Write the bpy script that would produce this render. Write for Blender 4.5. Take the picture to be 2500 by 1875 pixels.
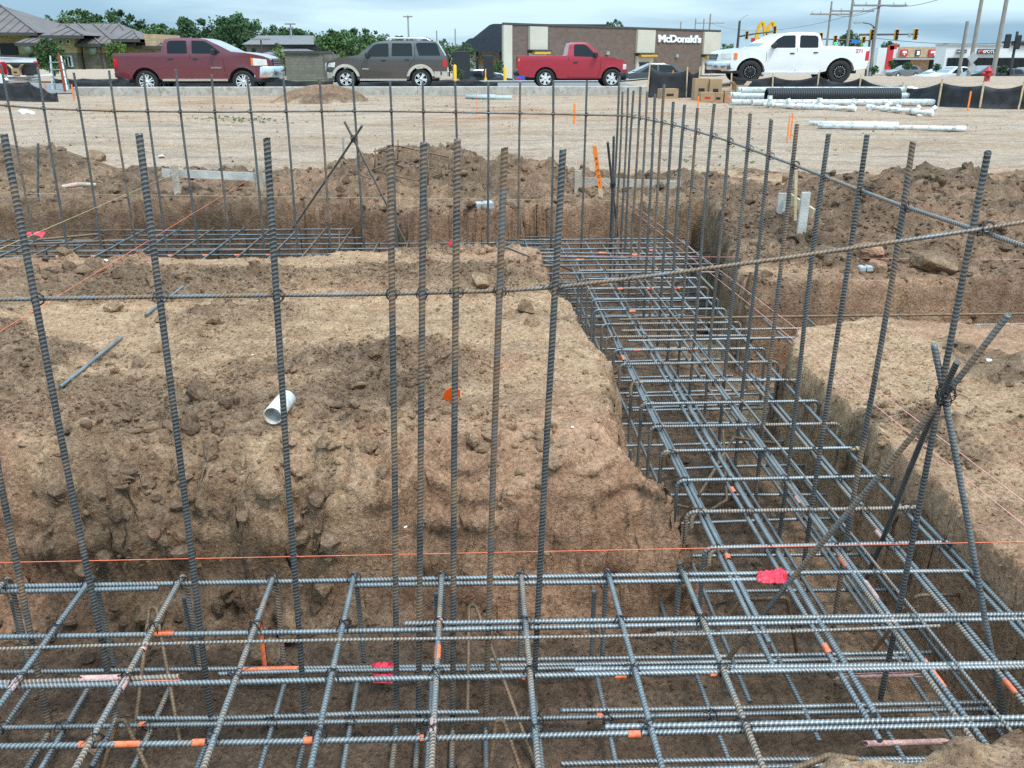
import bpy, bmesh, math, random
import numpy as np
from mathutils import Vector, Matrix, Euler

for o in list(bpy.data.objects):
    bpy.data.objects.remove(o, do_unlink=True)
SC = bpy.context.scene
COL = SC.collection
R = math.radians

# ------------------------------------------------------------------ camera
F_PX, CX, CY = 2130.0, 1250.0, 937.5          # focal length and centre for a 2500 x 1875 picture
PITCH = math.atan((CY - 130.0) / F_PX)         # looking down about 20.8 degrees
YAW = R(2.3)
EYE = Vector((0.0, 0.0, 1.55))
cam_data = bpy.data.cameras.new('camera')
cam_data.sensor_width = 36.0
cam_data.lens = F_PX / 2500.0 * 36.0
cam_data.clip_start = 0.05
cam_data.clip_end = 5000.0
cam = bpy.data.objects.new('camera', cam_data)
cam.location = EYE
cam.rotation_euler = (math.pi / 2 - PITCH, 0.0, -YAW)
COL.objects.link(cam)
SC.camera = cam

# ------------------------------------------------------------------ sky, sun, exposure
world = bpy.data.worlds.new('World')
SC.world = world
world.use_nodes = True
wn, wl = world.node_tree.nodes, world.node_tree.links
wn.clear()
w_out = wn.new('ShaderNodeOutputWorld')
sky = wn.new('ShaderNodeTexSky')
sky.sky_type = 'NISHITA'
sky.sun_disc = False
sky.sun_elevation = R(58)
sky.sun_rotation = R(150)
sky.air_density = 1.2
sky.dust_density = 2.0
bg_sky = wn.new('ShaderNodeBackground')
bg_sky.inputs['Strength'].default_value = 0.10
wl.new(sky.outputs[0], bg_sky.inputs[0])
# overcast deck: stretched cloud noise over the whole dome
tc = wn.new('ShaderNodeTexCoord')
mp = wn.new('ShaderNodeMapping')
mp.inputs['Scale'].default_value = (1.3, 1.3, 9.0)
mp.inputs['Location'].default_value = (3.1, 0.4, 0.35)
wl.new(tc.outputs['Generated'], mp.inputs[0])
n1 = wn.new('ShaderNodeTexNoise')
n1.inputs['Scale'].default_value = 2.3
n1.inputs['Detail'].default_value = 6.0
n1.inputs['Roughness'].default_value = 0.5
wl.new(mp.outputs[0], n1.inputs['Vector'])
cr = wn.new('ShaderNodeValToRGB')
cr.color_ramp.elements[0].position = 0.40
cr.color_ramp.elements[0].color = (0.165, 0.280, 0.375, 1)
cr.color_ramp.elements[1].position = 0.62
cr.color_ramp.elements[1].color = (0.36, 0.490, 0.560, 1)
wl.new(n1.outputs['Fac'], cr.inputs[0])
bg_cl = wn.new('ShaderNodeBackground')
bg_cl.inputs['Strength'].default_value = 1.0
sep = wn.new('ShaderNodeSeparateXYZ'); wl.new(tc.outputs['Generated'], sep.inputs[0])
cie = wn.new('ShaderNodeMath'); cie.operation = 'MULTIPLY_ADD'; cie.use_clamp = False       # overcast sky: brighter overhead, (1 + 2 sin h)
zc_ = wn.new('ShaderNodeMath'); zc_.operation = 'MAXIMUM'; wl.new(sep.outputs[2], zc_.inputs[0]); zc_.inputs[1].default_value = 0.0
wl.new(zc_.outputs[0], cie.inputs[0]); cie.inputs[1].default_value = 2.0; cie.inputs[2].default_value = 1.0
wl.new(cie.outputs[0], bg_cl.inputs['Strength'])
wl.new(cr.outputs[0], bg_cl.inputs[0])
mixw = wn.new('ShaderNodeMixShader')
mixw.inputs[0].default_value = 0.9
wl.new(bg_sky.outputs[0], mixw.inputs[1])
wl.new(bg_cl.outputs[0], mixw.inputs[2])
wl.new(mixw.outputs[0], w_out.inputs['Surface'])

sun_data = bpy.data.lights.new('sun', 'SUN')
sun_data.energy = 1.5
sun_data.angle = R(16)
sun_data.color = (1.0, 0.95, 0.88)
sun = bpy.data.objects.new('sun', sun_data)
sun.rotation_euler = (R(32), R(10), R(0))
sun_dir = Vector((0.30, -0.42, 0.85)).normalized()      # towards the sun: high, behind the camera
sun.rotation_euler = sun_dir.to_track_quat('Z', 'Y').to_euler()
sky.sun_elevation = math.asin(sun_dir.z)
sky.sun_rotation = math.atan2(sun_dir.x, sun_dir.y)
COL.objects.link(sun)

SC.view_settings.view_transform = 'Standard'
SC.view_settings.look = 'None'
SC.view_settings.exposure = 0.95
SC.view_settings.gamma = 1.0
SC.view_settings.use_curve_mapping = False
SC.render.resolution_x, SC.render.resolution_y = 1024, 768
SC.cycles.use_denoising = False

# ------------------------------------------------------------------ surveying: sight lines to points on known planes
_f = np.array([math.sin(YAW) * math.cos(PITCH), math.cos(YAW) * math.cos(PITCH), -math.sin(PITCH)])
_r = np.array([math.cos(YAW), -math.sin(YAW), 0.0])
_u = np.cross(_r, _f)
_C = np.array(EYE)
def _ray(x, y):
    x, y = x / 0.8848, y / 0.8848
    return _f + _r * (x - CX) / F_PX - _u * (y - CY) / F_PX
def gz(x, y, z):
    d = _ray(x, y); return Vector(_C + d * ((z - _C[2]) / d[2]))
def gy(x, y, Y):
    d = _ray(x, y); return Vector(_C + d * (Y / d[1]))
def gx(x, y, X):
    d = _ray(x, y); return Vector(_C + d * (X / d[0]))

# ------------------------------------------------------------------ object helpers
def tag(o, label=None, cat=None, group=None, kind=None):
    if label: o['label'] = label
    if cat: o['category'] = cat
    if group: o['group'] = group
    if kind: o['kind'] = kind
    return o
def empty(name, loc=(0, 0, 0), rz=0.0, label=None, cat=None, group=None):
    o = bpy.data.objects.new(name, None)
    o.empty_display_size = 0.1
    o.location = loc
    o.rotation_euler = (0, 0, rz)
    COL.objects.link(o)
    return tag(o, label, cat, group)
def link(name, me, parent=None, loc=None, rot=None, mtx=None):
    o = bpy.data.objects.new(name, me)
    COL.objects.link(o)
    if parent is not None: o.parent = parent
    if mtx is not None: o.matrix_local = mtx
    if loc is not None: o.location = loc
    if rot is not None: o.rotation_euler = rot
    return o
def mesh(name, verts, faces, mat=None, smooth=False):
    me = bpy.data.meshes.new(name)
    me.from_pydata([tuple(v) for v in verts], [], faces)
    me.update()
    if mat is not None: me.materials.append(mat)
    if smooth: me.shade_smooth()
    return me
class MB:
    """collects shapes, then builds ONE mesh object"""
    def __init__(s): s.v, s.f, s.sm = [], [], []
    def add(s, verts, faces, smooth=False):
        b = len(s.v)
        s.v += [tuple(p) for p in verts]
        s.f += [tuple(i + b for i in f) for f in faces]
        s.sm += [smooth] * len(faces)
        return s
    def box(s, a, b, m=None, bev=0.0):
        (x0, y0, z0), (x1, y1, z1) = a, b
        if bev:
            pts = []
            for z, i in ((z0, bev), (z0 + bev, 0), (z1 - bev, 0), (z1, bev)):
                pts += [(x0 + i, y0 + i, z), (x1 - i, y0 + i, z), (x1 - i, y1 - i, z), (x0 + i, y1 - i, z)]
            fc = [(3, 2, 1, 0), (12, 13, 14, 15)]
            for k in range(3):
                for j in range(4):
                    n = (j + 1) % 4
                    fc.append((k * 4 + j, k * 4 + n, k * 4 + 4 + n, k * 4 + 4 + j))
        else:
            pts = [(x0, y0, z0), (x1, y0, z0), (x1, y1, z0), (x0, y1, z0), (x0, y0, z1), (x1, y0, z1), (x1, y1, z1), (x0, y1, z1)]
            fc = [(3, 2, 1, 0), (4, 5, 6, 7), (0, 1, 5, 4), (1, 2, 6, 5), (2, 3, 7, 6), (3, 0, 4, 7)]
        if m is not None: pts = [m @ Vector(p) for p in pts]
        return s.add(pts, fc)
    def bar(s, p, q, w, h, up=(0, 0, 1)):
        """rectangular bar from p to q, width w sideways, height h along up"""
        p, q = Vector(p), Vector(q)
        d = (q - p).normalized(); side = d.cross(Vector(up))
        if side.length < 1e-5: side = d.cross(Vector((1, 0, 0)))
        side.normalize(); u = side.cross(d)
        pts = []
        for c in (p, q):
            for a, b in ((-1, -1), (1, -1), (1, 1), (-1, 1)):
                pts.append(c + side * a * w / 2 + u * b * h / 2)
        return s.add(pts, [(0, 1, 2, 3), (7, 6, 5, 4), (0, 4, 5, 1), (1, 5, 6, 2), (2, 6, 7, 3), (3, 7, 4, 0)])
    def tube(s, pts, r, n=8, cap=True, smooth=True):
        """round tube through pts; r a number or list"""
        pts = [Vector(p) for p in pts]
        rr = r if isinstance(r, (list, tuple)) else [r] * len(pts)
        rings, fr = [], None
        for i, p in enumerate(pts):
            t = (pts[min(i + 1, len(pts) - 1)] - pts[max(i - 1, 0)]).normalized()
            if fr is None:
                fr = t.orthogonal().normalized()
            else:
                fr = (fr - t * fr.dot(t)).normalized()
            b = t.cross(fr)
            rings.append([p + (fr * math.cos(a) + b * math.sin(a)) * rr[i] for a in [2 * math.pi * k / n for k in range(n)]])
        vs = [v for g in rings for v in g]
        fs = []
        for i in range(len(pts) - 1):
            for k in range(n):
                k2 = (k + 1) % n
                fs.append((i * n + k, i * n + k2, (i + 1) * n + k2, (i + 1) * n + k))
        s.add(vs, fs, smooth)
        if cap:
            s.add(rings[0], [tuple(range(n))[::-1]]); s.add(rings[-1], [tuple(range(n))])
        return s
    def lathe(s, prof, n=24, m=None, smooth=True):
        """profile [(radius, height)] around local Z"""
        vs, fs = [], []
        for (r, h) in prof:
            for k in range(n):
                a = 2 * math.pi * k / n
                vs.append(Vector((r * math.cos(a), r * math.sin(a), h)))
        for i in range(len(prof) - 1):
            for k in range(n):
                k2 = (k + 1) % n
                fs.append((i * n + k, i * n + k2, (i + 1) * n + k2, (i + 1) * n + k))
        if m is not None: vs = [m @ v for v in vs]
        return s.add(vs, fs, smooth)
    def prism(s, poly, a, b, axis='y', m=None):
        """polygon in a plane, pulled from a to b along axis"""
        n = len(poly)
        def P(p, t):
            return {'y': (p[0], t, p[1]), 'x': (t, p[0], p[1]), 'z': (p[0], p[1], t)}[axis]
        pts = [P(p, a) for p in poly] + [P(p, b) for p in poly]
        if m is not None: pts = [m @ Vector(p) for p in pts]
        fs = [tuple(range(n)), tuple(range(2 * n - 1, n - 1, -1))]
        for i in range(n):
            j = (i + 1) % n
            fs.append((j, i, n + i, n + j))
        return s.add(pts, fs)
    def mesh(s, name, mat):
        me = bpy.data.meshes.new(name)
        me.from_pydata(s.v, [], s.f)
        me.update()
        me.polygons.foreach_set('use_smooth', s.sm)
        if mat is not None: me.materials.append(mat)
        bm = bmesh.new(); bm.from_mesh(me)
        bmesh.ops.recalc_face_normals(bm, faces=bm.faces)
        bm.to_mesh(me); bm.free()
        return me
    def build(s, name, mat, parent=None, loc=None, rot=None):
        return link(name, s.mesh(name, mat), parent, loc, rot)
def copy_tree(o, parent=None):
    c = o.copy(); COL.objects.link(c)
    c.parent = parent
    for ch in list(o.children): copy_tree(ch, c)
    return c

# ------------------------------------------------------------------ materials
def new_mat(name):
    m = bpy.data.materials.new(name); m.use_nodes = True
    nt = m.node_tree
    return m, nt, nt.nodes, nt.links, nt.nodes['Principled BSDF']
def simple(name, col, rough=0.6, metal=0.0, var=0.12, scale=6.0, bump=0.0, bscale=40.0, coat=0.0, dirt=None, dirt_amt=0.4, spec=0.5):
    """principled surface whose colour wanders a little with noise, with optional dust/rust and fine relief"""
    m, nt, N, L, bs = new_mat(name)
    t = N.new('ShaderNodeTexCoord')
    n = N.new('ShaderNodeTexNoise'); n.inputs['Scale'].default_value = scale; n.inputs['Detail'].default_value = 5
    L.new(t.outputs['Object'], n.inputs['Vector'])
    r = N.new('ShaderNodeValToRGB')
    c = np.array(col)
    r.color_ramp.elements[0].position = 0.3; r.color_ramp.elements[1].position = 0.7
    r.color_ramp.elements[0].color = (*np.clip(c * (1 - var), 0, 1), 1)
    r.color_ramp.elements[1].color = (*np.clip(c * (1 + var), 0, 1), 1)
    L.new(n.outputs['Fac'], r.inputs[0])
    src = r.outputs[0]
    if dirt is not None:
        n2 = N.new('ShaderNodeTexNoise'); n2.inputs['Scale'].default_value = scale * 2.3; n2.inputs['Detail'].default_value = 8; n2.inputs['Roughness'].default_value = 0.65
        L.new(t.outputs['Object'], n2.inputs['Vector'])
        r2 = N.new('ShaderNodeValToRGB'); r2.color_ramp.elements[0].position = 0.62 - dirt_amt * 0.3; r2.color_ramp.elements[1].position = 0.75 - dirt_amt * 0.2
        L.new(n2.outputs['Fac'], r2.inputs[0])
        mx = N.new('ShaderNodeMixRGB'); mx.inputs[2].default_value = (*dirt, 1)
        L.new(r2.outputs[0], mx.inputs[0]); L.new(src, mx.inputs[1]); src = mx.outputs[0]
    L.new(src, bs.inputs['Base Color'])
    bs.inputs['Roughness'].default_value = rough
    bs.inputs['Metallic'].default_value = metal
    bs.inputs['Specular IOR Level'].default_value = spec
    if coat: bs.inputs['Coat Weight'].default_value = coat; bs.inputs['Coat Roughness'].default_value = 0.06
    if bump:
        n3 = N.new('ShaderNodeTexNoise'); n3.inputs['Scale'].default_value = bscale; n3.inputs['Detail'].default_value = 6
        L.new(t.outputs['Object'], n3.inputs['Vector'])
        b = N.new('ShaderNodeBump'); b.inputs['Strength'].default_value = bump; b.inputs['Distance'].default_value = 0.02
        L.new(n3.outputs['Fac'], b.inputs['Height']); L.new(b.outputs[0], bs.inputs['Normal'])
    return m

def brickwork(m, size=(0.4, 0.2), mortar=0.72):
    """courses of masonry drawn over a plain wall finish, in the wall's own plane"""
    nt = m.node_tree; N, L = nt.nodes, nt.links; bs = N['Principled BSDF']
    src = bs.inputs['Base Color'].links[0].from_socket
    t = N.new('ShaderNodeTexCoord'); mp_ = N.new('ShaderNodeMapping'); mp_.inputs['Rotation'].default_value = (math.pi / 2, 0, 0); L.new(t.outputs['Object'], mp_.inputs[0])
    b = N.new('ShaderNodeTexBrick'); L.new(mp_.outputs[0], b.inputs['Vector']); b.inputs['Scale'].default_value = 1.0
    b.inputs['Brick Width'].default_value = size[0]; b.inputs['Row Height'].default_value = size[1]; b.inputs['Mortar Size'].default_value = 0.012
    b.inputs['Color1'].default_value = (1.1, 1.1, 1.1, 1); b.inputs['Color2'].default_value = (0.86, 0.86, 0.86, 1); b.inputs['Mortar'].default_value = (mortar, mortar, mortar, 1)
    x = N.new('ShaderNodeMixRGB'); x.blend_type = 'MULTIPLY'; x.inputs[0].default_value = 1.0; L.new(src, x.inputs[1]); L.new(b.outputs['Color'], x.inputs[2]); L.new(x.outputs[0], bs.inputs['Base Color'])
    return m
def ramp(N, pts):
    r = N.new('ShaderNodeValToRGB')
    e = r.color_ramp.elements
    e[0].position, e[0].color = pts[0][0], (*pts[0][1], 1)
    e[1].position, e[1].color = pts[-1][0], (*pts[-1][1], 1)
    for p, c in pts[1:-1]:
        k = e.new(p); k.color = (*c, 1)
    return r

def soil_material(name, use_attr=True, spread=1.0):
    """dry tan crust, grey-brown dug soil and red clay; the attributes say which soil lies where and where trench shade is painted in"""
    m, nt, N, L, bs = new_mat(name)
    t = N.new('ShaderNodeTexCoord')
    def noise(sc, det=8, ro=0.6, dist=0.0):
        n = N.new('ShaderNodeTexNoise'); n.inputs['Scale'].default_value = sc; n.inputs['Detail'].default_value = det
        n.inputs['Roughness'].default_value = ro; n.inputs['Distortion'].default_value = dist
        L.new(t.outputs['Object'], n.inputs['Vector']); return n
    def mix(a, b, fac, mode='MIX'):
        x = N.new('ShaderNodeMixRGB'); x.blend_type = mode
        for s, v in ((0, fac), (1, a), (2, b)):
            if isinstance(v, bpy.types.NodeSocket): L.new(v, x.inputs[s])
            elif isinstance(v, tuple): x.inputs[s].default_value = (*v, 1)
            else: x.inputs[s].default_value = v
        return x.outputs[0]
    def math_(op, a, b):
        x = N.new('ShaderNodeMath'); x.operation = op; x.use_clamp = True
        for s, v in ((0, a), (1, b)):
            if isinstance(v, bpy.types.NodeSocket): L.new(v, x.inputs[s])
            else: x.inputs[s].default_value = v
        return x.outputs[0]
    fine = noise(60, 5, 0.72)
    mid = noise(8, 5, 0.68)
    big = noise(1.3, 3, 0.6)
    tan = ramp(N, [(0.25, (0.310, 0.182, 0.106)), (0.5, (0.460, 0.292, 0.178)), (0.75, (0.57, 0.392, 0.256))])
    L.new(mid.outputs['Fac'], tan.inputs[0])
    brn = ramp(N, [(0.25, (0.096, 0.061, 0.040)), (0.5, (0.174, 0.116, 0.077)), (0.75, (0.285, 0.199, 0.136))])
    L.new(mid.outputs['Fac'], brn.inputs[0])
    red = ramp(N, [(0.3, (0.31, 0.160, 0.098)), (0.7, (0.49, 0.285, 0.185))])
    L.new(mid.outputs['Fac'], red.inputs[0])
    if use_attr:
        a1 = N.new('ShaderNodeAttribute'); a1.attribute_name = 'dug'
        a2 = N.new('ShaderNodeAttribute'); a2.attribute_name = 'clay'
        dug, clay = a1.outputs['Fac'], a2.outputs['Fac']
    else:
        rp = ramp(N, [(0.35, (0, 0, 0)), (0.6, (1, 1, 1))]); L.new(big.outputs['Fac'], rp.inputs[0])
        dug, clay = rp.outputs[0], 0.0
    c = mix(tan.outputs[0], brn.outputs[0], dug)
    c = mix(c, red.outputs[0], clay)
    if use_attr:
        a3 = N.new('ShaderNodeAttribute'); a3.attribute_name = 'moist_shade'
        wet_shade = ramp(N, [(0.3, (0.085, 0.054, 0.038)), (0.7, (0.170, 0.115, 0.083))]); L.new(mid.outputs['Fac'], wet_shade.inputs[0])
        c = mix(c, wet_shade.outputs[0], math_('MULTIPLY', a3.outputs['Fac'], 0.85))  # damp soil and trench shade, both mixed in as a darker colour
        a4 = N.new('ShaderNodeAttribute'); a4.attribute_name = 'pale'
        pal = ramp(N, [(0.25, (0.315, 0.232, 0.172)), (0.5, (0.405, 0.310, 0.237)), (0.75, (0.49, 0.390, 0.310))]); L.new(mid.outputs['Fac'], pal.inputs[0])
        kp = N.new('ShaderNodeMath'); kp.operation = 'SUBTRACT'; kp.use_clamp = True; L.new(a4.outputs['Fac'], kp.inputs[0]); L.new(math_('ADD', dug, math_('MULTIPLY', clay, 0.8)), kp.inputs[1])
        c = mix(c, pal.outputs[0], math_('MULTIPLY', kp.outputs[0], 0.9))
    # broad drifts of paler and darker soil, drawn out across the field
    sm_ = N.new('ShaderNodeMapping'); sm_.inputs['Scale'].default_value = (0.22, 1.0, 1.0); L.new(t.outputs['Object'], sm_.inputs[0])
    dn_ = N.new('ShaderNodeTexNoise'); dn_.inputs['Scale'].default_value = 2.2; dn_.inputs['Detail'].default_value = 7; dn_.inputs['Roughness'].default_value = 0.62; L.new(sm_.outputs[0], dn_.inputs['Vector'])
    dr_ = ramp(N, [(0.33, (0.66, 0.66, 0.68)), (0.5, (1.0, 1.0, 1.0)), (0.66, (1.15, 1.14, 1.13))]); L.new(dn_.outputs['Fac'], dr_.inputs[0])
    c = mix(c, dr_.outputs[0], 0.85, 'MULTIPLY')
    # every crumb its own tint
    vc = N.new('ShaderNodeTexVoronoi'); vc.inputs['Scale'].default_value = 75; vc.inputs['Randomness'].default_value = 1.0; L.new(t.outputs['Object'], vc.inputs['Vector'])
    sv = N.new('ShaderNodeSeparateXYZ'); L.new(vc.outputs['Color'], sv.inputs[0])
    tv = ramp(N, [(0.0, (0.66, 0.65, 0.64)), (0.5, (1.0, 1.0, 1.0)), (1.0, (1.28, 1.27, 1.25))]); L.new(sv.outputs[0], tv.inputs[0])
    c = mix(c, tv.outputs[0], 0.8, 'MULTIPLY')
    fr = ramp(N, [(0.3, (0.62, 0.60, 0.58)), (0.52, (1, 1, 1)), (0.78, (1.22, 1.22, 1.22))])
    L.new(fine.outputs['Fac'], fr.inputs[0])
    c = mix(c, fr.outputs[0], 0.75 * spread, 'MULTIPLY')
    # pale grit
    vo = N.new('ShaderNodeTexVoronoi'); vo.inputs['Scale'].default_value = 60; L.new(t.outputs['Object'], vo.inputs['Vector'])
    g = ramp(N, [(0.06, (1, 1, 1)), (0.11, (0, 0, 0))]); L.new(vo.outputs['Distance'], g.inputs[0])
    gm = ramp(N, [(0.55, (0, 0, 0)), (0.62, (1, 1, 1))]); L.new(noise(11, 3).outputs['Fac'], gm.inputs[0])
    c = mix(c, (0.58, 0.52, 0.44), math_('MULTIPLY', math_('MULTIPLY', g.outputs[0], gm.outputs[0]), 0.7))
    L.new(c, bs.inputs['Base Color'])
    bs.inputs['Roughness'].default_value = 0.96
    bs.inputs['Specular IOR Level'].default_value = 0.15
    b = N.new('ShaderNodeBump'); b.inputs['Strength'].default_value = 1.0; b.inputs['Distance'].default_value = 0.02
    L.new(fine.outputs['Fac'], b.inputs['Height'])
    b2 = N.new('ShaderNodeBump'); b2.inputs['Strength'].default_value = 0.6; b2.inputs['Distance'].default_value = 0.03
    L.new(noise(18, 4, 0.65, 0.3).outputs['Fac'], b2.inputs['Height']); L.new(b.outputs[0], b2.inputs['Normal'])
    L.new(b2.outputs[0], bs.inputs['Normal'])
    return m

def rebar_material(name, rust, mud=0.25, ribw=0.75, dark=1.0):
    """mill-scale steel; ribs rubbed and rusted (attribute 'rib'), patches of rust and dried mud"""
    m, nt, N, L, bs = new_mat(name)
    t = N.new('ShaderNodeTexCoord')
    oi = N.new('ShaderNodeObjectInfo')
    ad = N.new('ShaderNodeVectorMath'); ad.operation = 'MULTIPLY_ADD'
    L.new(oi.outputs['Random'], ad.inputs[0]); ad.inputs[1].default_value = (37, 91, 53); L.new(t.outputs['Object'], ad.inputs[2])
    def noise(sc, det=6, ro=0.6):
        n = N.new('ShaderNodeTexNoise'); n.inputs['Scale'].default_value = sc; n.inputs['Detail'].default_value = det; n.inputs['Roughness'].default_value = ro
        L.new(ad.outputs[0], n.inputs['Vector']); return n
    base = ramp(N, [(0.3, (0.090 * dark, 0.101 * dark, 0.111 * dark)), (0.7, (0.235 * dark, 0.254 * dark, 0.264 * dark))])
    L.new(noise(9).outputs['Fac'], base.inputs[0])
    rr = ramp(N, [(0.3, (0.085, 0.048, 0.024)), (0.7, (0.22, 0.125, 0.058))])
    L.new(noise(40).outputs['Fac'], rr.inputs[0])
    rib = N.new('ShaderNodeAttribute'); rib.attribute_name = 'rib'
    lo = 0.70 - rust * 0.38
    rm = ramp(N, [(lo, (0, 0, 0)), (lo + 0.16, (1, 1, 1))])
    L.new(noise(6.5, 8, 0.66).outputs['Fac'], rm.inputs[0])
    mx = N.new('ShaderNodeMixRGB'); L.new(rm.outputs[0], mx.inputs[0]); L.new(base.outputs[0], mx.inputs[1]); L.new(rr.outputs[0], mx.inputs[2])
    # rubbed ribs with their highlight painted in: pale grey
    mu = N.new('ShaderNodeMath'); mu.operation = 'MULTIPLY'; L.new(rib.outputs['Fac'], mu.inputs[0]); mu.inputs[1].default_value = ribw
    mx2 = N.new('ShaderNodeMixRGB'); mx2.inputs[2].default_value = (0.46, 0.47, 0.46, 1); L.new(mu.outputs[0], mx2.inputs[0]); L.new(mx.outputs[0], mx2.inputs[1])
    md = ramp(N, [(0.78 - mud * 0.35, (0, 0, 0)), (0.86 - mud * 0.3, (0.8, 0.8, 0.8))])
    L.new(noise(4.2, 9, 0.7).outputs['Fac'], md.inputs[0])
    mx3 = N.new('ShaderNodeMixRGB'); mx3.inputs[2].default_value = (0.21, 0.155, 0.108, 1); L.new(md.outputs[0], mx3.inputs[0]); L.new(mx2.outputs[0], mx3.inputs[1])
    L.new(mx3.outputs[0], bs.inputs['Base Color'])
    me_ = N.new('ShaderNodeMapRange'); me_.inputs['To Min'].default_value = 0.65; me_.inputs['To Max'].default_value = 0.05
    L.new(rm.outputs[0], me_.inputs['Value']); L.new(me_.outputs[0], bs.inputs['Metallic'])
    bs.inputs['Roughness'].default_value = 0.50
    b = N.new('ShaderNodeBump'); b.inputs['Strength'].default_value = 0.3; b.inputs['Distance'].default_value = 0.002
    L.new(noise(160, 4).outputs['Fac'], b.inputs['Height']); L.new(b.outputs[0], bs.inputs['Normal'])
    return m

M = {}
M['soil'] = soil_material('soil')
M['clod'] = soil_material('clod_soil')
M['steel'] = rebar_material('rebar_steel', 0.36, 0.22)
M['steel_d'] = rebar_material('rebar_dim', 0.42, 0.25, 0.6, 0.5)  # darker copy of the steel: uprights' weaker sky reflection put into the colour
M['steel_e'] = rebar_material('rebar_dim_rusting', 0.72, 0.45, 0.5, 0.5)  # same darkened colour for upright bars, with more rust
M['steel_b'] = rebar_material('rebar_mixed', 0.80, 0.55)
M['rusty'] = rebar_material('rebar_rusty', 1.35, 0.1, 0.12)
M['mud'] = simple('dried_mud_on_steel', (0.34, 0.25, 0.165), 0.9, 0, 0.3, 60, 0.4, 200)
M['wire'] = simple('tie_wire_black', (0.025, 0.026, 0.03), 0.5, 0.4)
M['wood'] = simple('weathered_wood', (0.42, 0.36, 0.29), 0.85, 0, 0.25, 9, 0.4, 60)
M['wood_new'] = simple('pale_lumber', (0.55, 0.42, 0.27), 0.8, 0, 0.2, 7, 0.3, 60)
M['wood_grey'] = simple('grey_lumber', (0.46, 0.45, 0.42), 0.85, 0, 0.2, 7, 0.3, 60)
M['paint_o'] = simple('orange_marking_paint', (0.80, 0.17, 0.06), 0.6, 0, 0.3, 60, dirt=(0.25, 0.22, 0.20), dirt_amt=0.35)
M['paint_p'] = simple('faded_pink_paint', (0.70, 0.36, 0.31), 0.7, 0, 0.3, 60, dirt=(0.25, 0.25, 0.26), dirt_amt=0.6)
M['tape'] = simple('pink_flag_tape', (0.62, 0.025, 0.055), 0.4, 0, 0.3, 40)
M['string_o'] = simple('orange_mason_line', (0.9, 0.20, 0.10), 0.6)
M['string_p'] = simple('pink_mason_line', (0.85, 0.38, 0.33), 0.6)
M['string_y'] = simple('straw_mason_line', (0.55, 0.45, 0.22), 0.6)
M['pvc'] = simple('white_pvc', (0.78, 0.80, 0.80), 0.35, 0, 0.05, 4, dirt=(0.45, 0.36, 0.27), dirt_amt=0.45)
M['concrete'] = simple('concrete', (0.42, 0.40, 0.36), 0.9, 0, 0.18, 3, 0.3, 40, dirt=(0.30, 0.24, 0.18), dirt_amt=0.4)
M['stake_o'] = simple('orange_stake', (0.85, 0.22, 0.03), 0.7, 0, 0.15, 10)
M['white'] = simple('white_paper', (0.8, 0.8, 0.8), 0.6, 0, 0.05)
M['blackplastic'] = simple('black_plastic', (0.02, 0.021, 0.023), 0.45, 0, 0.2, 5)
# ================================================================== THE GROUND
def _hash(ix, iy, s):
    ix = ix.astype(np.int64); iy = iy.astype(np.int64)
    h = (ix * 374761393 + iy * 668265263 + s * 2147483647 + 1013904223) & 0xFFFFFFFF
    h = ((h ^ (h >> 13)) * 1274126177) & 0xFFFFFFFF
    h = (h ^ (h >> 16)) & 0xFFFFFFFF
    h = (h * 2246822519) & 0xFFFFFFFF
    h = h ^ (h >> 15)
    return (h & 0xFFFFFF) / float(0xFFFFFF)
def vnoise(x, y, s=0):
    ix, iy = np.floor(x), np.floor(y)
    fx, fy = x - ix, y - iy
    fx = fx * fx * fx * (fx * (fx * 6 - 15) + 10); fy = fy * fy * fy * (fy * (fy * 6 - 15) + 10)
    a, b = _hash(ix, iy, s), _hash(ix + 1, iy, s)
    c, d = _hash(ix, iy + 1, s), _hash(ix + 1, iy + 1, s)
    return (a + (b - a) * fx) * (1 - fy) + (c + (d - c) * fx) * fy - 0.5
def fbm(x, y, sc, octv=4, s=0, gain=0.5):
    t = np.zeros_like(x, dtype=float); a = 1.0
    for k in range(octv):
        t += a * vnoise(x * sc + 17.3 * k + s * 7.7, y * sc - 9.1 * k + s * 3.3, s + k); a *= gain; sc *= 2.03
    return t
def lumps(x, y, cell, s=0, keep=0.7):
    """rounded clods: tallest of the domes in the neighbouring cells"""
    gx_, gy_ = x / cell, y / cell
    ix, iy = np.floor(gx_), np.floor(gy_)
    best = np.zeros_like(x, dtype=float)
    for dx in (-1, 0, 1):
        for dy in (-1, 0, 1):
            cx, cy = ix + dx, iy + dy
            px = cx + _hash(cx, cy, s + 11); py = cy + _hash(cx, cy, s + 12)
            rad = 0.25 + 0.55 * _hash(cx, cy, s + 13); on = _hash(cx, cy, s + 14) < keep
            ang = 6.283 * _hash(cx, cy, s + 15); ca, sa = np.cos(ang), np.sin(ang)
            ux, uy = gx_ - px, gy_ - py
            d2 = ((ux * ca + uy * sa) ** 2 + ((-ux * sa + uy * ca) * 1.35) ** 2) / rad ** 2
            h = np.where(on, np.sqrt(np.clip(1 - d2, 0, 1)) * rad, 0)
            best = np.maximum(best, h)
    return best * cell
def sst(a, b, x):
    t = np.clip((x - a) / (b - a), 0, 1); return t * t * (3 - 2 * t)
def bump2(x, y, cx, cy, rx, ry, p=1.0):
    d = ((x - cx) / rx) ** 2 + ((y - cy) / ry) ** 2
    return np.clip(1 - d, 0, 1) ** p

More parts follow.
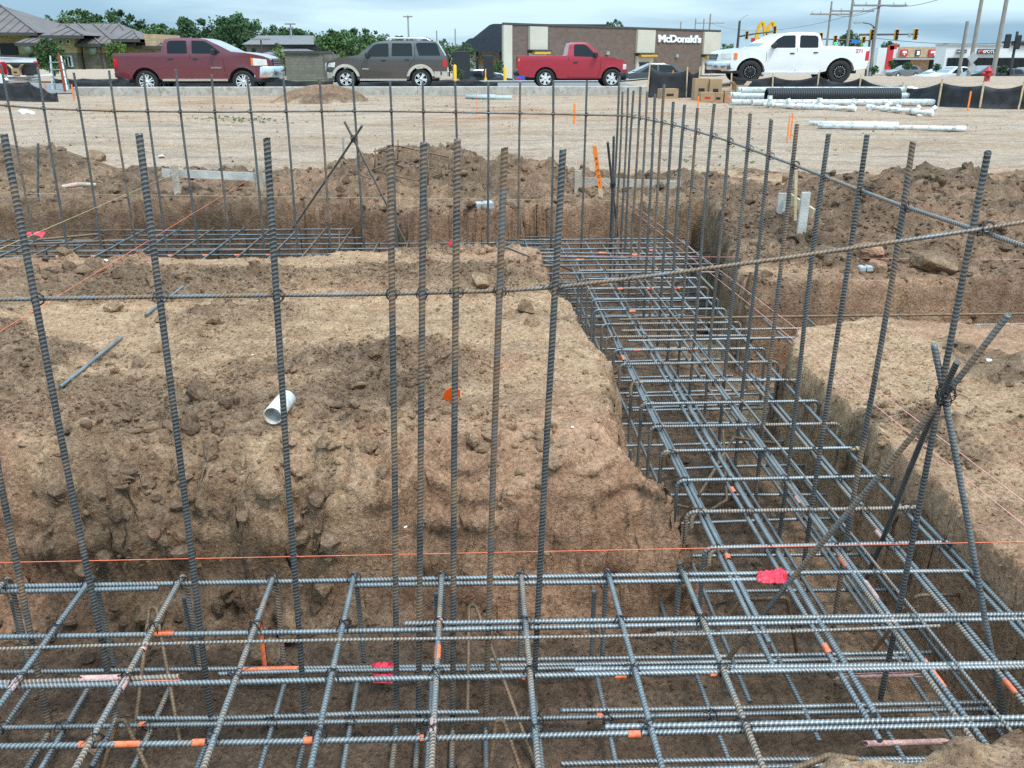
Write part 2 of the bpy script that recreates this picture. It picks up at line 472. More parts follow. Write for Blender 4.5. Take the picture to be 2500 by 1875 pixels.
FLOOR = -0.755
def trench_d(x, y):
    """distance inside the trenches (positive = inside), walls wandering"""
    wob = 0.10 * fbm(x, y, 1.6, 3, 5) + 0.06 * fbm(x, y, 7, 3, 6)
    xl = np.interp(y, [0, 3.1, 3.6, 4.4, 5.8, 7.3, 9.5], [0.56, 0.56, 0.61, 0.645, 0.56, 0.46, 0.46])
    xr = np.interp(y, [0, 4.2, 4.8, 5.6, 6.1, 8.8, 9.6], [1.90, 1.91, 1.93, 1.98, 2.02, 2.42, 2.45])
    nearY = 1.10 + 0.52 * sst(0.55, 0.85, x)
    d_front = np.minimum(y - nearY, 3.42 - y)
    d_front = np.minimum(d_front, 1.92 - x)
    d_right = np.minimum(np.minimum(x - xl, xr - x), np.minimum(y - nearY, 9.36 - y))
    corner = np.hypot(np.clip(2.55 - x, 0, 9), np.clip(y - 4.75, 0, 9)) - 0.72
    d_side = np.minimum(np.minimum(x - 1.6, 6.23 + 0.04 * (x - 2) - y), np.where(x < 2.55, corner, y - 5.47))
    d_pad = np.minimum(np.minimum(-1.16 - x, y - 7.16), 9.86 - y)
    d_mid = np.minimum(np.minimum(x + 1.5, 1.0 - x), np.minimum(y - 7.32, 9.0 - y))
    d = np.maximum.reduce([d_front, d_right, d_side, d_pad, d_mid])
    d = d + 0.09 * np.exp(-((x - 0.62) ** 2 / 0.03 + (y - 3.35) ** 2 / 0.12))        # the corner has slumped away
    return d + wob, d_front, d_right
def ground_h(x, y, detail=True):
    x = np.asarray(x, float); y = np.asarray(y, float)
    d, df, dr = trench_d(x, y)
    # level of the undisturbed soil
    g = np.zeros_like(x)
    rb = sst(1.65, 1.85, x) * (1 - sst(5.4, 5.9, y))
    g += -0.13 * rb
    g += -0.05 * sst(1.7, 1.95, x) * sst(5.9, 6.1, y) * (1 - sst(7.0, 7.6, y))
    near = 1 - sst(12, 20, y)
    g += near * (0.055 * fbm(x, y, 0.9, 4, 1))
    # spoil heaps
    hw_ = fbm(x, y, 1.1, 4, 21)
    heap = 0.0
    heap = np.maximum(heap, 0.30 * bump2(x, y, 4.3, 8.6, 1.9, 1.75, 0.8) * (1 + 0.6 * hw_))
    heap = np.maximum(heap, 0.26 * bump2(x, y, 6.2, 8.3, 1.9, 1.8, 0.8) * (1 + 0.6 * hw_))
    heap = np.maximum(heap, 0.14 * bump2(x, y, 3.0, 8.9, 0.8, 1.2, 0.8) * (1 + 0.5 * hw_))
    heap = np.maximum(heap, 0.33 * bump2(x, y, -0.75, 11.3, 1.45, 1.2, 0.8) * (1 + 0.5 * hw_))
    heap = np.maximum(heap, 0.22 * bump2(x, y, 0.35, 11.2, 1.0, 0.9, 0.9) * (1 + 0.5 * hw_))
    heap = np.maximum(heap, 0.36 * bump2(x, y, -6.6, 11.8, 2.0, 1.3, 0.8) * (1 + 0.5 * hw_))
    heap = np.maximum(heap, 0.09 * bump2(x, y, -3.6, 11.5, 2.4, 0.8, 0.9) * (1 + 0.8 * hw_))
    heap = np.maximum(heap, 0.07 * bump2(x, y, 2.3, 11.2, 1.5, 0.6, 0.8) * (1 + 0.9 * hw_))
    g += heap
    far_pile = 0.56 * bump2(x, y, -5.2, 31.2, 1.55, 1.3, 0.6) * (1 + 0.25 * fbm(x, y, 1.5, 3, 30))
    g += far_pile
    # open field: tracks and scrapes running across
    fld = sst(9.5, 13, y) * (1 - sst(33, 35, y))
    g += fld * (0.05 * fbm(x * 0.35, y, 1.1, 4, 40) + 0.10 * fbm(x, y, 0.22, 3, 41))
    tr = np.sin((y + 0.25 * np.sin(x * 0.35) + 0.1 * x) * 9.0) * sst(13, 15, y) * (1 - sst(19, 22, y))
    g += 0.022 * tr * (0.5 + 1.5 * fbm(x, y, 0.5, 2, 44))
    for (y0, k1, k2, w_, dp) in ((14.2, 0.02, 0.004, 0.13, 0.022), (15.9, 0.02, 0.004, 0.13, 0.022), (17.6, -0.03, 0.003, 0.14, 0.02), (19.2, -0.03, 0.003, 0.14, 0.02), (21.5, 0.06, -0.002, 0.15, 0.03), (23.3, 0.06, -0.002, 0.15, 0.03), (26.0, -0.05, 0.002, 0.16, 0.03), (27.9, -0.05, 0.002, 0.16, 0.03)):
        off_ = y - (y0 + k1 * x + k2 * x * x) - 0.25 * fbm(x, y * 0.1, 0.3, 2, 45)
        rut = np.exp(-(off_ / w_) ** 2)
        g += fld * dp * (-rut + 0.6 * np.exp(-((np.abs(off_) - 1.7 * w_) / (0.5 * w_)) ** 2)) * (0.7 + fbm(x, y, 0.4, 2, 46)) + fld * 0.006 * rut * np.sin(x * 40)
    # ground climbs to the kerb on the right, and falls away beyond it
    g += 0.44 * sst(7.0, 11.5, x) * sst(29.5, 35.0, y) * (1 - sst(46, 60, y))
    g += 0.10 * sst(35.0, 36.0, y) * (1 - sst(7.0, 11.5, x)) * (1 - sst(46, 75, y))
    g += -1.5 * sst(48, 90, y) - 0.6 * sst(90, 200, y)
    # trenches
    depth = g - FLOOR
    face = (y > 2.2) & (x < 0.9) & (y < 4.5)
    w = np.where(face & (df > dr), 0.42, 0.085)
    w = w + 0.04 * fbm(x, y, 2.5, 2, 8)
    w = np.where((x < 0.95) & (y < 5.2) & ~(face & (df > dr)), w + 0.09, w)
    t = np.clip(d / w, 0, 1)
    steep = t * t * (3 - 2 * t)
    slope = np.interp(t, [0, 0.2, 0.42, 0.56, 0.72, 0.86, 1.0], [0, 0.05, 0.15, 0.27, 0.55, 0.90, 1.0])
    prof = np.where(face & (df > dr), slope, steep)
    z = g - depth * prof
    if detail:
        onwall = prof * (1 - prof) * 4
        dugm = dug_mask(x, y, d)
        cl = near * (1 - 0.75 * prof)
        z += cl * dugm * (0.55 * lumps(x, y, 0.20, 1, 0.55) + 0.75 * lumps(x, y, 0.085, 2, 0.75))
        z += cl * (0.35 + 0.65 * dugm) * 0.8 * lumps(x, y, 0.036, 3, 0.7)
        z += near * (1 - 0.5 * prof) * (0.5 + 0.5 * dugm) * 0.35 * lumps(x, y, 0.055, 9, 0.5)
        z += near * (0.018 * fbm(x, y, 6, 4, 50) + 0.008 * fbm(x, y, 26, 3, 51))
        z += onwall * (0.14 * fbm(x, y, 5, 4, 52))
        fz_ = np.where(face & (df > dr), sst(0.02, 0.3, t) * (1 - sst(0.75, 1.0, t)), 0) * (1 - 0.6 * sst(0.0, 0.35, x))
        z += fz_ * (0.75 * lumps(x, y, 0.34, 21, 0.8) + 0.75 * lumps(x, y, 0.15, 22, 0.8) + 0.6 * lumps(x, y, 0.07, 23, 0.8) - 0.06)
        hp = sst(0.05, 0.2, heap)
        z += hp * near * (0.28 * lumps(x, y, 0.30, 4, 0.5) + 0.4 * lumps(x, y, 0.12, 5, 0.8))
        z += prof * near * 0.35 * lumps(x, y, 0.06, 7, 0.35)
    return z
def dug_mask(x, y, d):
    """1 where loose grey-brown spoil lies, 0 on the trampled tan crust"""
    m = 0.8 * sst(0.02, 0.36, fbm(x, y, 1.3, 5, 60, 0.6) - 0.02)
    m = np.maximum(m, 0.9 * bump2(x, y, -0.45, 4.35, 0.55, 0.55, 0.5))
    m = np.maximum(m, 0.75 * bump2(x, y, -1.9, 3.9, 1.2, 0.5, 0.5))
    m = np.maximum(m, 0.9 * bump2(x, y, -2.6, 6.25, 1.7, 0.65, 0.5))
    m = np.maximum(m, 0.7 * bump2(x, y, -0.5, 6.35, 0.8, 0.45, 0.5))
    m = np.maximum(m, 0.8 * bump2(x, y, 0.1, 6.2, 0.6, 0.5, 0.5))
    m *= 1 - 0.9 * bump2(x, y, -1.3, 5.0, 0.8, 0.6, 0.6)
    m *= 1 - 0.85 * bump2(x, y, 0.25, 3.55, 0.42, 0.35, 0.6)
    m *= 1 - 0.85 * bump2(x, y, 0.38, 4.6, 0.3, 1.4, 0.6)
    m *= 1 - 0.8 * bump2(x, y, -0.9, 6.9, 1.8, 0.25, 0.6)
    heapz = np.maximum.reduce([bump2(x, y, 4.6, 8.2, 3.4, 2.1, 0.5), bump2(x, y, -0.4, 10.6, 2.3, 1.9, 0.5), bump2(x, y, -4.5, 11.0, 5.0, 1.7, 0.5), bump2(x, y, 2.3, 10.1, 1.8, 1.2, 0.5)])
    m = np.maximum(m, sst(0.05, 0.45, heapz) * np.clip(0.98 + 0.7 * fbm(x, y, 1.7, 3, 66), 0.5, 1))
    fl_ = (y < 3.6) & (x < 0.75) & (y > 2.7)
    m = np.maximum(m, np.where(fl_, sst(0.30, 0.50, d) * 0.95, sst(0.16, 0.5, d) * 0.9))
    m = np.where(fl_ & (d > 0) & (d < 0.32), m * 0.55 + 0.5 * np.clip(fbm(x, y, 2.6, 3, 68), 0, 1), m)
    m *= 1 - 0.8 * bump2(x, y, 0.42, 3.3, 0.40, 0.45, 0.5) * (d < 0.33)
    m *= 1 - sst(12.0, 13.5, y)
    m = np.maximum(m, 0.95 * sst(0.0, 0.15, bump2(x, y, -5.2, 31.2, 1.7, 1.45, 1.0)))
    m = np.maximum(m, 0.45 * sst(0.05, 0.35, fbm(x * 0.45, y, 0.5, 4, 63)) * sst(12.5, 14, y) * (1 - sst(34, 36, y)))
    return np.clip(m, 0, 1)

def axis_lines(segs):
    """[(start, end, step0, step1)] with steps growing along each run"""
    out = [segs[0][0]]
    for a, b, s0, s1 in segs:
        v = a
        while v < b - 1e-6:
            t = (v - a) / (b - a); v += s0 + (s1 - s0) * t
            out.append(min(v, b))
    return np.array(sorted(set(np.round(out, 5))))
gxs = axis_lines([(-420, -60, 60, 16), (-60, -14, 12, 1.2), (-14, -4.5, 0.9, 0.12), (-4.5, -1.9, 0.09, 0.024), (-1.9, 0.36, 0.019, 0.016),
                  (0.36, 0.76, 0.011, 0.011), (0.76, 1.80, 0.034, 0.034), (1.80, 2.06, 0.012, 0.013), (2.06, 3.4, 0.026, 0.045), (3.4, 8, 0.055, 0.12),
                  (8, 20, 0.16, 0.9), (20, 60, 1.5, 12), (60, 420, 16, 60)])
gys = axis_lines([(-30, 0, 10, 2), (0, 1.5, 0.3, 0.03), (1.5, 2.85, 0.024, 0.022), (2.85, 3.5, 0.010, 0.011), (3.5, 5.2, 0.016, 0.020), (5.2, 6.4, 0.019, 0.021),
                  (6.4, 9.0, 0.03, 0.034), (9.0, 9.95, 0.015, 0.024), (9.95, 13.5, 0.04, 0.07), (13.5, 36.5, 0.08, 0.30), (36.5, 70, 0.5, 4), (70, 900, 8, 100)])
GX, GY = np.meshgrid(gxs, gys)
GZ = ground_h(GX, GY)
dd_, _, _ = trench_d(GX, GY)
dug = dug_mask(GX, GY, dd_)
clay = sst(0.0, 0.30, fbm(GX, GY, 0.9, 4, 70)) * 0.7 * (1 - 0.7 * dug) * (1 - sst(12, 14, GY))
clay = np.maximum(clay, 0.55 * bump2(GX, GY, 0.0, 8.95, 1.6, 0.35, 0.7))
clay = np.maximum(clay, 0.6 * sst(0.0, 0.3, fbm(GX * 0.5, GY, 0.35, 4, 71)) * sst(20, 24, GY) * (1 - sst(36, 40, GY)))
clay = np.maximum(clay, 0.5 * bump2(GX, GY, 3.0, 6.4, 1.6, 0.5, 0.7))
# sideways jitter so that the cut faces are not a clean sheet
inb = (GY > 1.5) & (GY < 10) & (GX > -4) & (GX < 6)
wl_ = (np.abs(GZ + 0.38) < 0.33)
JX = np.where(inb, 0.030 * fbm(GX * 0.6 + GZ * 3.7, GY + GZ * 0.8, 5, 4, 80) * wl_ * np.where(GX > 1.6, 0.45, 1.0), 0)
JY = np.where(inb, 0.05 * fbm(GX + GZ * 0.9, GY * 0.6 - GZ * 3.9, 5, 4, 81) * wl_ * np.where(GX > 1.6, 0.4, 1.0), 0)
# the bank across the foreground is undercut: its foot lies farther back than its brow
und = (GY > 2.75) & (GY < 3.5) & (GX < 0.75)
cut = np.clip(1 - np.abs(GZ + 0.50) / 0.26, 0, 1) * (1.0 + 1.2 * fbm(GX, GY * 0.2, 2.2, 3, 85)) * (1 - sst(0.25, 0.62, GX))
JY = JY + np.where(und, 0.06 * cut, 0)
ny, nx = GX.shape
co = np.stack([GX + JX, GY + JY, GZ], -1).reshape(-1, 3)
idx = np.arange(ny * nx).reshape(ny, nx)
quads = np.stack([idx[:-1, :-1], idx[:-1, 1:], idx[1:, 1:], idx[1:, :-1]], -1).reshape(-1, 4)
def fast_mesh(name, co, quads, mat, attrs=None, smooth=True):
    me = bpy.data.meshes.new(name)
    n, k = quads.shape
    me.vertices.add(len(co)); me.vertices.foreach_set('co', np.ascontiguousarray(co, np.float32).ravel())
    me.loops.add(n * k); me.loops.foreach_set('vertex_index', np.ascontiguousarray(quads, np.int32).ravel())
    me.polygons.add(n); me.polygons.foreach_set('loop_start', np.arange(0, n * k, k, dtype=np.int32))
    me.polygons.foreach_set('use_smooth', np.full(n, smooth, bool))
    me.update(calc_edges=True)
    for nm, arr in (attrs or {}).items():
        a = me.attributes.new(nm, 'FLOAT', 'POINT'); a.data.foreach_set('value', np.ascontiguousarray(arr, np.float32).ravel())
    me.materials.append(mat)
    return me
moist_shade = np.clip(sst(0.30, 0.48, dd_ + 0.16 * fbm(GX, GY, 2.1, 4, 75)), 0, 1) * (0.75 + 0.5 * fbm(GX, GY, 1.2, 3, 76))  # trench floor: dampness, plus shade painted into the soil colour
ground = link('ground', fast_mesh('ground', co, quads, M['soil'], {'dug': dug, 'clay': clay, 'moist_shade': np.clip(moist_shade, 0, 1), 'pale': sst(11.0, 13.5, GY + 0.8 * fbm(GX, GY, 0.5, 3, 78))}))
tag(ground, 'dug-up tan and brown soil with trenches and an open field', kind='structure')
def ground_at(x, y):
    """height of the finished ground mesh"""
    x, y = np.atleast_1d(np.asarray(x, float)), np.atleast_1d(np.asarray(y, float))
    i = np.clip(np.searchsorted(gxs, x) - 1, 0, nx - 2); j = np.clip(np.searchsorted(gys, y) - 1, 0, ny - 2)
    u = np.clip((x - gxs[i]) / (gxs[i + 1] - gxs[i]), 0, 1); v = np.clip((y - gys[j]) / (gys[j + 1] - gys[j]), 0, 1)
    return (GZ[j, i] * (1 - u) + GZ[j, i + 1] * u) * (1 - v) + (GZ[j + 1, i] * (1 - u) + GZ[j + 1, i + 1] * u) * v
def gh(x, y):
    return float(ground_at(x, y)[0])

# ------------------------------------------------------------------ clods and gravel
def ico(sub):
    if sub == 0:
        v = np.array([(1, 0, 0), (-1, 0, 0), (0, 1, 0), (0, -1, 0), (0, 0, 1), (0, 0, -1)], float)
        return v, np.array([(0, 2, 4), (2, 1, 4), (1, 3, 4), (3, 0, 4), (2, 0, 5), (1, 2, 5), (3, 1, 5), (0, 3, 5)])
    bm = bmesh.new(); bmesh.ops.create_icosphere(bm, subdivisions=sub, radius=1.0)
    v = np.array([p.co[:] for p in bm.verts]); f = np.array([[q.index for q in p.verts] for p in bm.faces]); bm.free()
    return v, f
def rock_shape(sub, rng, cuts=7):
    v, f = ico(sub)
    if sub == 0: return v * rng.uniform(0.6, 1.25, (6, 1)) + rng.normal(size=(6, 3)) * 0.16, f
    v = v * (1 + 0.22 * fbm(v[:, 0] + v[:, 2] * 0.7, v[:, 1] - v[:, 2] * 0.9, 1.3, 3, rng.integers(999)))[:, None]
    for _ in range(cuts):
        n = rng.normal(size=3); n /= np.linalg.norm(n)
        d = rng.uniform(0.42, 0.80)
        k = v @ n - d
        v = v - np.clip(k, 0, None)[:, None] * n * 0.92
    if sub > 1:
        v = v * (1 + 0.10 * fbm(v[:, 0] * 2 + v[:, 2], v[:, 1] * 2 - v[:, 2], 2.2, 3, rng.integers(999)))[:, None]
    return v, f
rng = np.random.default_rng(7)
def scatter(name, n, region, size, sub, mask, label, cat, seed, sink=0.5, flat=(0.4, 0.85), shapes=12, tint=None):
    rg = np.random.default_rng(seed)
    xs, ys = [], []
    while sum(map(len, xs)) < n:
        x = rg.uniform(region[0], region[1], 2 * n); y = rg.uniform(region[2], region[3], 2 * n)
        keep = rg.random(2 * n) < mask(x, y)
        xs.append(x[keep]); ys.append(y[keep])
    x, y = np.concatenate(xs)[:n], np.concatenate(ys)[:n]
    z = ground_at(x, y)
    near_pipe = (np.hypot(x + 0.89, y - 3.65) < 0.17) & (size[1] > 0.03)      # keep the pipe offcut clear
    x = np.where(near_pipe, x - 0.3, x); z = ground_at(x, y)
    s = size[0] * (size[1] / size[0]) ** (rg.random(n) ** 2.2)
    sh = [rock_shape(sub, rg, 6 if sub == 1 else 9) for _ in range(shapes)]
    nv, nf = len(sh[0][0]), len(sh[0][1])
    pick_ = rg.integers(shapes, size=n)
    a, b = rg.uniform(0, 6.283, n), rg.uniform(-0.7, 0.7, n)
    fl = rg.uniform(flat[0], flat[1], n)
    base = np.stack([q[0] for q in sh]); fb_ = np.stack([q[1] for q in sh])
    v = base[pick_] * np.stack([np.ones(n), np.full(n, 0.8), fl], 1)[:, None, :]
    cb, sb, ca, sa = np.cos(b)[:, None], np.sin(b)[:, None], np.cos(a)[:, None], np.sin(a)[:, None]
    X1, Y1, Z1 = v[..., 0] * cb - v[..., 2] * sb, v[..., 1], v[..., 0] * sb + v[..., 2] * cb
    V = np.stack([X1 * ca - Y1 * sa, X1 * sa + Y1 * ca, Z1], -1) * s[:, None, None] + np.stack([x, y, z + s * (fl * 0.8 - sink)], 1)[:, None, :]
    Fc = fb_[pick_] + (np.arange(n) * nv)[:, None, None]
    d, _, _ = trench_d(x, y)
    dg = np.clip(dug_mask(x, y, d) * 0.7 + rg.uniform(0.05, 0.5, n), 0, 1)
    cl = np.where(rg.random(n) < 0.06, rg.uniform(0.2, 0.55, n), 0.0)
    me = fast_mesh(name, V.reshape(-1, 3), Fc.reshape(-1, 3), M['clod'], {'dug': np.repeat(dg, nv), 'clay': np.repeat(cl, nv), 'moist_shade': np.repeat(np.clip(sst(0.15, 0.4, d), 0, 1) * 0.7, nv)}, smooth=False)
    o = link(name, me)
    return tag(o, label, cat, kind='stuff')
def m_block(x, y):
    d, _, _ = trench_d(x, y)
    return np.clip(0.06 + dug_mask(x, y, d), 0, 1) * np.where(d > 0.10, 0.35, 1.0) * np.where((x > 0.9) & (d > 0.05), 0.3, 1) 
def m_heap(x, y):
    d, _, _ = trench_d(x, y)
    return dug_mask(x, y, d) * np.where(d > 0.0, 0.05, 1.0)
def m_field(x, y):
    return np.clip(0.2 + 2.2 * fbm(x * 0.5, y, 0.5, 3, 90), 0.01, 1)
def m_grit(x, y):
    d, _, _ = trench_d(x, y)
    return np.clip(0.30 + 0.7 * dug_mask(x, y, d), 0, 1) * np.where(d > 0.10, 0.45, 1.0) * np.clip(0.55 + 1.6 * fbm(x, y, 2.2, 3, 95), 0.15, 1) * np.clip(1.3 - (y - 3) * 0.2, 0.3, 1)
scatter('gravel', 52000, (-2.7, 2.7, 1.5, 7.3), (0.0032, 0.013), 0, m_grit, 'fine crumbs of soil and pale gravel strewn over the near ground', 'gravel', 11)
scatter('coarse_gravel', 10000, (-2.9, 2.8, 2.6, 7.3), (0.008, 0.022), 1, m_block, 'thumb-sized soil crumbs over the near ground', 'gravel', 16)
scatter('soil_crumbs', 7500, (-4.2, 4.6, 2.9, 9.5), (0.010, 0.036), 1, m_block, 'fist-sized soil crumbs lying over the dug ground', 'soil', 12)
scatter('soil_clods', 420, (-4.2, 4.8, 3.3, 9.0), (0.024, 0.075), 2, m_block, 'broken clods of grey-brown soil on the flat ground', 'soil', 13, sink=0.5)
scatter('spoil_clods', 5200, (-9.0, 9.0, 6.2, 13.0), (0.012, 0.085), 2, m_heap, 'clods of dug earth covering the spoil heaps', 'soil', 14, sink=0.45)
scatter('field_crumbs', 3500, (-13, 18, 12.2, 34.5), (0.012, 0.045), 0, m_field, 'scattered soil crumbs over the open graded field', 'soil', 15, sink=0.4)

def m_brow(x, y):
    return np.where((y < 3.75) & (x < 0.35), 1.0, 0.0) * np.clip(0.5 + 1.8 * fbm(x, y, 1.4, 2, 97), 0.05, 1)
scatter('brow_clods', 330, (-2.5, 0.45, 3.02, 3.75), (0.015, 0.06), 2, m_brow, 'broken clods along the brow of the foreground bank', 'soil', 17, sink=0.45, flat=(0.5, 0.95))
# ---- shared finishes and lettering
def paint(name, col, rough=0.22, coat=1.0, metal=0.0, dirt=True):
    return simple(name, col, rough, metal, 0.04, 1.5, coat=coat, dirt=None)
M['maroon'] = paint('maroon_paint', (0.13, 0.022, 0.034))
M['red'] = paint('red_paint', (0.36, 0.018, 0.04), 0.35, 0.5)
M['brown_car'] = paint('dark_taupe_paint', (0.085, 0.080, 0.076), metal=0.3)
M['white_car'] = paint('white_paint', (0.80, 0.82, 0.83))
M['beige_trim'] = simple('beige_trim', (0.50, 0.46, 0.40), 0.4)
M['glass'] = simple('dark_glass', (0.010, 0.013, 0.016), 0.10, 0, 0.1, 2, spec=0.35)
M['glass_l'] = simple('sky_painted_glass', (0.10, 0.13, 0.15), 0.06, 0, 0.1, 2, spec=0.9)  # sky reflection painted into the glass as a paler base colour
M['rubber'] = simple('tyre_rubber', (0.022, 0.022, 0.023), 0.85, 0, 0.2, 8)
M['chrome'] = simple('chrome', (0.72, 0.73, 0.74), 0.18, 0.95, 0.05)
M['alloy'] = simple('alloy', (0.74, 0.75, 0.76), 0.35, 0.3, 0.05)
M['dark'] = simple('dark_trim', (0.018, 0.018, 0.02), 0.6)
M['lamp_red'] = simple('red_lamp', (0.55, 0.015, 0.02), 0.15, coat=0.6)
M['lamp_clear'] = simple('clear_lamp', (0.75, 0.76, 0.74), 0.12, 0.2, coat=0.6)
M['lamp_amber'] = simple('amber_lamp', (0.8, 0.2, 0.03), 0.15, coat=0.6)
M['seam'] = simple('panel_gap', (0.01, 0.01, 0.011), 0.8)
def text_mesh(name, s, h, mat, ext=0.01, off=0.0, spacing=1.0):
    c = bpy.data.curves.new(name, 'FONT'); c.body = s; c.size = h / 0.72; c.extrude = ext; c.offset = off; c.align_x = 'CENTER'; c.space_character = spacing
    o = bpy.data.objects.new(name, c); COL.objects.link(o)
    dg = bpy.context.evaluated_depsgraph_get()
    me = bpy.data.meshes.new_from_object(o.evaluated_get(dg)); me.name = name
    bpy.data.objects.remove(o, do_unlink=True)
    me.materials.clear(); me.materials.append(mat)
    return me
# ================================================================== FAR SETTING: kerb, lots, buildings, trees, poles
M['asphalt'] = simple('asphalt', (0.075, 0.077, 0.08), 0.9, 0, 0.2, 0.6, 0.3, 30)
M['lot'] = simple('pale_concrete_lot', (0.33, 0.33, 0.32), 0.9, 0, 0.12, 0.5, 0.2, 20)
M['lot_dark'] = simple('worn_asphalt_lot', (0.17, 0.17, 0.17), 0.9, 0, 0.15, 0.5, 0.2, 20)
M['lawn'] = simple('lawn', (0.115, 0.16, 0.035), 0.95, 0, 0.3, 0.7, 0.6, 30)
M['tan_brick'] = brickwork(simple('tan_brick', (0.50, 0.345, 0.215), 0.9, 0, 0.12, 2.0, 0.2, 12))
M['dark_brick'] = brickwork(simple('brown_brick', (0.20, 0.158, 0.130), 0.9, 0, 0.15, 2.0, 0.2, 12))
M['taupe'] = brickwork(simple('taupe_brick', (0.155, 0.110, 0.088), 0.9, 0, 0.06, 0.8, 0.1, 10), (0.6, 0.24), 0.92)
M['cream'] = simple('cream_panel', (0.56, 0.52, 0.43), 0.85, 0, 0.06, 0.8)
M['white_wall'] = simple('white_stucco', (0.66, 0.68, 0.68), 0.85, 0, 0.05, 0.5)
M['grey_wall'] = simple('grey_siding', (0.24, 0.22, 0.20), 0.9, 0, 0.08, 1.0)
M['grey_block'] = brickwork(simple('grey_block', (0.19, 0.165, 0.145), 0.9, 0, 0.12, 3.0))
M['metal_roof'] = simple('standing_seam_roof', (0.155, 0.130, 0.126), 0.7, 0.0, 0.14, 0.8, spec=0.2)
M['shingle'] = simple('dark_shingle', (0.022, 0.025, 0.032), 0.95, 0, 0.2, 3.0, spec=0.05)
M['grey_shingle'] = simple('grey_shingle', (0.17, 0.165, 0.17), 0.9, 0, 0.15, 3.0)
M['coping'] = simple('dark_coping', (0.06, 0.055, 0.055), 0.5)
M['yellow'] = simple('yellow_enamel', (0.72, 0.42, 0.02), 0.5)
M['sign_red'] = simple('red_sign', (0.55, 0.03, 0.03), 0.5)
M['sign_blue'] = simple('blue_sign', (0.03, 0.16, 0.50), 0.5)
M['galv'] = simple('galvanised', (0.42, 0.44, 0.45), 0.45, 0.5)
M['pole_wood'] = simple('pole_wood', (0.27, 0.24, 0.21), 0.9, 0, 0.15, 2)
M['bark'] = simple('bark', (0.10, 0.075, 0.055), 0.95, 0, 0.2, 5)
M['lens_green'] = simple('green_signal', (0.02, 0.8, 0.35), 0.3)
M['lens_green'].node_tree.nodes['Principled BSDF'].inputs['Emission Color'].default_value = (0.05, 1.0, 0.45, 1)
M['lens_green'].node_tree.nodes['Principled BSDF'].inputs['Emission Strength'].default_value = 2.0
def leafmat(name, c, var=0.5):
    m, nt, N, L, bs = new_mat(name)
    t = N.new('ShaderNodeTexCoord'); n = N.new('ShaderNodeTexNoise'); n.inputs['Scale'].default_value = 0.7; n.inputs['Detail'].default_value = 6
    L.new(t.outputs['Object'], n.inputs['Vector'])
    c = np.array(c); r = ramp(N, [(0.3, tuple(c * (1 - var))), (0.7, tuple(c * (1 + var)))]); L.new(n.outputs['Fac'], r.inputs[0]); L.new(r.outputs[0], bs.inputs['Base Color'])
    bs.inputs['Roughness'].default_value = 0.7; bs.inputs['Specular IOR Level'].default_value = 0.2
    return m
M['leaf'] = leafmat('foliage', (0.075, 0.135, 0.050)); M['leaf_d'] = leafmat('foliage_dark', (0.052, 0.100, 0.042)); M['leaf_y'] = leafmat('foliage_light', (0.14, 0.21, 0.055))
def sheet(name, x0, x1, y0, y1, mat, dz=0.02, n=24, label=None):
    xs, ys = np.linspace(x0, x1, n), np.linspace(y0, y1, n)
    X, Y = np.meshgrid(xs, ys)
    Z = ground_h(X, Y, False) + dz
    idx = np.arange(n * n).reshape(n, n)
    q = np.stack([idx[:-1, :-1], idx[:-1, 1:], idx[1:, 1:], idx[1:, :-1]], -1).reshape(-1, 4)
    o = link(name, fast_mesh(name, np.stack([X, Y, Z], -1).reshape(-1, 3), q, mat)); return tag(o, label, kind='structure')
# kerb and the paved lot behind it
b = MB(); 
for k in range(7):
    x0 = -15.2 + k * 3.25; b.box((x0, 35.42, -0.25), (x0 + 3.242, 35.75, 0.355 + 0.0), bev=0.02)
kerb = b.build('kerb', M['concrete']); tag(kerb, 'long low concrete kerb across the far side of the field', kind='structure')
sheet('parking_lot', -40, 7.5, 35.8, 47.5, M['lot_dark'], 0.03)
sheet('lawn', -60, -4, 50, 84, M['lawn'], 0.06)
sheet('road', 14, 95, 62, 84, M['asphalt'], 0.08)
sheet('restaurant_lot', -3.5, 13.5, 49, 100, M['lot'], 0.06)

class Facade:
    """vertical plane through two surveyed points; u runs along it, v is height"""
    def __init__(s, A, B):
        s.A = Vector((A.x, A.y, 0)); d = Vector((B.x - A.x, B.y - A.y, 0)); s.L = d.length; s.d = d.normalized(); s.n = Vector((s.d.y, -s.d.x, 0))
        s.rz = math.atan2(s.d.y, s.d.x)
    def uv(s, x, y):
        r = Vector(_ray(x, y)); t = (s.A - EYE).dot(s.n) / r.dot(s.n); p = EYE + r * t
        return (p - s.A).dot(s.d), p.z
# ---------------------------------------------------------------- brown restaurant
fa = Facade(gy(1085, 172, 88), gy(1556, 160, 116))
u1, v1 = fa.uv(1556, 66); u0, v0 = fa.uv(1085, 50)
vt = (v0 + v1) / 2; vb = -2.2
rest = empty('restaurant', (fa.A.x, fa.A.y, vb), fa.rz, 'low brown flat-roofed restaurant with cream panels and white lettering', 'building')
def rbox(name, mat, ua, ub, va, vb_, d0, d1, parent=rest, bev=0.0):
    b = MB(); b.box((ua, d0, va - vb), (ub, d1, vb_ - vb), bev=bev); return b.build(name, mat, parent)
Lr = u1
def plan(name, mat, za, zb_, g_):
    """walls follow the lot line: the left end runs straight back"""
    iv = Matrix.Rotation(-fa.rz, 3, 'Z'); back = iv @ Vector((0.4, 16, 0)); back2 = iv @ Vector((3, 14, 0))
    b = MB(); b.prism([(-g_, -g_), (Lr + g_, -g_), (Lr + back2.x + g_, back2.y), (back.x, back.y)], za - vb, zb_ - vb, 'z'); return b.build(name, mat, rest)
plan('wall', M['taupe'], vb, vt - 0.12, 0.0)
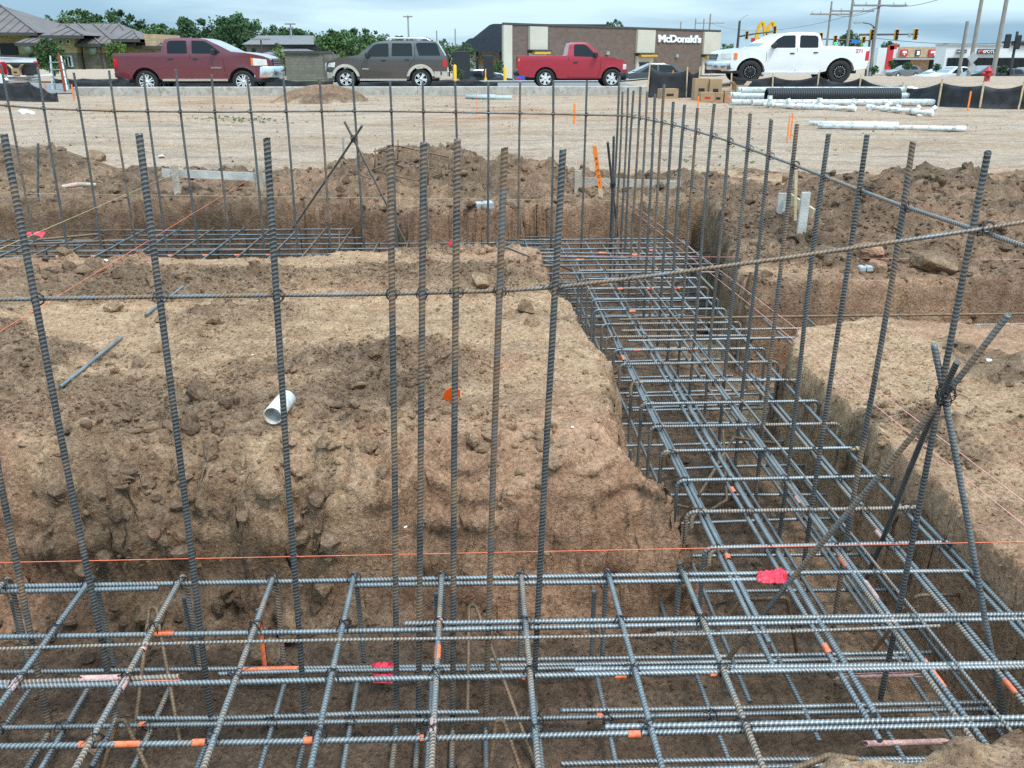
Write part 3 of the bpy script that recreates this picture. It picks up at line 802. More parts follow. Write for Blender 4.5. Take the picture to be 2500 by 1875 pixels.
plan('roof_coping', M['coping'], vt - 0.12, vt + 0.06, 0.08)
def uu(x, y=100): return fa.uv(x, y)[0]
for i, (xa, xb) in enumerate(((1086, 1103), (1141, 1179), (1373, 1411), (1517, 1552))):
    ua, ub = uu(xa), uu(xb)
    vm = fa.uv(xa, 107 if i < 2 else (114 if i == 2 else 117))[1]
    if i == 0:
        rbox('cream_panel', M['cream'], ua - 0.05, ub, vb, vt - 0.16, -0.22, 0.0)
    else:
        rbox('cream_panel', M['cream'], ua, ub, vm, vt - 0.2, -0.25, 0.0)
        rbox('cream_panel', M['cream'], ua + 0.05, ub - 0.1, vb, vm - 0.3, -0.20, 0.0)
        a = rbox('awning', M['coping'], ua - 0.15, ub + 0.15, vm - 0.16, vm - 0.03, -0.75, 0.0)
        rbox('awning_light', M['yellow'], ua + 0.2, ub - 0.05, vm - 0.40, vm - 0.18, -0.70, -0.3, a)
for (xa, xb, ya, yb) in ((1378, 1397, 136, 154), (1520, 1538, 139, 152)):
    ua, va = fa.uv(xa, ya); ub, vb2 = fa.uv(xb, yb)
    w_ = rbox('service_window', M['glass'], ua, ub, vb2 - 0.3, va, -0.26, -0.19); rbox('window_frame', M['coping'], ua - 0.08, ub + 0.08, va, va + 0.1, -0.3, -0.19, w_)
for x, y in ((1310, 114), (1460, 120)):
    ua, va = fa.uv(x, y); rbox('wall_lamp', M['galv'], ua - 0.25, ua + 0.25, va - 0.2, va + 0.15, -0.25, 0)
uA, vA = fa.uv(1468, 83)
sg = link('sign_lettering', text_mesh('sign_lettering', "McDonald's", 0.78, simple('white_sign', (0.85, 0.86, 0.86), 0.4), 0.06, 0.035, 0.95), rest, loc=(uA, -0.09, vA - vb - 0.42), rot=(math.pi / 2, 0, 0))
w_tx = uu(1513) - uu(1421); sg.scale = (w_tx / max(sg.dimensions.x, 0.1), 1.0, 1.0)
# ---------------------------------------------------------------- dark-roofed building left of it
fb = Facade(gy(1000, 150, 112), gy(1100, 150, 112.6))
uB, vB = fb.uv(1010, 108); vR = fb.uv(1090, 48)[1]
cl = empty('clinic_building', (fb.A.x, fb.A.y, -2.4), fb.rz, 'white building with tall dark hipped roof behind the restaurant', 'building')
def cbox(name, mat, a, b_, parent=cl): 
    m = MB(); m.box(a, b_); return m.build(name, mat, parent)
zE = fb.uv(1000, 106)[1] + 2.4; zR = vR + 2.4
cbox('wall', M['white_wall'], (1.6, 0.3, 0), (24, 16, zE - 0.05))
rx = gy(1078, 48, 118).x - fb.A.x; ex = gy(1012, 106, 110.5).x - fb.A.x
r_ = MB(); r_.add([(ex, -1.5, zE), (25, -1.5, zE), (25, 18, zE), (ex + 0.4, 18, zE), (rx, 6.0, zR), (19, 6.0, zR), (19, 10, zR), (rx, 10, zR)], [(0, 1, 5, 4), (1, 2, 6, 5), (2, 3, 7, 6), (3, 0, 4, 7), (4, 5, 6, 7), (3, 2, 1, 0)])
r_.build('roof', M['shingle'], cl)
lo_ = MB(); zl = fb.uv(1000, 90)[1] + 2.4; lo_.add([(-0.6, -2.5, zE - 0.3), (6, -2.5, zE - 0.3), (6, 6, zE - 0.3), (-0.6, 6, zE - 0.3), (1.2, 0.5, zl + 0.4), (6, 0.5, zl + 0.4), (6, 4, zl + 0.4), (1.2, 4, zl + 0.4)], [(0, 1, 5, 4), (1, 2, 6, 5), (2, 3, 7, 6), (3, 0, 4, 7), (4, 5, 6, 7), (3, 2, 1, 0)])
lo_.build('porch_roof', M['shingle'], cl)
for x in (0.2, 1.4, 4.2): cbox('column', M['dark'], (x, -2.2, 0), (x + 0.28, -1.9, zE - 0.3))
cbox('garage_door', M['grey_wall'], (3.2, 0.2, 0), (5.6, 0.32, 2.5)); cbox('beam', M['yellow'], (1.2, -0.4, zE - 1.5), (5.6, -0.2, zE - 1.25))
cbox('window', M['glass'], (7.6, 0.2, 1.1), (9.0, 0.32, 2.4))
# ---------------------------------------------------------------- tan brick building at the left
YB = 82.0
def LX(x): return gy(x, 120, YB).x
def LZ(y): return gy(100, y, YB).z
zb0 = -2.0
tanb = empty('school_building', (LX(0), YB, zb0), 0, 'long tan brick building with grey hipped metal roofs at the left', 'building')
X0 = LX(0)
def tb(name, mat, xa, xb, ya, yb, d0, d1, parent=tanb):
    m = MB(); m.box((LX(xa) - X0, d0, LZ(yb) - zb0), (LX(xb) - X0, d1, LZ(ya) - zb0)); return m.build(name, mat, parent)
def hip(name, xa, xb, ye, ra, rb, d0, d1, parent=tanb, mat='metal_roof'):
    """hipped roof: eave between two bearings, ridge between two surveyed points"""
    ym = (d0 + d1) / 2
    A_, B_ = gy(ra[0], ra[1], YB + ym), gy(rb[0], rb[1], YB + ym)
    x0, x1, ze = gy(xa, ye, YB + d0).x - X0, gy(xb, ye, YB + d0).x - X0, gy(xa, ye, YB + d0).z - zb0
    rA, rB = Vector((A_.x - X0, ym, A_.z - zb0)), Vector((B_.x - X0, ym, B_.z - zb0))
    v = [(x0, d0, ze), (x1, d0, ze), (x1, d1, ze), (x0, d1, ze), rA, rB]
    m = MB(); m.add(v, [(0, 1, 5, 4), (1, 2, 5), (2, 3, 4, 5), (3, 0, 4), (3, 2, 1, 0)])
    ro = m.build(name, M[mat], parent)
    s_ = MB(); nseam = max(4, int((x1 - x0) / 0.75))
    for k in range(1, nseam):
        x = x0 + (x1 - x0) * k / nseam; t = 1.0
        if x < rA.x: t = (x - x0) / max(rA.x - x0, 0.01)
        if x > rB.x: t = (x1 - x) / max(x1 - rB.x, 0.01)
        zr = rA.z + (rB.z - rA.z) * min(1, max(0, (x - rA.x) / max(rB.x - rA.x, 0.01)))
        s_.bar((x, d0, ze + 0.03), (x, d0 + (ym - d0) * t, ze + (zr - ze) * t + 0.03), 0.05, 0.07)
    tag(s_.build('roof_seams', M[mat], ro), kind='stuff')
    h_ = MB(); h_.bar(Vector(v[1]) + Vector((0, 0, 0.06)), rB + Vector((0, 0, 0.06)), 0.14, 0.08); h_.build('hip_cap', M['metal_roof'], ro)
    f = MB(); f.box((x0 - 0.05, d0 - 0.06, ze - 0.26), (x1 + 0.05, d0 + 0.1, ze - 0.01)); f.build('fascia', M['coping'], ro)
    return ro
tb('wall', M['tan_brick'], -40, 75, 70, 118, 2.0, 14); tb('wall_base', M['dark_brick'], -40, 75, 116, 150, 1.9, 14)
hip('roof', -150, 78, 70, (-60, 11), (0, 11), 0.5, 14)
tb('wall', M['tan_brick'], 75, 290, 90, 116, 4.0, 16); tb('wall_base', M['dark_brick'], 75, 290, 115, 150, 3.9, 16)
hip('roof', 62, 292, 95, (64, 51), (256, 51), 2.8, 14)
tb('wall', M['tan_brick'], 112, 160, 74, 116, 0.6, 8); tb('wall_base', M['dark_brick'], 112, 160, 115, 150, 0.5, 8)
hip('roof', 87, 178, 76, (132, 55), (142, 55), -0.8, 8)
tb('wall', M['tan_brick'], 164, 208, 94, 116, 1.6, 8); tb('wall_base', M['dark_brick'], 164, 208, 115, 150, 1.5, 8)
hip('roof', 162, 216, 94, (160, 52), (170, 52), 0.6, 12)
hip('roof', 198, 250, 94, (178, 53), (202, 53), 1.2, 12)
hip('roof', 33, 92, 92, (70, 77), (84, 77), -1.6, 5)
tb('wall', M['tan_brick'], 291, 316, 72, 100, 3.0, 10); hip('roof', 241, 300, 84, (250, 66), (290, 66), 1.6, 9)
tb('wall', M['tan_brick'], 290, 350, 98, 118, 4.5, 12); tb('wall_base', M['dark_brick'], 290, 350, 117, 150, 4.4, 12); hip('roof', 292, 357, 99, (306, 81), (325, 81), 3.0, 12)
tb('window', M['glass'], -20, 17, 93, 118, 1.8, 2.05); tb('window', M['glass'], 41, 51, 116, 124, 1.8, 2.05)
for xa in (127, 143): 
    w_ = tb('window', M['white_wall'], xa - 1, xa + 8, 85, 95, 0.5, 0.65); tb('window_pane', M['glass'], xa + 1, xa + 6, 87, 93, 0.46, 0.55, w_)
d_ = tb('door', M['white_wall'], 133, 150, 120, 145, 0.35, 0.5); tb('door_pane', M['glass'], 136, 140, 122, 143, 0.3, 0.45, d_); tb('door_pane', M['glass'], 143, 147, 122, 143, 0.3, 0.45, d_)
for xa, ya in ((42, 105), (185, 107)):
    m = MB(); m.lathe([(0, 0), (0.45, 0.0), (0.45, 0.12), (0, 0.12)], 16, Matrix.Translation((LX(xa) - X0, 1.5 if xa > 100 else 1.9, LZ(ya) - zb0)) @ Matrix.Rotation(math.pi / 2, 4, 'X')); m.build('round_vent', M['galv'], tanb)
for xa in (205, 222): tb('downpipe', M['coping'], xa, xa + 1.5, 98, 148, 1.3, 1.45)
# ---------------------------------------------------------------- grey house and block shed
fh = Facade(gy(525, 150, 95), gy(705, 150, 95)); hz0 = -2.2
gh_ = empty('grey_house', (fh.A.x, 95, hz0), 0, 'grey sided house with low shingled roof behind the maroon pickup', 'building')
def gbx(name, mat, xa, xb, ya, yb, d0, d1, parent=gh_, Y=95):
    m = MB(); m.box((gy(xa, 100, Y).x - fh.A.x, d0, gy(600, yb, Y).z - hz0), (gy(xb, 100, Y).x - fh.A.x, d1, gy(600, ya, Y).z - hz0)); return m.build(name, mat, parent)
gbx('wall', M['grey_wall'], 527, 702, 95, 165, 1.0, 12)
x0_, x1_ = gy(522, 100, 95).x - fh.A.x, gy(710, 100, 95).x - fh.A.x; ze_, zr_ = gy(600, 96, 95).z - hz0, gy(600, 74, 95).z - hz0
m = MB(); m.add([(x0_, 0, ze_), (x1_, 0, ze_), (x1_, 13, ze_), (x0_, 13, ze_), (x0_ + 0.3, 6.5, zr_), (x1_ - 0.3, 6.5, zr_)], [(0, 1, 5, 4), (1, 2, 5), (2, 3, 4, 5), (3, 0, 4), (3, 2, 1, 0)]); m.build('roof', M['grey_shingle'], gh_)
m = MB(); zl_ = gy(600, 118, 95).z - hz0; m.add([(x0_ + 2, -3, zl_), (x0_ + 8.5, -3, zl_), (x0_ + 8.5, 1, zl_), (x0_ + 2, 1, zl_), (x0_ + 4.5, 0.9, ze_ - 0.3), (x0_ + 6, 0.9, ze_ - 0.3)], [(0, 1, 5, 4), (1, 2, 5), (2, 3, 4, 5), (3, 0, 4), (3, 2, 1, 0)]); m.build('porch_roof', M['grey_shingle'], gh_)
for xa in (538, 580, 660): gbx('window', M['glass'], xa, xa + 8, 105, 115, 0.94, 1.02)
fs_ = gy(610, 168, 66)
shed = empty('block_shed', (fs_.x, 66, -1.2), 0, 'grey block enclosure with dark coping in front of the grey house', 'building')
def sx(x): return gy(x, 120, 66).x - fs_.x
zt_ = gy(650, 116, 66).z + 1.2
m = MB(); m.box((sx(615), 0, 0), (sx(690), 6, zt_)); m.build('wall', M['grey_block'], shed)
m = MB(); m.box((sx(613), -0.12, zt_), (sx(692), 6.1, zt_ + 0.18)); m.build('coping', M['coping'], shed)
m = MB(); m.box((sx(690) , 1.5, 0), (sx(702), 7, zt_ - 0.05)); m.build('side_wall', M['grey_block'], shed)
# ---------------------------------------------------------------- shops on the right
fr = Facade(gy(1899, 150, 150), gy(2056, 150, 150)); rz0 = -2.5
sh1 = empty('shop_building', (fr.A.x, 150, rz0), 0, 'white and tan shop with red panels and red pylon across the road', 'building')
def s1(name, mat, xa, xb, ya, yb, d0, d1, parent=sh1):
    m = MB(); m.box((gy(xa, 130, 150).x - fr.A.x, d0, gy(1980, yb, 150).z - rz0), (gy(xb, 130, 150).x - fr.A.x, d1, gy(1980, ya, 150).z - rz0)); return m.build(name, mat, parent)
s1('wall', M['white_wall'], 1900, 2056, 103, 160, 1, 4); s1('tan_front', M['tan_brick'], 1944, 2046, 101, 124, 0.5, 3.5); s1('glass_front', M['glass'], 1930, 2046, 129, 150, 0.6, 1.0)
s1('canopy', M['galv'], 1925, 2050, 125, 129, -1.5, 1.0); s1('tan_front', M['tan_brick'], 1970, 2010, 128, 150, 0.4, 0.9)
for xa, xb, ya, yb in ((1945, 1960, 107, 121), (2006, 2033, 107, 122)):
    q = s1('sign_panel', M['sign_red'], xa, xb, ya, yb, 0.2, 0.5); s1('sign_mark', M['white'], xa + 3, xb - 3, ya + 3, ya + 8, 0.12, 0.22, q); s1('sign_mark', M['white'], xa + (xb - xa) * 0.4, xa + (xb - xa) * 0.6, ya + 9, yb - 2, 0.12, 0.22, q)
q = s1('menu_board', M['dark'], 1978, 1988, 108, 121, 0.3, 0.5); s1('board_face', M['white'], 1980, 1986, 110, 119, 0.25, 0.35, q)
m = MB(); p0 = gy(1918, 150, 146); p1 = gy(1926, 100, 146)
m.bar(gy(1917, 150, 146), gy(1925, 99, 146), 0.9, 0.5, (0, 1, 0)); m.bar(gy(1921, 103, 146), gy(1936, 101, 146), 0.7, 0.5, (0, 1, 0)); o = m.build('red_pylon', M['sign_red']); tag(o, 'slanting red pylon beside the far shop', 'sign')
fz = Facade(gy(2050, 150, 128), gy(2330, 150, 128)); zz0 = -2.3
sh2 = empty('shop_building', (fz.A.x, 128, zz0), 0, 'white flat shop with a dark glass front at the right edge', 'building')
def s2(name, mat, xa, xb, ya, yb, d0, d1, parent=sh2):
    m = MB(); m.box((gy(xa, 130, 128).x - fz.A.x, d0, gy(2150, yb, 128).z - zz0), (gy(xb, 130, 128).x - fz.A.x, d1, gy(2150, ya, 128).z - zz0)); return m.build(name, mat, parent)
s2('wall', M['white_wall'], 2048, 2330, 97, 168, 1, 4); s2('cornice', M['galv'], 2046, 2332, 95, 98, 0.8, 4.1)
for k in range(12): 
    q = s2('shop_window', M['glass'], 2054 + k * 16, 2054 + k * 16 + 14.8, 125, 163, 0.85, 1.02)
q = s2('sign_panel', M['dark'], 2070, 2090, 107, 115, 0.6, 1.0); q2 = s2('sign_panel', M['dark'], 2116, 2156, 106, 116, 0.6, 1.0); q3 = s2('sign_panel', M['dark'], 2186, 2240, 88, 98, 0.6, 1.0)
M['signtext'] = simple('sign_text', (0.82, 0.80, 0.78), 0.5)
tx = link('sign_lettering', text_mesh('sign_lettering', 'CHIPOTLE', 0.42, M['signtext'], 0.02, 0.01), sh2, loc=(gy(2138, 112, 128).x - fz.A.x, 0.55, gy(2138, 114.6, 128).z - zz0), rot=(math.pi / 2, 0, 0))
tx = link('sign_lettering', text_mesh('sign_lettering', 'CHIPOTLE', 0.22, M['signtext'], 0.02, 0.0), sh2, loc=(gy(2080, 112, 128).x - fz.A.x, 0.55, gy(2080, 113, 128).z - zz0), rot=(math.pi / 2, 0, 0))
m = MB(); c_ = Vector((gy(2123, 111, 128).x - fz.A.x, 0.5, gy(2123, 111, 128).z - zz0)); m.lathe([(0, 0), (0.24, 0), (0.24, 0.06), (0, 0.06)], 12, Matrix.Translation(c_) @ Matrix.Rotation(math.pi / 2, 4, 'X')); m.build('sign_mark', M['sign_red'], sh2)

# ---------------------------------------------------------------- golden arches on their post
ga = gy(1640, 95, 122)
arch_sign = empty('arches_sign', (ga.x, ga.y, -2), 0, 'tall yellow double-arch sign above a red panel behind the white pickup', 'sign')
def ax_(x): return gy(x, 70, 122).x - ga.x
def az_(y): return gy(1650, y, 122).z + 2
for (xa, xb) in ((1634, 1655), (1655, 1677)):
    pts = []
    for k in range(15):
        t = k / 14 * 2 - 1
        pts.append(((ax_(xa) + ax_(xb)) / 2 + (ax_(xb) - ax_(xa)) / 2 * t, az_(88) + (az_(49) - az_(88)) * (1 - abs(t) ** 2.3)))
    for k in range(14):
        (x0, z0), (x1, z1) = pts[k], pts[k + 1]
    m = MB()
    for (x0, z0), (x1, z1) in zip(pts[:-1], pts[1:]): m.bar((x0, 0, z0), (x1, 0, z1), 0.40, 0.42, (0, 1, 0))
    m.build('arch', M['yellow'], arch_sign)
m = MB(); m.box((ax_(1625), -0.1, az_(91)), (ax_(1680), 0.25, az_(82))); m.build('red_panel', M['sign_red'], arch_sign)
m = MB(); m.box((ax_(1650), -0.05, 0), (ax_(1658), 0.2, az_(90))); m.build('post', M['coping'], arch_sign)

# ---------------------------------------------------------------- poles and signals
def upole(label, xb, yb, xt, yt, Y, r0, r1, mat='pole_wood', arms=(), cat='utility pole', name='utility_pole', ins=True):
    t = gy(xt, yt, Y); base = Vector((t.x, Y, -3.0))
    o = empty(name, base, 0, label, cat)
    m = MB(); m.tube([(0, 0, 0), (0, 0, (t.z + 3) * 0.5), (0, 0, t.z + 3)], [r0, (r0 + r1) / 2, r1], 10); m.build('pole', M[mat], o)
    for (ya, half) in arms:
        z = gy(xt, ya, Y).z + 3
        m = MB(); m.box((-half, -0.2, z - 0.07), (half, -0.06, z + 0.07)); a = m.build('cross_arm', M['pole_wood'], o)
        if ins:
            m = MB()
            for k in (-0.92, -0.5, 0.5, 0.92): m.tube([(half * k, -0.13, z + 0.06), (half * k, -0.13, z + 0.28)], [0.05, 0.035], 6)
            m.build('insulator', M['galv'], a)
    return o
upole('wooden utility pole with one cross-arm nearest the white pickup bed', 1788, 96, 1797, 3, 95, 0.13, 0.09, arms=((31, 2.1),))
upole('wooden utility pole with bundled wires beside the green tree', 1830, 96, 1845, -20, 92, 0.16, 0.11, arms=((24, 2.2),))
upole('tall wooden pole at the crossing beside the signal arm', 1883, 154, 1904, -25, 80, 0.15, 0.11, arms=((12, 2.4),))
upole('short cut-off wooden pole in front of the white shop', 2070, 166, 2090, 46, 64, 0.13, 0.11)
upole('tall wooden pole carrying the white diamond signs', 2096, 168, 2125, -25, 60, 0.15, 0.11)
upole('rightmost tall wooden pole beside the red hydrant', 2147, 168, 2179, -25, 58, 0.16, 0.12)
upole('slim far utility pole above the restaurant roof', 1535, 62, 1535, 30, 170, 0.2, 0.14, arms=((50, 2.6),))
upole('far steel pole standing above the suv', 882, 100, 881, 33, 120, 0.14, 0.1, 'galv', arms=((36, 0.6),), ins=False)
upole('lamp pole behind the grey house', 628, 130, 627, 51, 100, 0.1, 0.08, 'galv', arms=((52, 0.55),), ins=False)
upole('dark lamp post before the grey house', 564, 120, 563, 84, 85, 0.08, 0.07, 'coping', arms=((85, 0.9),), ins=False)
for k, (x, yt) in enumerate(((1471, 47), (1503, 40), (1521, 41), (943, 66), (983, 62))):
    upole(['thin far pole left of three above the restaurant', 'thin far pole, middle of three above the restaurant', 'thin far pole right of three above the restaurant', 'thin far pole right of the steel pole', 'thin far pole nearest the dark hipped roof'][k], x, 70, x, yt, 190, 0.16, 0.12)
# signal heads
def signal_head(parent, p, lit=None):
    b = MB(); b.box((p.x - 0.17, p.y - 0.16, p.z - 0.5), (p.x + 0.17, p.y + 0.12, p.z + 0.5), bev=0.04); h = b.build('signal_head', M['yellow'], parent)
    b = MB(); b.box((p.x - 0.14, p.y - 0.20, p.z - 0.46), (p.x + 0.14, p.y - 0.155, p.z + 0.46)); b.build('face_plate', M['dark'], h)
    for k in range(3):
        b = MB(); c = Vector((p.x, p.y - 0.20, p.z + 0.31 - 0.31 * k)); m_ = Matrix.Translation(c) @ Matrix.Rotation(math.pi / 2, 4, 'X')
        b.lathe([(0, 0), (0.10, 0), (0.12, 0.08), (0.10, 0.02)], 12, m_); b.build('lens', M['lens_green'] if lit == k else M['lamp_amber'], h)
    return h
sp_ = gy(1886, 150, 88); sig = empty('traffic_signal', (sp_.x, 88, -2.0), 0, 'traffic signal mast with three yellow heads reaching right', 'traffic signal')
def sl(x, y): p = gy(x, y, 88); return Vector((p.x - sp_.x, 0, p.z + 2.0))
m = MB(); m.tube([(0, 0, 0), sl(1888, 58)], [0.16, 0.12], 10); m.build('pole', M['coping'], sig)
m = MB(); m.tube([sl(1856, 75), sl(1900, 74.5), sl(1984, 74)], [0.1, 0.09, 0.06], 8); arm_ = m.build('mast_arm', M['coping'], sig)
m = MB(); m.tube([sl(1888, 58), sl(1880, 52), sl(1865, 49), sl(1853, 48.5)], 0.05, 8); m.build('lamp_arm', M['coping'], sig)
m = MB(); m.box(tuple(sl(1852, 50) - Vector((0.3, 0.15, 0.05))), tuple(sl(1860, 48.5) + Vector((0.1, 0.15, 0.05)))); m.build('street_lamp', M['galv'], sig)
for x, y in ((1881, 75), (1934, 75), (1975, 74)): signal_head(sig, sl(x, y) + Vector((0, -0.2, 0)))
m = MB(); m.box(tuple(sl(1960, 81) + Vector((0, -0.1, 0))), tuple(sl(1968, 71) + Vector((0, -0.04, 0)))); m.build('lane_sign', M['galv'], sig)
sp2 = gy(1592, 110, 118); sg2 = empty('traffic_signal', (sp2.x, 118, -2.0), 0, 'dark traffic signal mast with curved lamp left of the arches', 'traffic signal')
def sl2(x, y): p = gy(x, y, 118); return Vector((p.x - sp2.x, 0, p.z + 2.0))
m = MB(); m.tube([(0, 0, 0), sl2(1598, 45)], [0.2, 0.14], 10); m.build('pole', M['coping'], sg2)
m = MB(); m.tube([sl2(1595, 79), sl2(1630, 73), sl2(1674, 68)], [0.12, 0.1, 0.07], 8); m.build('mast_arm', M['coping'], sg2)
m = MB(); m.tube([sl2(1598, 45), sl2(1603, 39), sl2(1610, 34), sl2(1617, 32)], 0.06, 8); m.build('lamp_arm', M['galv'], sg2)
for x, y in ((1612, 76), (1672, 65)): signal_head(sg2, sl2(x, y) + Vector((0, -0.2, 0)))
g3 = gy(1802, 88, 100); sg3 = empty('traffic_signal', (g3.x, 100, -2.0), 0, 'low signal with a green light beside the blue street sign', 'traffic signal')
def sl3(x, y): p = gy(x, y, 100); return Vector((p.x - g3.x, 0, p.z + 2.0))
m = MB(); m.tube([sl3(1770, 84), sl3(1800, 85), sl3(1880, 88)], 0.06, 8); m.build('mast_arm', M['coping'], sg3)
m = MB(); m.tube([(sl3(1880, 88).x, 0, 0), sl3(1880, 80)], 0.13, 8); m.build('pole', M['coping'], sg3)
signal_head(sg3, sl3(1802, 87) + Vector((0, -0.2, 0)), 2); signal_head(sg3, sl3(1863, 89) + Vector((0, -0.2, 0)), 2); signal_head(sg3, sl3(1771, 81) + Vector((0, -0.2, 0)))
m = MB(); m.box(tuple(sl3(1838, 94) + Vector((0, -0.15, 0))), tuple(sl3(1856, 86) + Vector((0, -0.1, 0)))); m.build('street_sign', M['sign_blue'], sg3)
g4 = gy(2175, 160, 75); sg4 = empty('traffic_signal', (g4.x, 75, -2.0), 0, 'traffic signal heads facing away at the right picture edge', 'traffic signal')
def sl4(x, y): p = gy(x, y, 75); return Vector((p.x - g4.x, 0, p.z + 2.0))
m = MB(); m.tube([sl4(2165, 91), sl4(2260, 92)], 0.06, 8); m.build('mast_arm', M['coping'], sg4)
m = MB(); m.tube([(sl4(2195, 92).x, 0, 0), sl4(2198, 68)], 0.11, 8); m.build('pole', M['coping'], sg4)
for x, y in ((2173, 89), (2195, 91)):
    p = sl4(x, y); b = MB(); b.box((p.x - 0.2, -0.35, p.z - 0.55), (p.x + 0.2, -0.1, p.z + 0.55), bev=0.05); b.build('signal_head', M['dark'], sg4)
# overhead wires
def wire(label, a, b, sag, r=0.02):
    a, b = Vector(a), Vector(b); pts = [a.lerp(b, k / 16) - Vector((0, 0, sag * 4 * (k / 16) * (1 - k / 16))) for k in range(17)]
    m = MB(); m.tube(pts, r, 5, False); return tag(m.build('overhead_wire', M['coping']), label, 'wire', 'overhead wires')
wire('overhead wire from the tall crossing pole towards the far restaurant pole', gy(1904, 14, 80), gy(1535, 50, 170), 1.6)
wire('overhead wire between the two crossing poles', gy(1904, 13, 80), gy(1797, 30, 95), 0.5)
wire('low overhead wire running right from the signal mast', gy(1888, 82, 88), gy(2230, 88, 90), 0.4, 0.025)
wire('overhead wire leaving the top right of the picture', gy(1904, 12, 80), gy(2100, -30, 60), 0.5)
# diamond signs seen from behind
for i, (x, y) in enumerate(((2101, 125), (2101, 148))):
    p = gy(x, y, 58); m = MB(); h = 0.36 if i == 0 else 0.34
    m.add([p + Vector((0, 0, h)), p + Vector((h, 0, 0)), p - Vector((0, 0, h)), p - Vector((h, 0, 0)), p + Vector((0, 0.02, h)), p + Vector((h, 0.02, 0)), p + Vector((0, 0.02, -h)), p + Vector((-h, 0.02, 0))], [(0, 1, 2, 3), (7, 6, 5, 4), (0, 4, 5, 1), (1, 5, 6, 2), (2, 6, 7, 3), (3, 7, 4, 0)])
    tag(m.build('road_sign', M['galv']), ['upper diamond road sign seen from its grey back', 'lower diamond road sign seen from its grey back'][i], 'sign')
# bollards and menu board by the restaurant lane
for i, (x, yt, yb, Y) in enumerate(((1109, 169, 196, 62), (1184, 168, 197, 62), (1222, 163, 197, 64))):
    pass
for i, (x, yt, yb, Y) in enumerate(((978, 168, 194, 60), (1046, 166, 172, 66), (1089, 164, 195, 62))):
    x = (983, 1049, 1091)[i]; p = gy(x, 170, Y); t = gy(x, (142, 149, 146)[i], Y)
    m = MB(); m.tube([(0, 0, 0), (0, 0, t.z + 1.2), (0, 0, t.z + 1.27)], [0.11, 0.11, 0.05], 10); tag(m.build('bollard', M['yellow'], None, (p.x, Y, -1.2)), ['yellow bollard beside the suv tail', 'yellow bollard by the black menu post', 'yellow bollard at the restaurant corner'][i], 'bollard', 'yellow bollards of the drive lane')
p = gy(997, 160, 64); m = MB(); m.box((-0.6, -0.1, 1.2), (0.6, 0.1, 3.0), bev=0.04); m.box((-0.1, -0.08, 0), (0.1, 0.08, 1.2)); tag(m.build('menu_board', M['dark'], None, (p.x, 64, -1.3)), 'black menu board on a post beside the drive lane', 'sign')
p = gy(1055, 160, 66); m = MB(); m.box((-0.35, -0.1, 1.3), (0.35, 0.1, 2.8), bev=0.04); m.box((-0.06, -0.06, 0), (0.06, 0.06, 1.3)); tag(m.build('speaker_post', M['dark'], None, (p.x, 66, -1.4)), 'slim black order post near the restaurant corner', 'sign')

# ---------------------------------------------------------------- trees
def tree(label, x, yb, yt, Y, wpx, mat='leaf', n=2600, seed=1, name='tree', group='trees behind the site', trunk=0.3, shape=1.0, zb=None, loose=0.0):
    rg = np.random.default_rng(seed)
    top = gy(x, yt, Y); zb_ = gy(x, yb, Y).z if zb is None else zb
    H = top.z - zb_; rw = abs(gy(x + wpx / 2, yt, Y).x - gy(x - wpx / 2, yt, Y).x) / 2
    o = empty(name, (top.x, Y, zb_), 0, label, 'tree', group)
    m = MB(); m.tube([(0, 0, 0), (0.1, 0, H * 0.3), (0, 0.1, H * 0.62), (0.05, 0, H * 0.9)], [trunk, trunk * 0.75, trunk * 0.45, 0.05], 8)
    for k in range(6):
        a = rg.uniform(0, 6.28); m.tube([(0, 0, H * rg.uniform(0.25, 0.5)), (math.cos(a) * rw * 0.4, math.sin(a) * rw * 0.4, H * 0.6), (math.cos(a) * rw * 0.75, math.sin(a) * rw * 0.75, H * rg.uniform(0.65, 0.85))], [trunk * 0.4, trunk * 0.22, 0.03], 6)
    m.build('trunk', M['bark'], o)
    # clumps of leaves through the crown's volume
    nc = 60
    cz0 = H * 0.10
    C = []
    while len(C) < nc:
        u = rg.uniform(-1, 1, 3)
        if (np.abs(u) ** 3).sum() < 1:
            t = (u[2] + 1) / 2
            C.append((u[0] * rw * 0.80, u[1] * rw * 0.80, cz0 + (H - cz0) * (0.03 + 0.86 * t), rg.uniform(0.20, 0.38) * rw * (1 - 0.3 * loose)))
    for _ in range(9):                                    # boughs standing out of the outline
        a_ = rg.uniform(0, 6.28); e_ = rg.uniform(0.1, 1.45)
        C[rg.integers(nc)] = (math.cos(a_) * math.cos(e_) * rw * 0.98, math.sin(a_) * math.cos(e_) * rw * 0.98, cz0 + (H - cz0) * (0.5 + 0.47 * math.sin(e_)), rw * rg.uniform(0.12, 0.2))
    C = np.array(C)
    per = n // nc
    ci = np.repeat(np.arange(nc), per); N_ = len(ci)
    d = rg.normal(size=(N_, 3)); d /= np.linalg.norm(d, axis=1)[:, None]
    rad = C[ci, 3] * rg.uniform(0.45, 1.12, N_)
    P = C[ci, :3] + d * rad[:, None] * (1, 1, 0.8)
    ls = rg.uniform(0.55, 1.3, N_) * rw * 0.055 + 0.03
    t1 = rg.normal(size=(N_, 3)); t1 /= np.linalg.norm(t1, axis=1)[:, None]
    nr = d + 0.8 * rg.normal(size=(N_, 3)); t2 = np.cross(t1, nr); t2 /= np.linalg.norm(t2, axis=1)[:, None] + 1e-9
    V = np.stack([P - t1 * ls[:, None], P + t2 * ls[:, None] * 0.6, P + t1 * ls[:, None], P - t2 * ls[:, None] * 0.6], 1).reshape(-1, 3)
    q = np.arange(N_ * 4).reshape(-1, 4)
    cr_ = link('crown', fast_mesh('crown', V, q, M[mat], smooth=False), o)
    return o
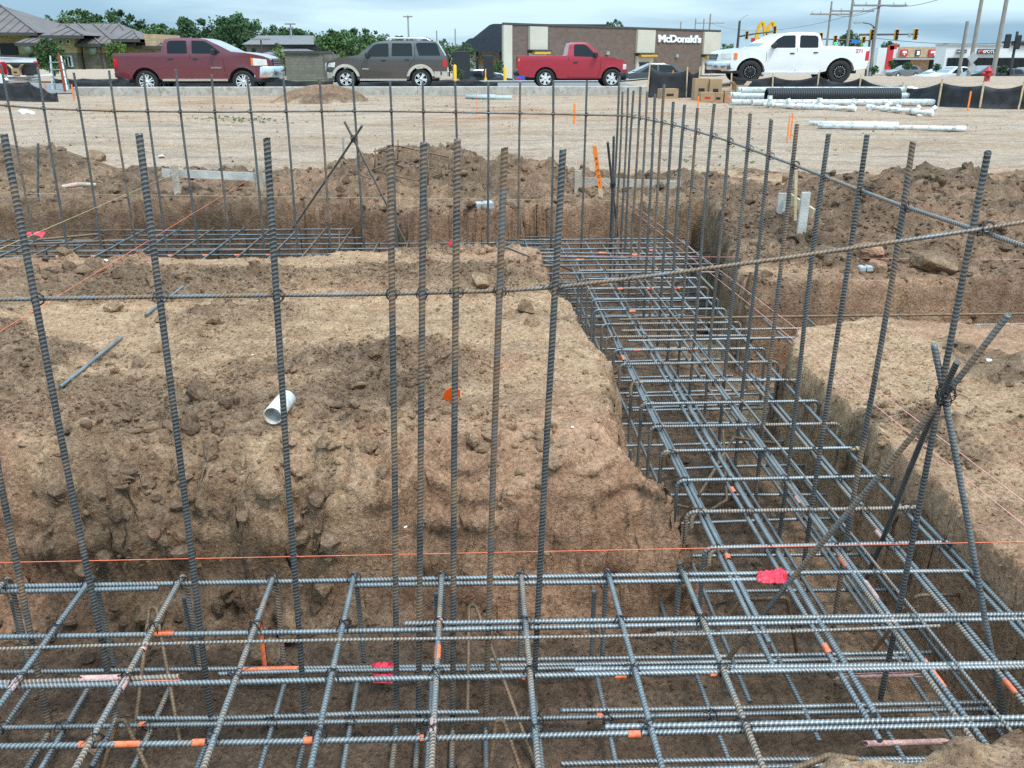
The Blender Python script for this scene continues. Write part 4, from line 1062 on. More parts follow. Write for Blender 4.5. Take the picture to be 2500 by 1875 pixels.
TL = [('dark rounded tree right behind the maroon pickup cab', 412, 150, 41, 98, 105, 'leaf_d'), ('large bushy tree right of the maroon pickup cab', 500, 150, 40, 104, 110, 'leaf_d'), ('tall loose tree above the pickup bonnet', 512, 150, 30, 125, 95, 'leaf'),
      ('broad tree behind the tan building, left of its ridge', 160, 150, 20, 118, 95, 'leaf'), ('pair-crowned tree behind the tan building ridge', 250, 150, 25, 120, 115, 'leaf_d'), ('small far tree at the left over the steep roof', 93, 150, 29, 130, 46, 'leaf'),
      ('mid-height tree filling the gap left of the maroon pickup', 335, 150, 54, 112, 90, 'leaf'), ('green tree over the grey house roof', 585, 150, 57, 130, 80, 'leaf_d'), ('small round tree right of the grey house lamp', 650, 150, 63, 125, 62, 'leaf_d'),
      ('large tree directly behind the suv bonnet', 728, 165, 65, 88, 90, 'leaf'), ('tall light tree behind the suv cab', 775, 165, 63, 92, 90, 'leaf'), ('tree behind the suv roof, right of the tall light tree', 815, 165, 66, 96, 60, 'leaf_d'),
      ('low tree left of the three seen over the suv roof rail', 870, 165, 80, 120, 70, 'leaf'), ('low tree, middle of the three over the suv roof rail', 918, 165, 84, 122, 70, 'leaf_d'), ('pale tree right of the suv, left of the dark roof', 965, 165, 86, 110, 60, 'leaf'), ('light tree in the gap before the dark hipped roof', 1003, 165, 92, 108, 44, 'leaf'),
      ('far dark tree left of the maroon pickup cab', 365, 150, 60, 128, 80, 'leaf_d'), ('tree seen between the maroon pickup bonnet and the grey house', 545, 150, 52, 118, 60, 'leaf_d'), ('far tree behind the grey house left gable', 620, 150, 62, 140, 80, 'leaf'),
      ('tree crown rising over the restaurant roof', 1323, 120, 41, 150, 48, 'leaf_d'), ('low tree right of the restaurant end', 1572, 150, 95, 150, 46, 'leaf'),
      ('dark square-trimmed tree at the crossing behind the street sign', 1838, 130, 64, 105, 46, 'leaf_d'), ('small tree over the white part of the far shop', 1925, 140, 89, 165, 40, 'leaf_d'), ('small tree above the tan end of the far shop', 2043, 140, 94, 165, 28, 'leaf_d')]
for i, (lb, x, yb, yt, Y, w, mt) in enumerate(TL):
    tree(lb, x, yb, yt, Y, w * 1.15, mt, 4200 if w > 60 else 2200, 100 + i)
tree('young round street tree before the tan building entrance', 103, 165, 84, 62, 66, 'leaf', 2200, 201, trunk=0.1, group='young planted trees')
tree('young light-green tree left of the maroon pickup tailgate', 248, 160, 86, 66, 50, 'leaf_y', 1800, 202, trunk=0.1, group='young planted trees')
tree('thin young upright tree by the block enclosure', 597, 165, 92, 58, 34, 'leaf_y', 900, 203, trunk=0.05, group='young planted trees', loose=1)
tree('slim light-green poplar right of the grey house', 735, 165, 104, 70, 24, 'leaf_y', 900, 204, trunk=0.06, group='young planted trees')
tree('small leafy tree in the drive lane by the restaurant', 1078, 168, 132, 70, 28, 'leaf', 1000, 205, trunk=0.06, group='young planted trees')
SHR = [(1930, 150, 130), (1960, 150, 135), (2024, 155, 138), (1890, 162, 142), (2170, 160, 142), (690, 190, 170), (600, 190, 165), (992, 168, 150)]
SHL = ['green bush left of the far red pylon', 'low bush under the far shop canopy', 'round bush before the tan shop front', 'pale bush beside the white pickup tail', 'bush by the rightmost wooden pole', 'dark narrow shrub at the right end of the block enclosure', 'dark narrow shrub at the left end of the block enclosure', 'green bush behind the suv tail']
for i, (x, yb, yt) in enumerate(SHR):
    tree(SHL[i], x, yb, yt, 75 if i < 5 else 62, 22 if i != 5 and i != 6 else 12, 'leaf' if i % 2 else 'leaf_d', 700, 300 + i, 'shrub', 'shrubs around the shops', 0.04)
# ================================================================== VEHICLES
def arch(cx, cz, r, z0, n=12, rev=False):
    """points over a wheel opening from front to back"""
    a0 = math.asin(max(-1, min(1, (z0 - cz) / r)))
    pts = [(cx + r * math.cos(a), cz + r * math.sin(a)) for a in np.linspace(a0, math.pi - a0, n)]
    return pts
def shell(name, outline, hw, mat, parent, zc, xc):
    bm = bmesh.new()
    n = len(outline)
    a = [bm.verts.new((x, -1, z)) for x, z in outline]; b = [bm.verts.new((x, 1, z)) for x, z in outline]
    bm.faces.new(a); bm.faces.new(b[::-1])
    for i in range(n):
        j = (i + 1) % n
        bm.faces.new((a[j], a[i], b[i], b[j]))
    for z in zc: bmesh.ops.bisect_plane(bm, geom=bm.verts[:] + bm.edges[:] + bm.faces[:], plane_co=(0, 0, z), plane_no=(0, 0, 1), dist=1e-5)
    for x in xc: bmesh.ops.bisect_plane(bm, geom=bm.verts[:] + bm.edges[:] + bm.faces[:], plane_co=(x, 0, 0), plane_no=(1, 0, 0), dist=1e-5)
    rim = [f for f in bm.faces if abs(f.normal.y) < 0.1]
    for v in bm.verts: v.co.y = math.copysign(hw(v.co.x, v.co.z), v.co.y)
    bmesh.ops.triangulate(bm, faces=bm.faces[:])
    bmesh.ops.recalc_face_normals(bm, faces=bm.faces)
    me = bpy.data.meshes.new(name); bm.to_mesh(me); bm.free()
    me.materials.append(mat); me.shade_smooth()
    try: me.set_sharp_from_angle(angle=R(32))
    except Exception: pass
    return link(name, me, parent)
def patch(name, poly, hw, s, mat, parent, off=0.005, back=0.012, rnd_=0.0):
    """panel following the vehicle's flank on side s"""
    if rnd_ < 0:                      # four-cornered lamp glass wrapped round the corner of the body
        (a0, a1, b1, b0) = [Vector(q) for q in poly]; nn = 9; b = MB(); v = []
        for k in range(nn):
            lo, hi = a0.lerp(b0, k / (nn - 1)), a1.lerp(b1, k / (nn - 1))
            for q, o_ in ((lo, off), (hi, off), (hi, -back), (lo, -back)): v.append((q.x, s * (hw(q.x, q.y) + o_), q.y))
        f = [(0, 1, 2, 3), tuple(4 * nn - 4 + j for j in (3, 2, 1, 0))]
        for k in range(nn - 1): f += [(4 * k + j, 4 * k + (j + 1) % 4, 4 * k + 4 + (j + 1) % 4, 4 * k + 4 + j) for j in range(4)]
        b.add(v, f); return b.build(name, mat, parent)
    if rnd_:
        poly = [(p.x, p.y) for p in fillet2(poly, rnd_)]
    n = len(poly)
    v = [(x, s * (hw(x, z) + off), z) for x, z in poly] + [(x, s * (hw(x, z) - back), z) for x, z in poly]
    f = [tuple(range(n)), tuple(range(2 * n - 1, n - 1, -1))] + [((i + 1) % n, i, n + i, n + (i + 1) % n) for i in range(n)]
    b = MB(); b.add(v, f)
    return b.build(name, mat, parent)
def fillet2(poly, r, n=3):
    out = []
    m = len(poly)
    for i in range(m):
        a, b, c = Vector(poly[i - 1]), Vector(poly[i]), Vector(poly[(i + 1) % m])
        u, v = (a - b), (c - b)
        t = min(r, u.length * 0.45, v.length * 0.45)
        p, q = b + u.normalized() * t, b + v.normalized() * t
        for k in range(n + 1):
            w = k / n
            out.append(p * (1 - w) ** 2 + b * 2 * w * (1 - w) + q * w * w)
    return out
def wheel_meshes(r, w, rim_r, style, rim_mat, face_mat):
    t = MB(); hwd = w / 2
    t.lathe([(rim_r, -hwd * 0.85), (r * 0.90, -hwd), (r * 0.985, -hwd * 0.8), (r, -hwd * 0.4), (r, hwd * 0.4), (r * 0.985, hwd * 0.8), (r * 0.90, hwd), (rim_r, hwd * 0.85), (rim_r * 0.97, 0), (rim_r, -hwd * 0.85)], 28)
    g = MB()
    g.lathe([(0.0, -0.05), (rim_r * 0.98, -0.05), (rim_r * 0.98, 0.05), (0.0, 0.05)], 28)
    f = MB()
    for s in (1, -1):
        y0 = s * (hwd * 0.72)
        f.lathe([(rim_r * 0.93, y0), (rim_r * 1.02, y0 + s * 0.012), (rim_r * 1.02, y0 - s * 0.03), (rim_r * 0.93, y0 - s * 0.03)], 28)
        f.lathe([(0.0, y0 + s * 0.004), (rim_r * 0.22, y0), (rim_r * 0.26, y0 - s * 0.05)], 16)
        n = style['n']
        for k in range(n):
            for da in style['offs']:
                a = 2 * math.pi * k / n + da
                c, sn = math.cos(a), math.sin(a)
                m = Matrix(((c, -sn, 0, 0), (sn, c, 0, 0), (0, 0, 1, 0), (0, 0, 0, 1)))
                wd = style['w']
                p = [Vector((rim_r * 0.2, -wd, y0)), Vector((rim_r * 0.95, -wd * 0.9, y0)), Vector((rim_r * 0.95, wd * 0.9, y0)), Vector((rim_r * 0.2, wd, y0))]
                q = [v + Vector((0, 0, -s * 0.04)) for v in p]
                f.add([m @ v for v in p + q], [(0, 1, 2, 3), (7, 6, 5, 4), (0, 4, 5, 1), (1, 5, 6, 2), (2, 6, 7, 3), (3, 7, 4, 0)])
    return t.mesh('tyre', M['rubber']), g.mesh('barrel', rim_mat), f.mesh('rim', face_mat)
def wheels(parent, centres, r, w, rim_r, style, track, face, back='dark'):
    tm, gm, fm = wheel_meshes(r, w, rim_r, style, M[back], M[face])
    for (x, z) in centres:
        for s in (-1, 1):
            e = link('wheel', tm, parent, loc=(x, s * track, z), rot=(math.pi / 2, 0.4 * s, 0))
            link('barrel', gm, e); link('rim', fm, e)
def hw_fn(w, belt, tumble, nose, nose_x, tail_x=0.0, top=9, bulge=0.02, nose_k=0.34):
    def hw(x, z):
        v = w / 2 - bulge * ((z - 0.9) / 0.45) ** 2 * (z < 0.9)
        if z > belt: v -= (z - belt) * tumble
        if z > top: v -= (z - top) * 0.9
        if x > nose_x: v -= nose_k * min(1.0, (x - nose_x) / (nose - nose_x)) ** 2.6
        if x < tail_x: v -= 0.05 * ((tail_x - x) / (tail_x + 1e-6)) ** 2
        return v
    return hw
def seam(parent, pts, hw, wd=0.014):
    for s in (-1, 1):
        b = MB()
        for (x0, z0), (x1, z1) in zip(pts[:-1], pts[1:]):
            p = Vector((x0, s * (hw(x0, z0) + 0.001), z0)); q = Vector((x1, s * (hw(x1, z1) + 0.001), z1))
            b.bar(p, q, wd, 0.004, (0, 1, 0))
        b.build('door_gap', M['seam'], parent)
def glass_front(name, p0, p1, hw, parent, mat, inset=0.07, off=0.008):
    """windscreen or rear window between two points of the outline"""
    (x0, z0), (x1, z1) = p0, p1
    d = Vector((x1 - x0, 0, z1 - z0)).normalized(); nrm = Vector((-d.z, 0, d.x))
    if nrm.z < 0: nrm = -nrm
    v = []
    for x, z in (p0, p1):
        for s in (-1, 1): v.append(Vector((x, s * (hw(x, z) - inset), z)) + nrm * off)
    v2 = [p - nrm * 0.012 for p in v]
    b = MB(); b.add(v + v2, [(0, 1, 3, 2), (6, 7, 5, 4), (0, 4, 5, 1), (1, 5, 7, 3), (3, 7, 6, 2), (2, 6, 4, 0)])
    return b.build(name, mat, parent)
def pickup(name, label, loc, rz, d):
    """pickup truck from a table of side-view measurements; x runs from tail to nose"""
    o = empty(name, loc, rz, label, 'pickup truck')
    hw = hw_fn(d['w'], d['belt'], d.get('tumble', 0.24), d['L'], d['L'] - 0.75, 0.25, d['top'])
    body = shell('body', d['outline'], hw, M[d['paint']], o, d['zc'], d['xc'])
    wheels(o, d['wheels'], d['r'], 0.26, d['rim'], d['style'], d['w'] / 2 - 0.15, d['face'], d.get('back', 'dark'))
    b = MB(); b.box((d['wheels'][0][0] - 0.75, -d['w'] / 2 + 0.32, d['under']), (d['wheels'][1][0] + 0.6, d['w'] / 2 - 0.32, d['under'] + 0.45)); b.build('chassis', M['dark'], o)
    for (wx, wz) in d['wheels']:                       # dark lining of the wheel openings
        for s in (-1, 1):
            b = MB(); b.box((wx - d['r'] * 1.2, s * (d['w'] / 2 - 0.42) - 0.14, wz), (wx + d['r'] * 1.2, s * (d['w'] / 2 - 0.42) + 0.14, wz + d['r'] * 1.22))
            b.build('wheel_well', M['dark'], o)
    for s in (-1, 1):
        for poly in d['windows']: patch('window', poly, hw, s, M['glass'], o, 0.004, 0.02, 0.05)
        for (x, z) in d['handles']:
            b = MB(); y = s * (hw(x, z) + 0.012); b.box((x - 0.085, y - 0.014, z - 0.022), (x + 0.085, y + 0.014, z + 0.022), bev=0.008); b.build('door_handle', M[d.get('handle', 'dark')], o)
        (mx, mz) = d['mirror']; y = s * (hw(mx, mz) + 0.13)
        b = MB(); b.box((mx - 0.05, y - 0.10, mz - 0.09), (mx + 0.08, y + 0.10, mz + 0.12), bev=0.03); b.build('mirror', M['dark'], o)
        patch('tail_light', d['tail'], hw, s, M['lamp_red'], o, 0.008, 0.05)
        patch('headlight', d['head'], hw, s, M['lamp_clear'], o, 0.012, 0.06, -1)
        if 'amber' in d: patch('turn_signal', d['amber'], hw, s, M['lamp_amber'], o, 0.018, 0.05, -1)
        if 'trim' in d: patch('side_step', d['trim'], hw, s, M[d['trim_mat']], o, 0.05, 0.02)
    for sm in d['seams']: seam(o, sm, hw)
    glass_front('windscreen', d['ws'][0], d['ws'][1], hw, o, M['glass_l'])
    glass_front('rear_window', d['rw'][0], d['rw'][1], hw, o, M['glass'])
    n0 = d['L']
    for bm_name, (x0, x1, z0, z1), mt in d['bumpers']:
        h_ = d['w'] / 2 - 0.02
        if x0 > 2: pl_ = [(x0 - 0.35, -h_), (x0 + 0.05, -h_ + 0.03), (x1 - 0.14, -h_ + 0.22), (x1, -h_ + 0.55), (x1, h_ - 0.55), (x1 - 0.14, h_ - 0.22), (x0 + 0.05, h_ - 0.03), (x0 - 0.35, h_)]
        else: pl_ = [(x1 + 0.2, -h_), (x0 + 0.12, -h_ + 0.08), (x0, -h_ + 0.3), (x0, h_ - 0.3), (x0 + 0.12, h_ - 0.08), (x1 + 0.2, h_)]
        b = MB(); n_ = len(pl_); zz_ = [(z0, 0.03), (z0 + 0.04, 0.0), (z1 - 0.04, 0.0), (z1, 0.03)]
        v_ = [(x - (i if x0 > 2 else -i), y * (1 - i * 0.3), z) for z, i in zz_ for x, y in pl_]
        f_ = [tuple(range(n_))[::-1], tuple(range(3 * n_, 4 * n_))] + [(k * n_ + j, k * n_ + (j + 1) % n_, (k + 1) * n_ + (j + 1) % n_, (k + 1) * n_ + j) for k in range(3) for j in range(n_)]
        b.add(v_, f_, True); b.build(bm_name, M[mt], o)
    gx0, gz0, gz1 = d['grille']
    b = MB(); b.box((gx0 - 0.04, -d['w'] / 2 + 0.42, gz0), (gx0 + 0.03, d['w'] / 2 - 0.42, gz1), bev=0.02); g = b.build('grille', M['dark'], o)
    b = MB()
    for k in range(3):
        zz = gz0 + (gz1 - gz0) * (k + 0.5) / 3; b.box((gx0 + 0.02, -d['w'] / 2 + 0.43, zz - 0.02), (gx0 + 0.045, d['w'] / 2 - 0.43, zz + 0.02))
    b.build('grille_bar', M['chrome'], g)
    return o, hw
GZ0 = 0.338
# maroon crew-cab, nose to the right
S_out = [(0.02, 1.40), (0.0, 1.44), (1.76, 1.475), (1.80, 1.50), (1.90, 1.86), (1.97, 1.945), (2.15, 1.985), (2.7, 2.0), (3.2, 1.985), (3.48, 1.93), (3.9, 1.74), (4.36, 1.50), (4.8, 1.47), (5.2, 1.41), (5.5, 1.34), (5.68, 1.26), (5.76, 1.14), (5.78, 0.95), (5.74, 0.70), (5.6, 0.52)]
S_out += arch(4.70, 0.42, 0.515, 0.50) + [(4.1, 0.50), (1.75, 0.49)] + arch(1.13, 0.42, 0.515, 0.50) + [(0.5, 0.5), (0.06, 0.62), (0.0, 0.8)]
silv = dict(L=5.80, w=2.0, belt=1.40, top=1.93, outline=S_out, zc=[0.6, 0.75, 0.9, 1.05, 1.2, 1.3, 1.4, 1.5, 1.7, 1.9], xc=[0.1, 0.25, 1.8, 2.8, 4.3, 5.3, 5.45, 5.6, 5.7],
            paint='maroon', wheels=[(1.13, 0.41), (4.70, 0.41)], r=0.41, rim=0.275, style=dict(n=6, offs=(-0.2, 0.2), w=0.022), face='alloy', under=0.36,
            windows=[[(2.03, 1.43), (2.03, 1.80), (2.12, 1.89), (2.74, 1.90), (2.76, 1.43)], [(2.93, 1.43), (2.93, 1.90), (3.38, 1.885), (3.62, 1.76), (3.98, 1.47), (3.9, 1.43)]],
            handles=[(2.12, 1.24), (3.03, 1.24)], handle='dark', mirror=(3.72, 1.48), tail=[(0.01, 0.92), (0.01, 1.27), (0.17, 1.22), (0.18, 0.92)],
            head=[(5.08, 1.0), (5.08, 1.28), (5.6, 1.22), (5.62, 1.0)], amber=[(5.06, 1.0), (5.06, 1.28), (5.14, 1.275), (5.14, 1.0)],
            seams=[[(1.79, 1.46), (1.80, 0.52)], [(2.84, 1.40), (2.84, 0.52)], [(4.06, 1.42), (4.06, 0.9), (4.1, 0.52)]],
            ws=((4.30, 1.525), (3.52, 1.905)), rw=((1.83, 1.55), (1.93, 1.86)), bumpers=[('front_bumper', (5.48, 5.95, 0.56, 0.97), 'chrome'), ('rear_bumper', (-0.12, 0.1, 0.55, 0.76), 'dark'), ('lower_valance', (5.3, 5.7, 0.4, 0.57), 'dark')],
            grille=(5.77, 0.98, 1.24), trim=[(1.75, 0.44), (1.75, 0.52), (4.15, 0.52), (4.15, 0.44)], trim_mat='chrome')
pos = gy(254, 187, 35.9)
t1, hwS = pickup('pickup_truck', 'maroon crew-cab pickup truck parked behind the kerb, facing right', (pos.x, 36.85, 0.12), R(-1.0), silv); t1.scale = (1.03, 1.03, 0.99)
b_ = link('badge', text_mesh('badge', 'SILVERADO', 0.055, M['chrome'], 0.004, 0.002), t1, loc=(3.62 + 0.15, -hwS(3.7, 0.93) - 0.012, 0.90), rot=(math.pi / 2, 0, 0))
# small red single-cab, nose to the right
N_out = [(0.02, 1.20), (0.0, 1.23), (1.93, 1.235), (1.97, 1.26), (2.03, 1.60), (2.08, 1.70), (2.25, 1.735), (2.65, 1.735), (2.80, 1.70), (3.05, 1.50), (3.36, 1.22), (3.8, 1.15), (4.2, 1.07), (4.36, 1.0), (4.42, 0.9), (4.42, 0.5), (4.3, 0.42)]
N_out += arch(3.79, 0.37, 0.45, 0.40) + [(3.2, 0.38), (1.65, 0.38)] + arch(1.11, 0.37, 0.45, 0.42) + [(0.5, 0.42), (0.08, 0.5), (0.0, 0.7)]
niss = dict(L=4.44, w=1.72, belt=1.2, top=1.69, outline=N_out, zc=[0.5, 0.62, 0.75, 0.9, 1.05, 1.2, 1.35, 1.55, 1.68], xc=[0.1, 0.25, 1.95, 3.3, 3.95, 4.1, 4.25, 4.35],
            paint='red', wheels=[(1.11, 0.375), (3.79, 0.375)], r=0.375, rim=0.235, style=dict(n=6, offs=(0,), w=0.05), face='alloy', under=0.3,
            windows=[[(2.23, 1.21), (2.23, 1.62), (2.30, 1.66), (2.62, 1.66), (2.76, 1.60), (3.14, 1.24), (3.10, 1.19)]],
            handles=[(2.30, 0.99)], mirror=(3.08, 1.25), tail=[(0.01, 0.78), (0.01, 1.13), (0.10, 1.12), (0.10, 0.78)], head=[(4.22, 0.72), (4.22, 0.93), (4.38, 0.91), (4.38, 0.72)], amber=[(0.01, 1.03), (0.01, 1.14), (0.09, 1.13), (0.09, 1.03)],
            seams=[[(1.95, 1.22), (1.96, 0.40)], [(2.12, 1.6), (2.02, 1.15), (2.02, 0.42), (3.2, 0.42), (3.3, 0.7), (3.32, 1.15)]],
            ws=((3.33, 1.245), (2.82, 1.68)), rw=((1.985, 1.3), (2.05, 1.63)), bumpers=[('front_bumper', (4.28, 4.52, 0.40, 0.62), 'dark'), ('rear_bumper', (-0.12, 0.1, 0.48, 0.64), 'dark')], grille=(4.42, 0.66, 0.88))
pos = gy(1118, 180, 36.3)
t2, _ = pickup('pickup_truck', 'small red single-cab pickup parked in front of the brown restaurant', (pos.x, 37.1, 0.25), 0, niss); t2.scale = (0.985, 1, 0.98)
# white lifted crew-cab, nose to the left
G_out = [(0.02, 1.33), (0.0, 1.37), (1.80, 1.405), (1.85, 1.43), (1.95, 1.78), (2.02, 1.87), (2.2, 1.92), (2.8, 1.925), (3.2, 1.90), (3.5, 1.84), (3.9, 1.62), (4.33, 1.36), (4.9, 1.32), (5.4, 1.25), (5.62, 1.18), (5.74, 1.08), (5.78, 0.9), (5.76, 0.55), (5.6, 0.46)]
G_out += arch(4.55, 0.42, 0.55, 0.48) + [(4.0, 0.42), (1.85, 0.41)] + arch(1.07, 0.42, 0.55, 0.46) + [(0.48, 0.5), (0.08, 0.55), (0.0, 0.8)]
gmc = dict(L=5.80, w=2.02, belt=1.33, top=1.85, outline=G_out, zc=[0.55, 0.7, 0.85, 1.0, 1.15, 1.25, 1.33, 1.5, 1.7, 1.84], xc=[0.1, 0.25, 1.85, 2.8, 4.3, 5.3, 5.45, 5.6, 5.7],
           paint='white_car', wheels=[(1.07, 0.43), (4.55, 0.43)], r=0.44, rim=0.285, style=dict(n=8, offs=(0,), w=0.022), face='dark', back='dark', under=0.36,
           windows=[[(2.02, 1.34), (2.02, 1.72), (2.10, 1.80), (2.72, 1.815), (2.74, 1.34)], [(2.90, 1.34), (2.90, 1.815), (3.36, 1.80), (3.6, 1.66), (3.86, 1.40), (3.80, 1.34)]],
           handles=[(2.1, 1.16), (3.0, 1.13)], mirror=(3.72, 1.40), tail=[(0.01, 0.86), (0.01, 1.24), (0.15, 1.20), (0.16, 0.86)], head=[(5.3, 0.93), (5.32, 1.15), (5.64, 1.12), (5.66, 0.93)], amber=[(5.1, 0.92), (5.1, 1.14), (5.22, 1.15), (5.22, 0.92)],
           seams=[[(1.83, 1.40), (1.84, 0.45)], [(2.82, 1.33), (2.82, 0.45)], [(3.98, 1.35), (3.98, 0.9), (4.0, 0.45)]],
           ws=((4.27, 1.395), (3.53, 1.815)), rw=((1.88, 1.5), (1.98, 1.78)), bumpers=[('front_bumper', (5.5, 5.92, 0.5, 0.82), 'chrome'), ('rear_bumper', (-0.14, 0.1, 0.52, 0.72), 'chrome'), ('lower_valance', (5.3, 5.75, 0.36, 0.5), 'dark')],
           grille=(5.76, 0.86, 1.12), trim=[(1.9, 0.34), (1.9, 0.42), (4.1, 0.42), (4.1, 0.34)], trim_mat='alloy')
pos = gy(1872, 168, 35.5)
t3, hwG = pickup('pickup_truck', 'white lifted crew-cab pickup with black wheels, facing left', (pos.x, 36.5, 0.46), math.pi, gmc); t3.scale = (1.015, 1, 0.96)
rm_ = MB()
for (wx, wz) in gmc['wheels']:
    for s in (-1, 1):
        for k in range(16):
            a = 2 * math.pi * k / 16
            rm_.box((wx + math.cos(a) * 0.20 - 0.016, s * (0.965) - 0.01, wz + math.sin(a) * 0.20 - 0.016), (wx + math.cos(a) * 0.20 + 0.016, s * 0.965 + 0.01, wz + math.sin(a) * 0.20 + 0.016))
rm_.build('wheel_studs', M['chrome'], t3)
link('decal', text_mesh('decal', 'Z71', 0.13, M['lamp_red'], 0.002, 0.002), t3, loc=(0.42, hwG(0.4, 1.2) + 0.008, 1.16), rot=(math.pi / 2, 0, math.pi))
# white pickup cut by the left edge, tail to the right with its tailgate down
wt = dict(gmc); wt['face'] = 'alloy'
pos = gy(29, 190, 33.2)
t4, _ = pickup('pickup_truck', 'white pickup at the left edge with its tailgate lowered', (pos.x - 0.1, 34.2, 0.02), math.pi - 0.2, wt)
for s in (-1, 1):
    b = MB(); b.box((-0.03, s * 0.86 - 0.09, 0.84), (0.06, s * 0.86 + 0.09, 1.26), bev=0.02); b.build('tail_light', M['lamp_red'], t4)
b = MB(); b.box((-0.62, -0.86, 0.74), (-0.05, 0.86, 0.80), bev=0.015); b.build('tailgate', M['white_car'], t4)
bx_ = MB(); bx_.box((-0.40, -0.25, 0), (0.40, 0.25, 0.36), bev=0.03); bx_.box((-0.42, -0.27, 0.30), (0.42, 0.27, 0.42), bev=0.02)
tbp = gy(49, 149, 33.7)
o = bx_.build('tool_box', M['blackplastic'], None, (tbp.x, 33.7, 0.825)); tag(o, 'black tool box on the lowered tailgate of the left white pickup', 'tool box')
cb = MB(); cb.box((-0.28, -0.2, 0), (0.28, 0.2, 0.26)); 
# dark SUV with beige cladding, nose to the left
E_out = [(0.03, 0.80), (0.0, 0.95), (0.02, 1.15), (0.10, 1.28), (0.36, 1.72), (0.44, 1.80), (0.62, 1.845), (1.5, 1.865), (2.4, 1.85), (2.82, 1.80), (2.95, 1.75), (3.3, 1.50), (3.56, 1.29), (4.0, 1.24), (4.5, 1.15), (4.76, 1.07), (4.86, 0.96), (4.89, 0.75), (4.87, 0.5), (4.75, 0.36)]
E_out += arch(4.08, 0.39, 0.46, 0.38) + [(3.5, 0.36), (1.7, 0.36)] + arch(1.09, 0.39, 0.46, 0.38) + [(0.5, 0.4), (0.1, 0.48), (0.02, 0.6)]
ev = empty('suv', (gy(969, 184, 36.3).x, 36.95, 0.24), math.pi, 'dark taupe SUV with beige wheel arches, facing left', 'suv')
ev.scale = (0.97, 1, 0.955)
hwE = hw_fn(1.86, 1.2, 0.26, 4.89, 4.2, 0.3, 1.78)
shell('body', E_out, hwE, M['brown_car'], ev, [0.5, 0.65, 0.8, 0.95, 1.1, 1.2, 1.35, 1.55, 1.75], [0.12, 0.3, 1.6, 2.6, 3.5, 4.4, 4.55, 4.7, 4.8])
wheels(ev, [(1.09, 0.39), (4.08, 0.39)], 0.385, 0.25, 0.245, dict(n=5, offs=(-0.16, 0.16), w=0.028), 0.79, 'alloy')
b = MB(); b.box((0.4, -0.6, 0.3), (4.6, 0.6, 0.75)); b.build('chassis', M['dark'], ev)
for s in (-1, 1):
    for poly in ([(0.28, 1.28), (0.42, 1.72), (0.50, 1.76), (1.18, 1.77), (1.26, 1.72), (1.14, 1.28)], [(1.40, 1.26), (1.42, 1.75), (2.20, 1.75), (2.22, 1.26)], [(2.34, 1.24), (2.34, 1.745), (2.78, 1.73), (2.92, 1.67), (3.24, 1.36), (3.2, 1.24)]):
        patch('window', poly, hwE, s, M['glass'], ev, 0.004, 0.02, 0.05)
    patch('tail_light', [(0.04, 0.86), (0.06, 1.16), (0.20, 1.14), (0.20, 0.86)], hwE, s, M['lamp_red'], ev, 0.008, 0.05)
    patch('headlight', [(4.50, 0.84), (4.46, 1.03), (4.74, 1.0), (4.80, 0.86)], hwE, s, M['lamp_clear'], ev, 0.014, 0.06, -1)
    for cx in (1.09, 4.08):                                   # beige wheel-arch flares
        ao = arch(cx, 0.39, 0.575, 0.50, 14); ai = arch(cx, 0.39, 0.465, 0.50, 14)
        b = MB()
        for k in range(13):
            q = [ao[k], ao[k + 1], ai[k + 1], ai[k]]
            v = [(x, s * (hwE(x, z) + 0.035), z) for x, z in q] + [(x, s * (hwE(x, z) - 0.01), z) for x, z in q]
            b.add(v, [(0, 1, 2, 3), (7, 6, 5, 4), (0, 4, 5, 1), (2, 6, 7, 3)])
        b.build('wheel_flare', M['beige_trim'], ev)
    patch('sill', [(1.66, 0.33), (1.66, 0.40), (3.52, 0.40), (3.52, 0.33)], hwE, s, M['beige_trim'], ev, 0.06, 0.02)
    patch('bumper_side', [(0.02, 0.45), (0.02, 0.68), (0.55, 0.68), (0.52, 0.45)], hwE, s, M['beige_trim'], ev, 0.02, 0.02)
    patch('bumper_side', [(4.62, 0.42), (4.60, 0.64), (4.87, 0.66), (4.84, 0.42)], hwE, s, M['beige_trim'], ev, 0.02, 0.02)
    for (x, z) in ((1.62, 1.13), (2.55, 1.10)):
        b = MB(); y = s * (hwE(x, z) + 0.012); b.box((x - 0.09, y - 0.014, z - 0.024), (x + 0.09, y + 0.014, z + 0.024), bev=0.008); b.build('door_handle', M['dark'], ev)
    b = MB(); y = s * (hwE(3.2, 1.28) + 0.12); b.box((3.1, y - 0.1, 1.2), (3.25, y + 0.1, 1.4), bev=0.03); b.build('mirror', M['dark'], ev)
    b = MB(); b.tube([(0.75, s * 0.68, 1.86), (0.85, s * 0.68, 1.935), (2.3, s * 0.68, 1.945), (2.42, s * 0.68, 1.87)], 0.028, 8); b.build('roof_rail', M['alloy'], ev)
    b = MB(); x = 3.28; y = s * (hwE(x, 0.78) + 0.006); b.box((x - 0.13, y - 0.004, 0.76), (x + 0.13, y + 0.004, 0.80)); b.build('badge', M['chrome'], ev)
glass_front('windscreen', (3.48, 1.35), (2.98, 1.73), hwE, ev, M['glass_l'])
glass_front('rear_window', (0.14, 1.34), (0.38, 1.72), hwE, ev, M['glass_l'])
seam(ev, [(1.30, 1.74), (1.30, 1.2), (1.52, 0.95), (1.6, 0.42)], hwE); seam(ev, [(2.28, 1.74), (2.28, 0.42)], hwE); seam(ev, [(3.40, 1.25), (3.42, 0.9), (3.5, 0.42)], hwE)
b = MB(); b.box((4.86, -0.55, 0.7), (4.92, 0.55, 0.98), bev=0.02); b.build('grille', M['chrome'], ev)

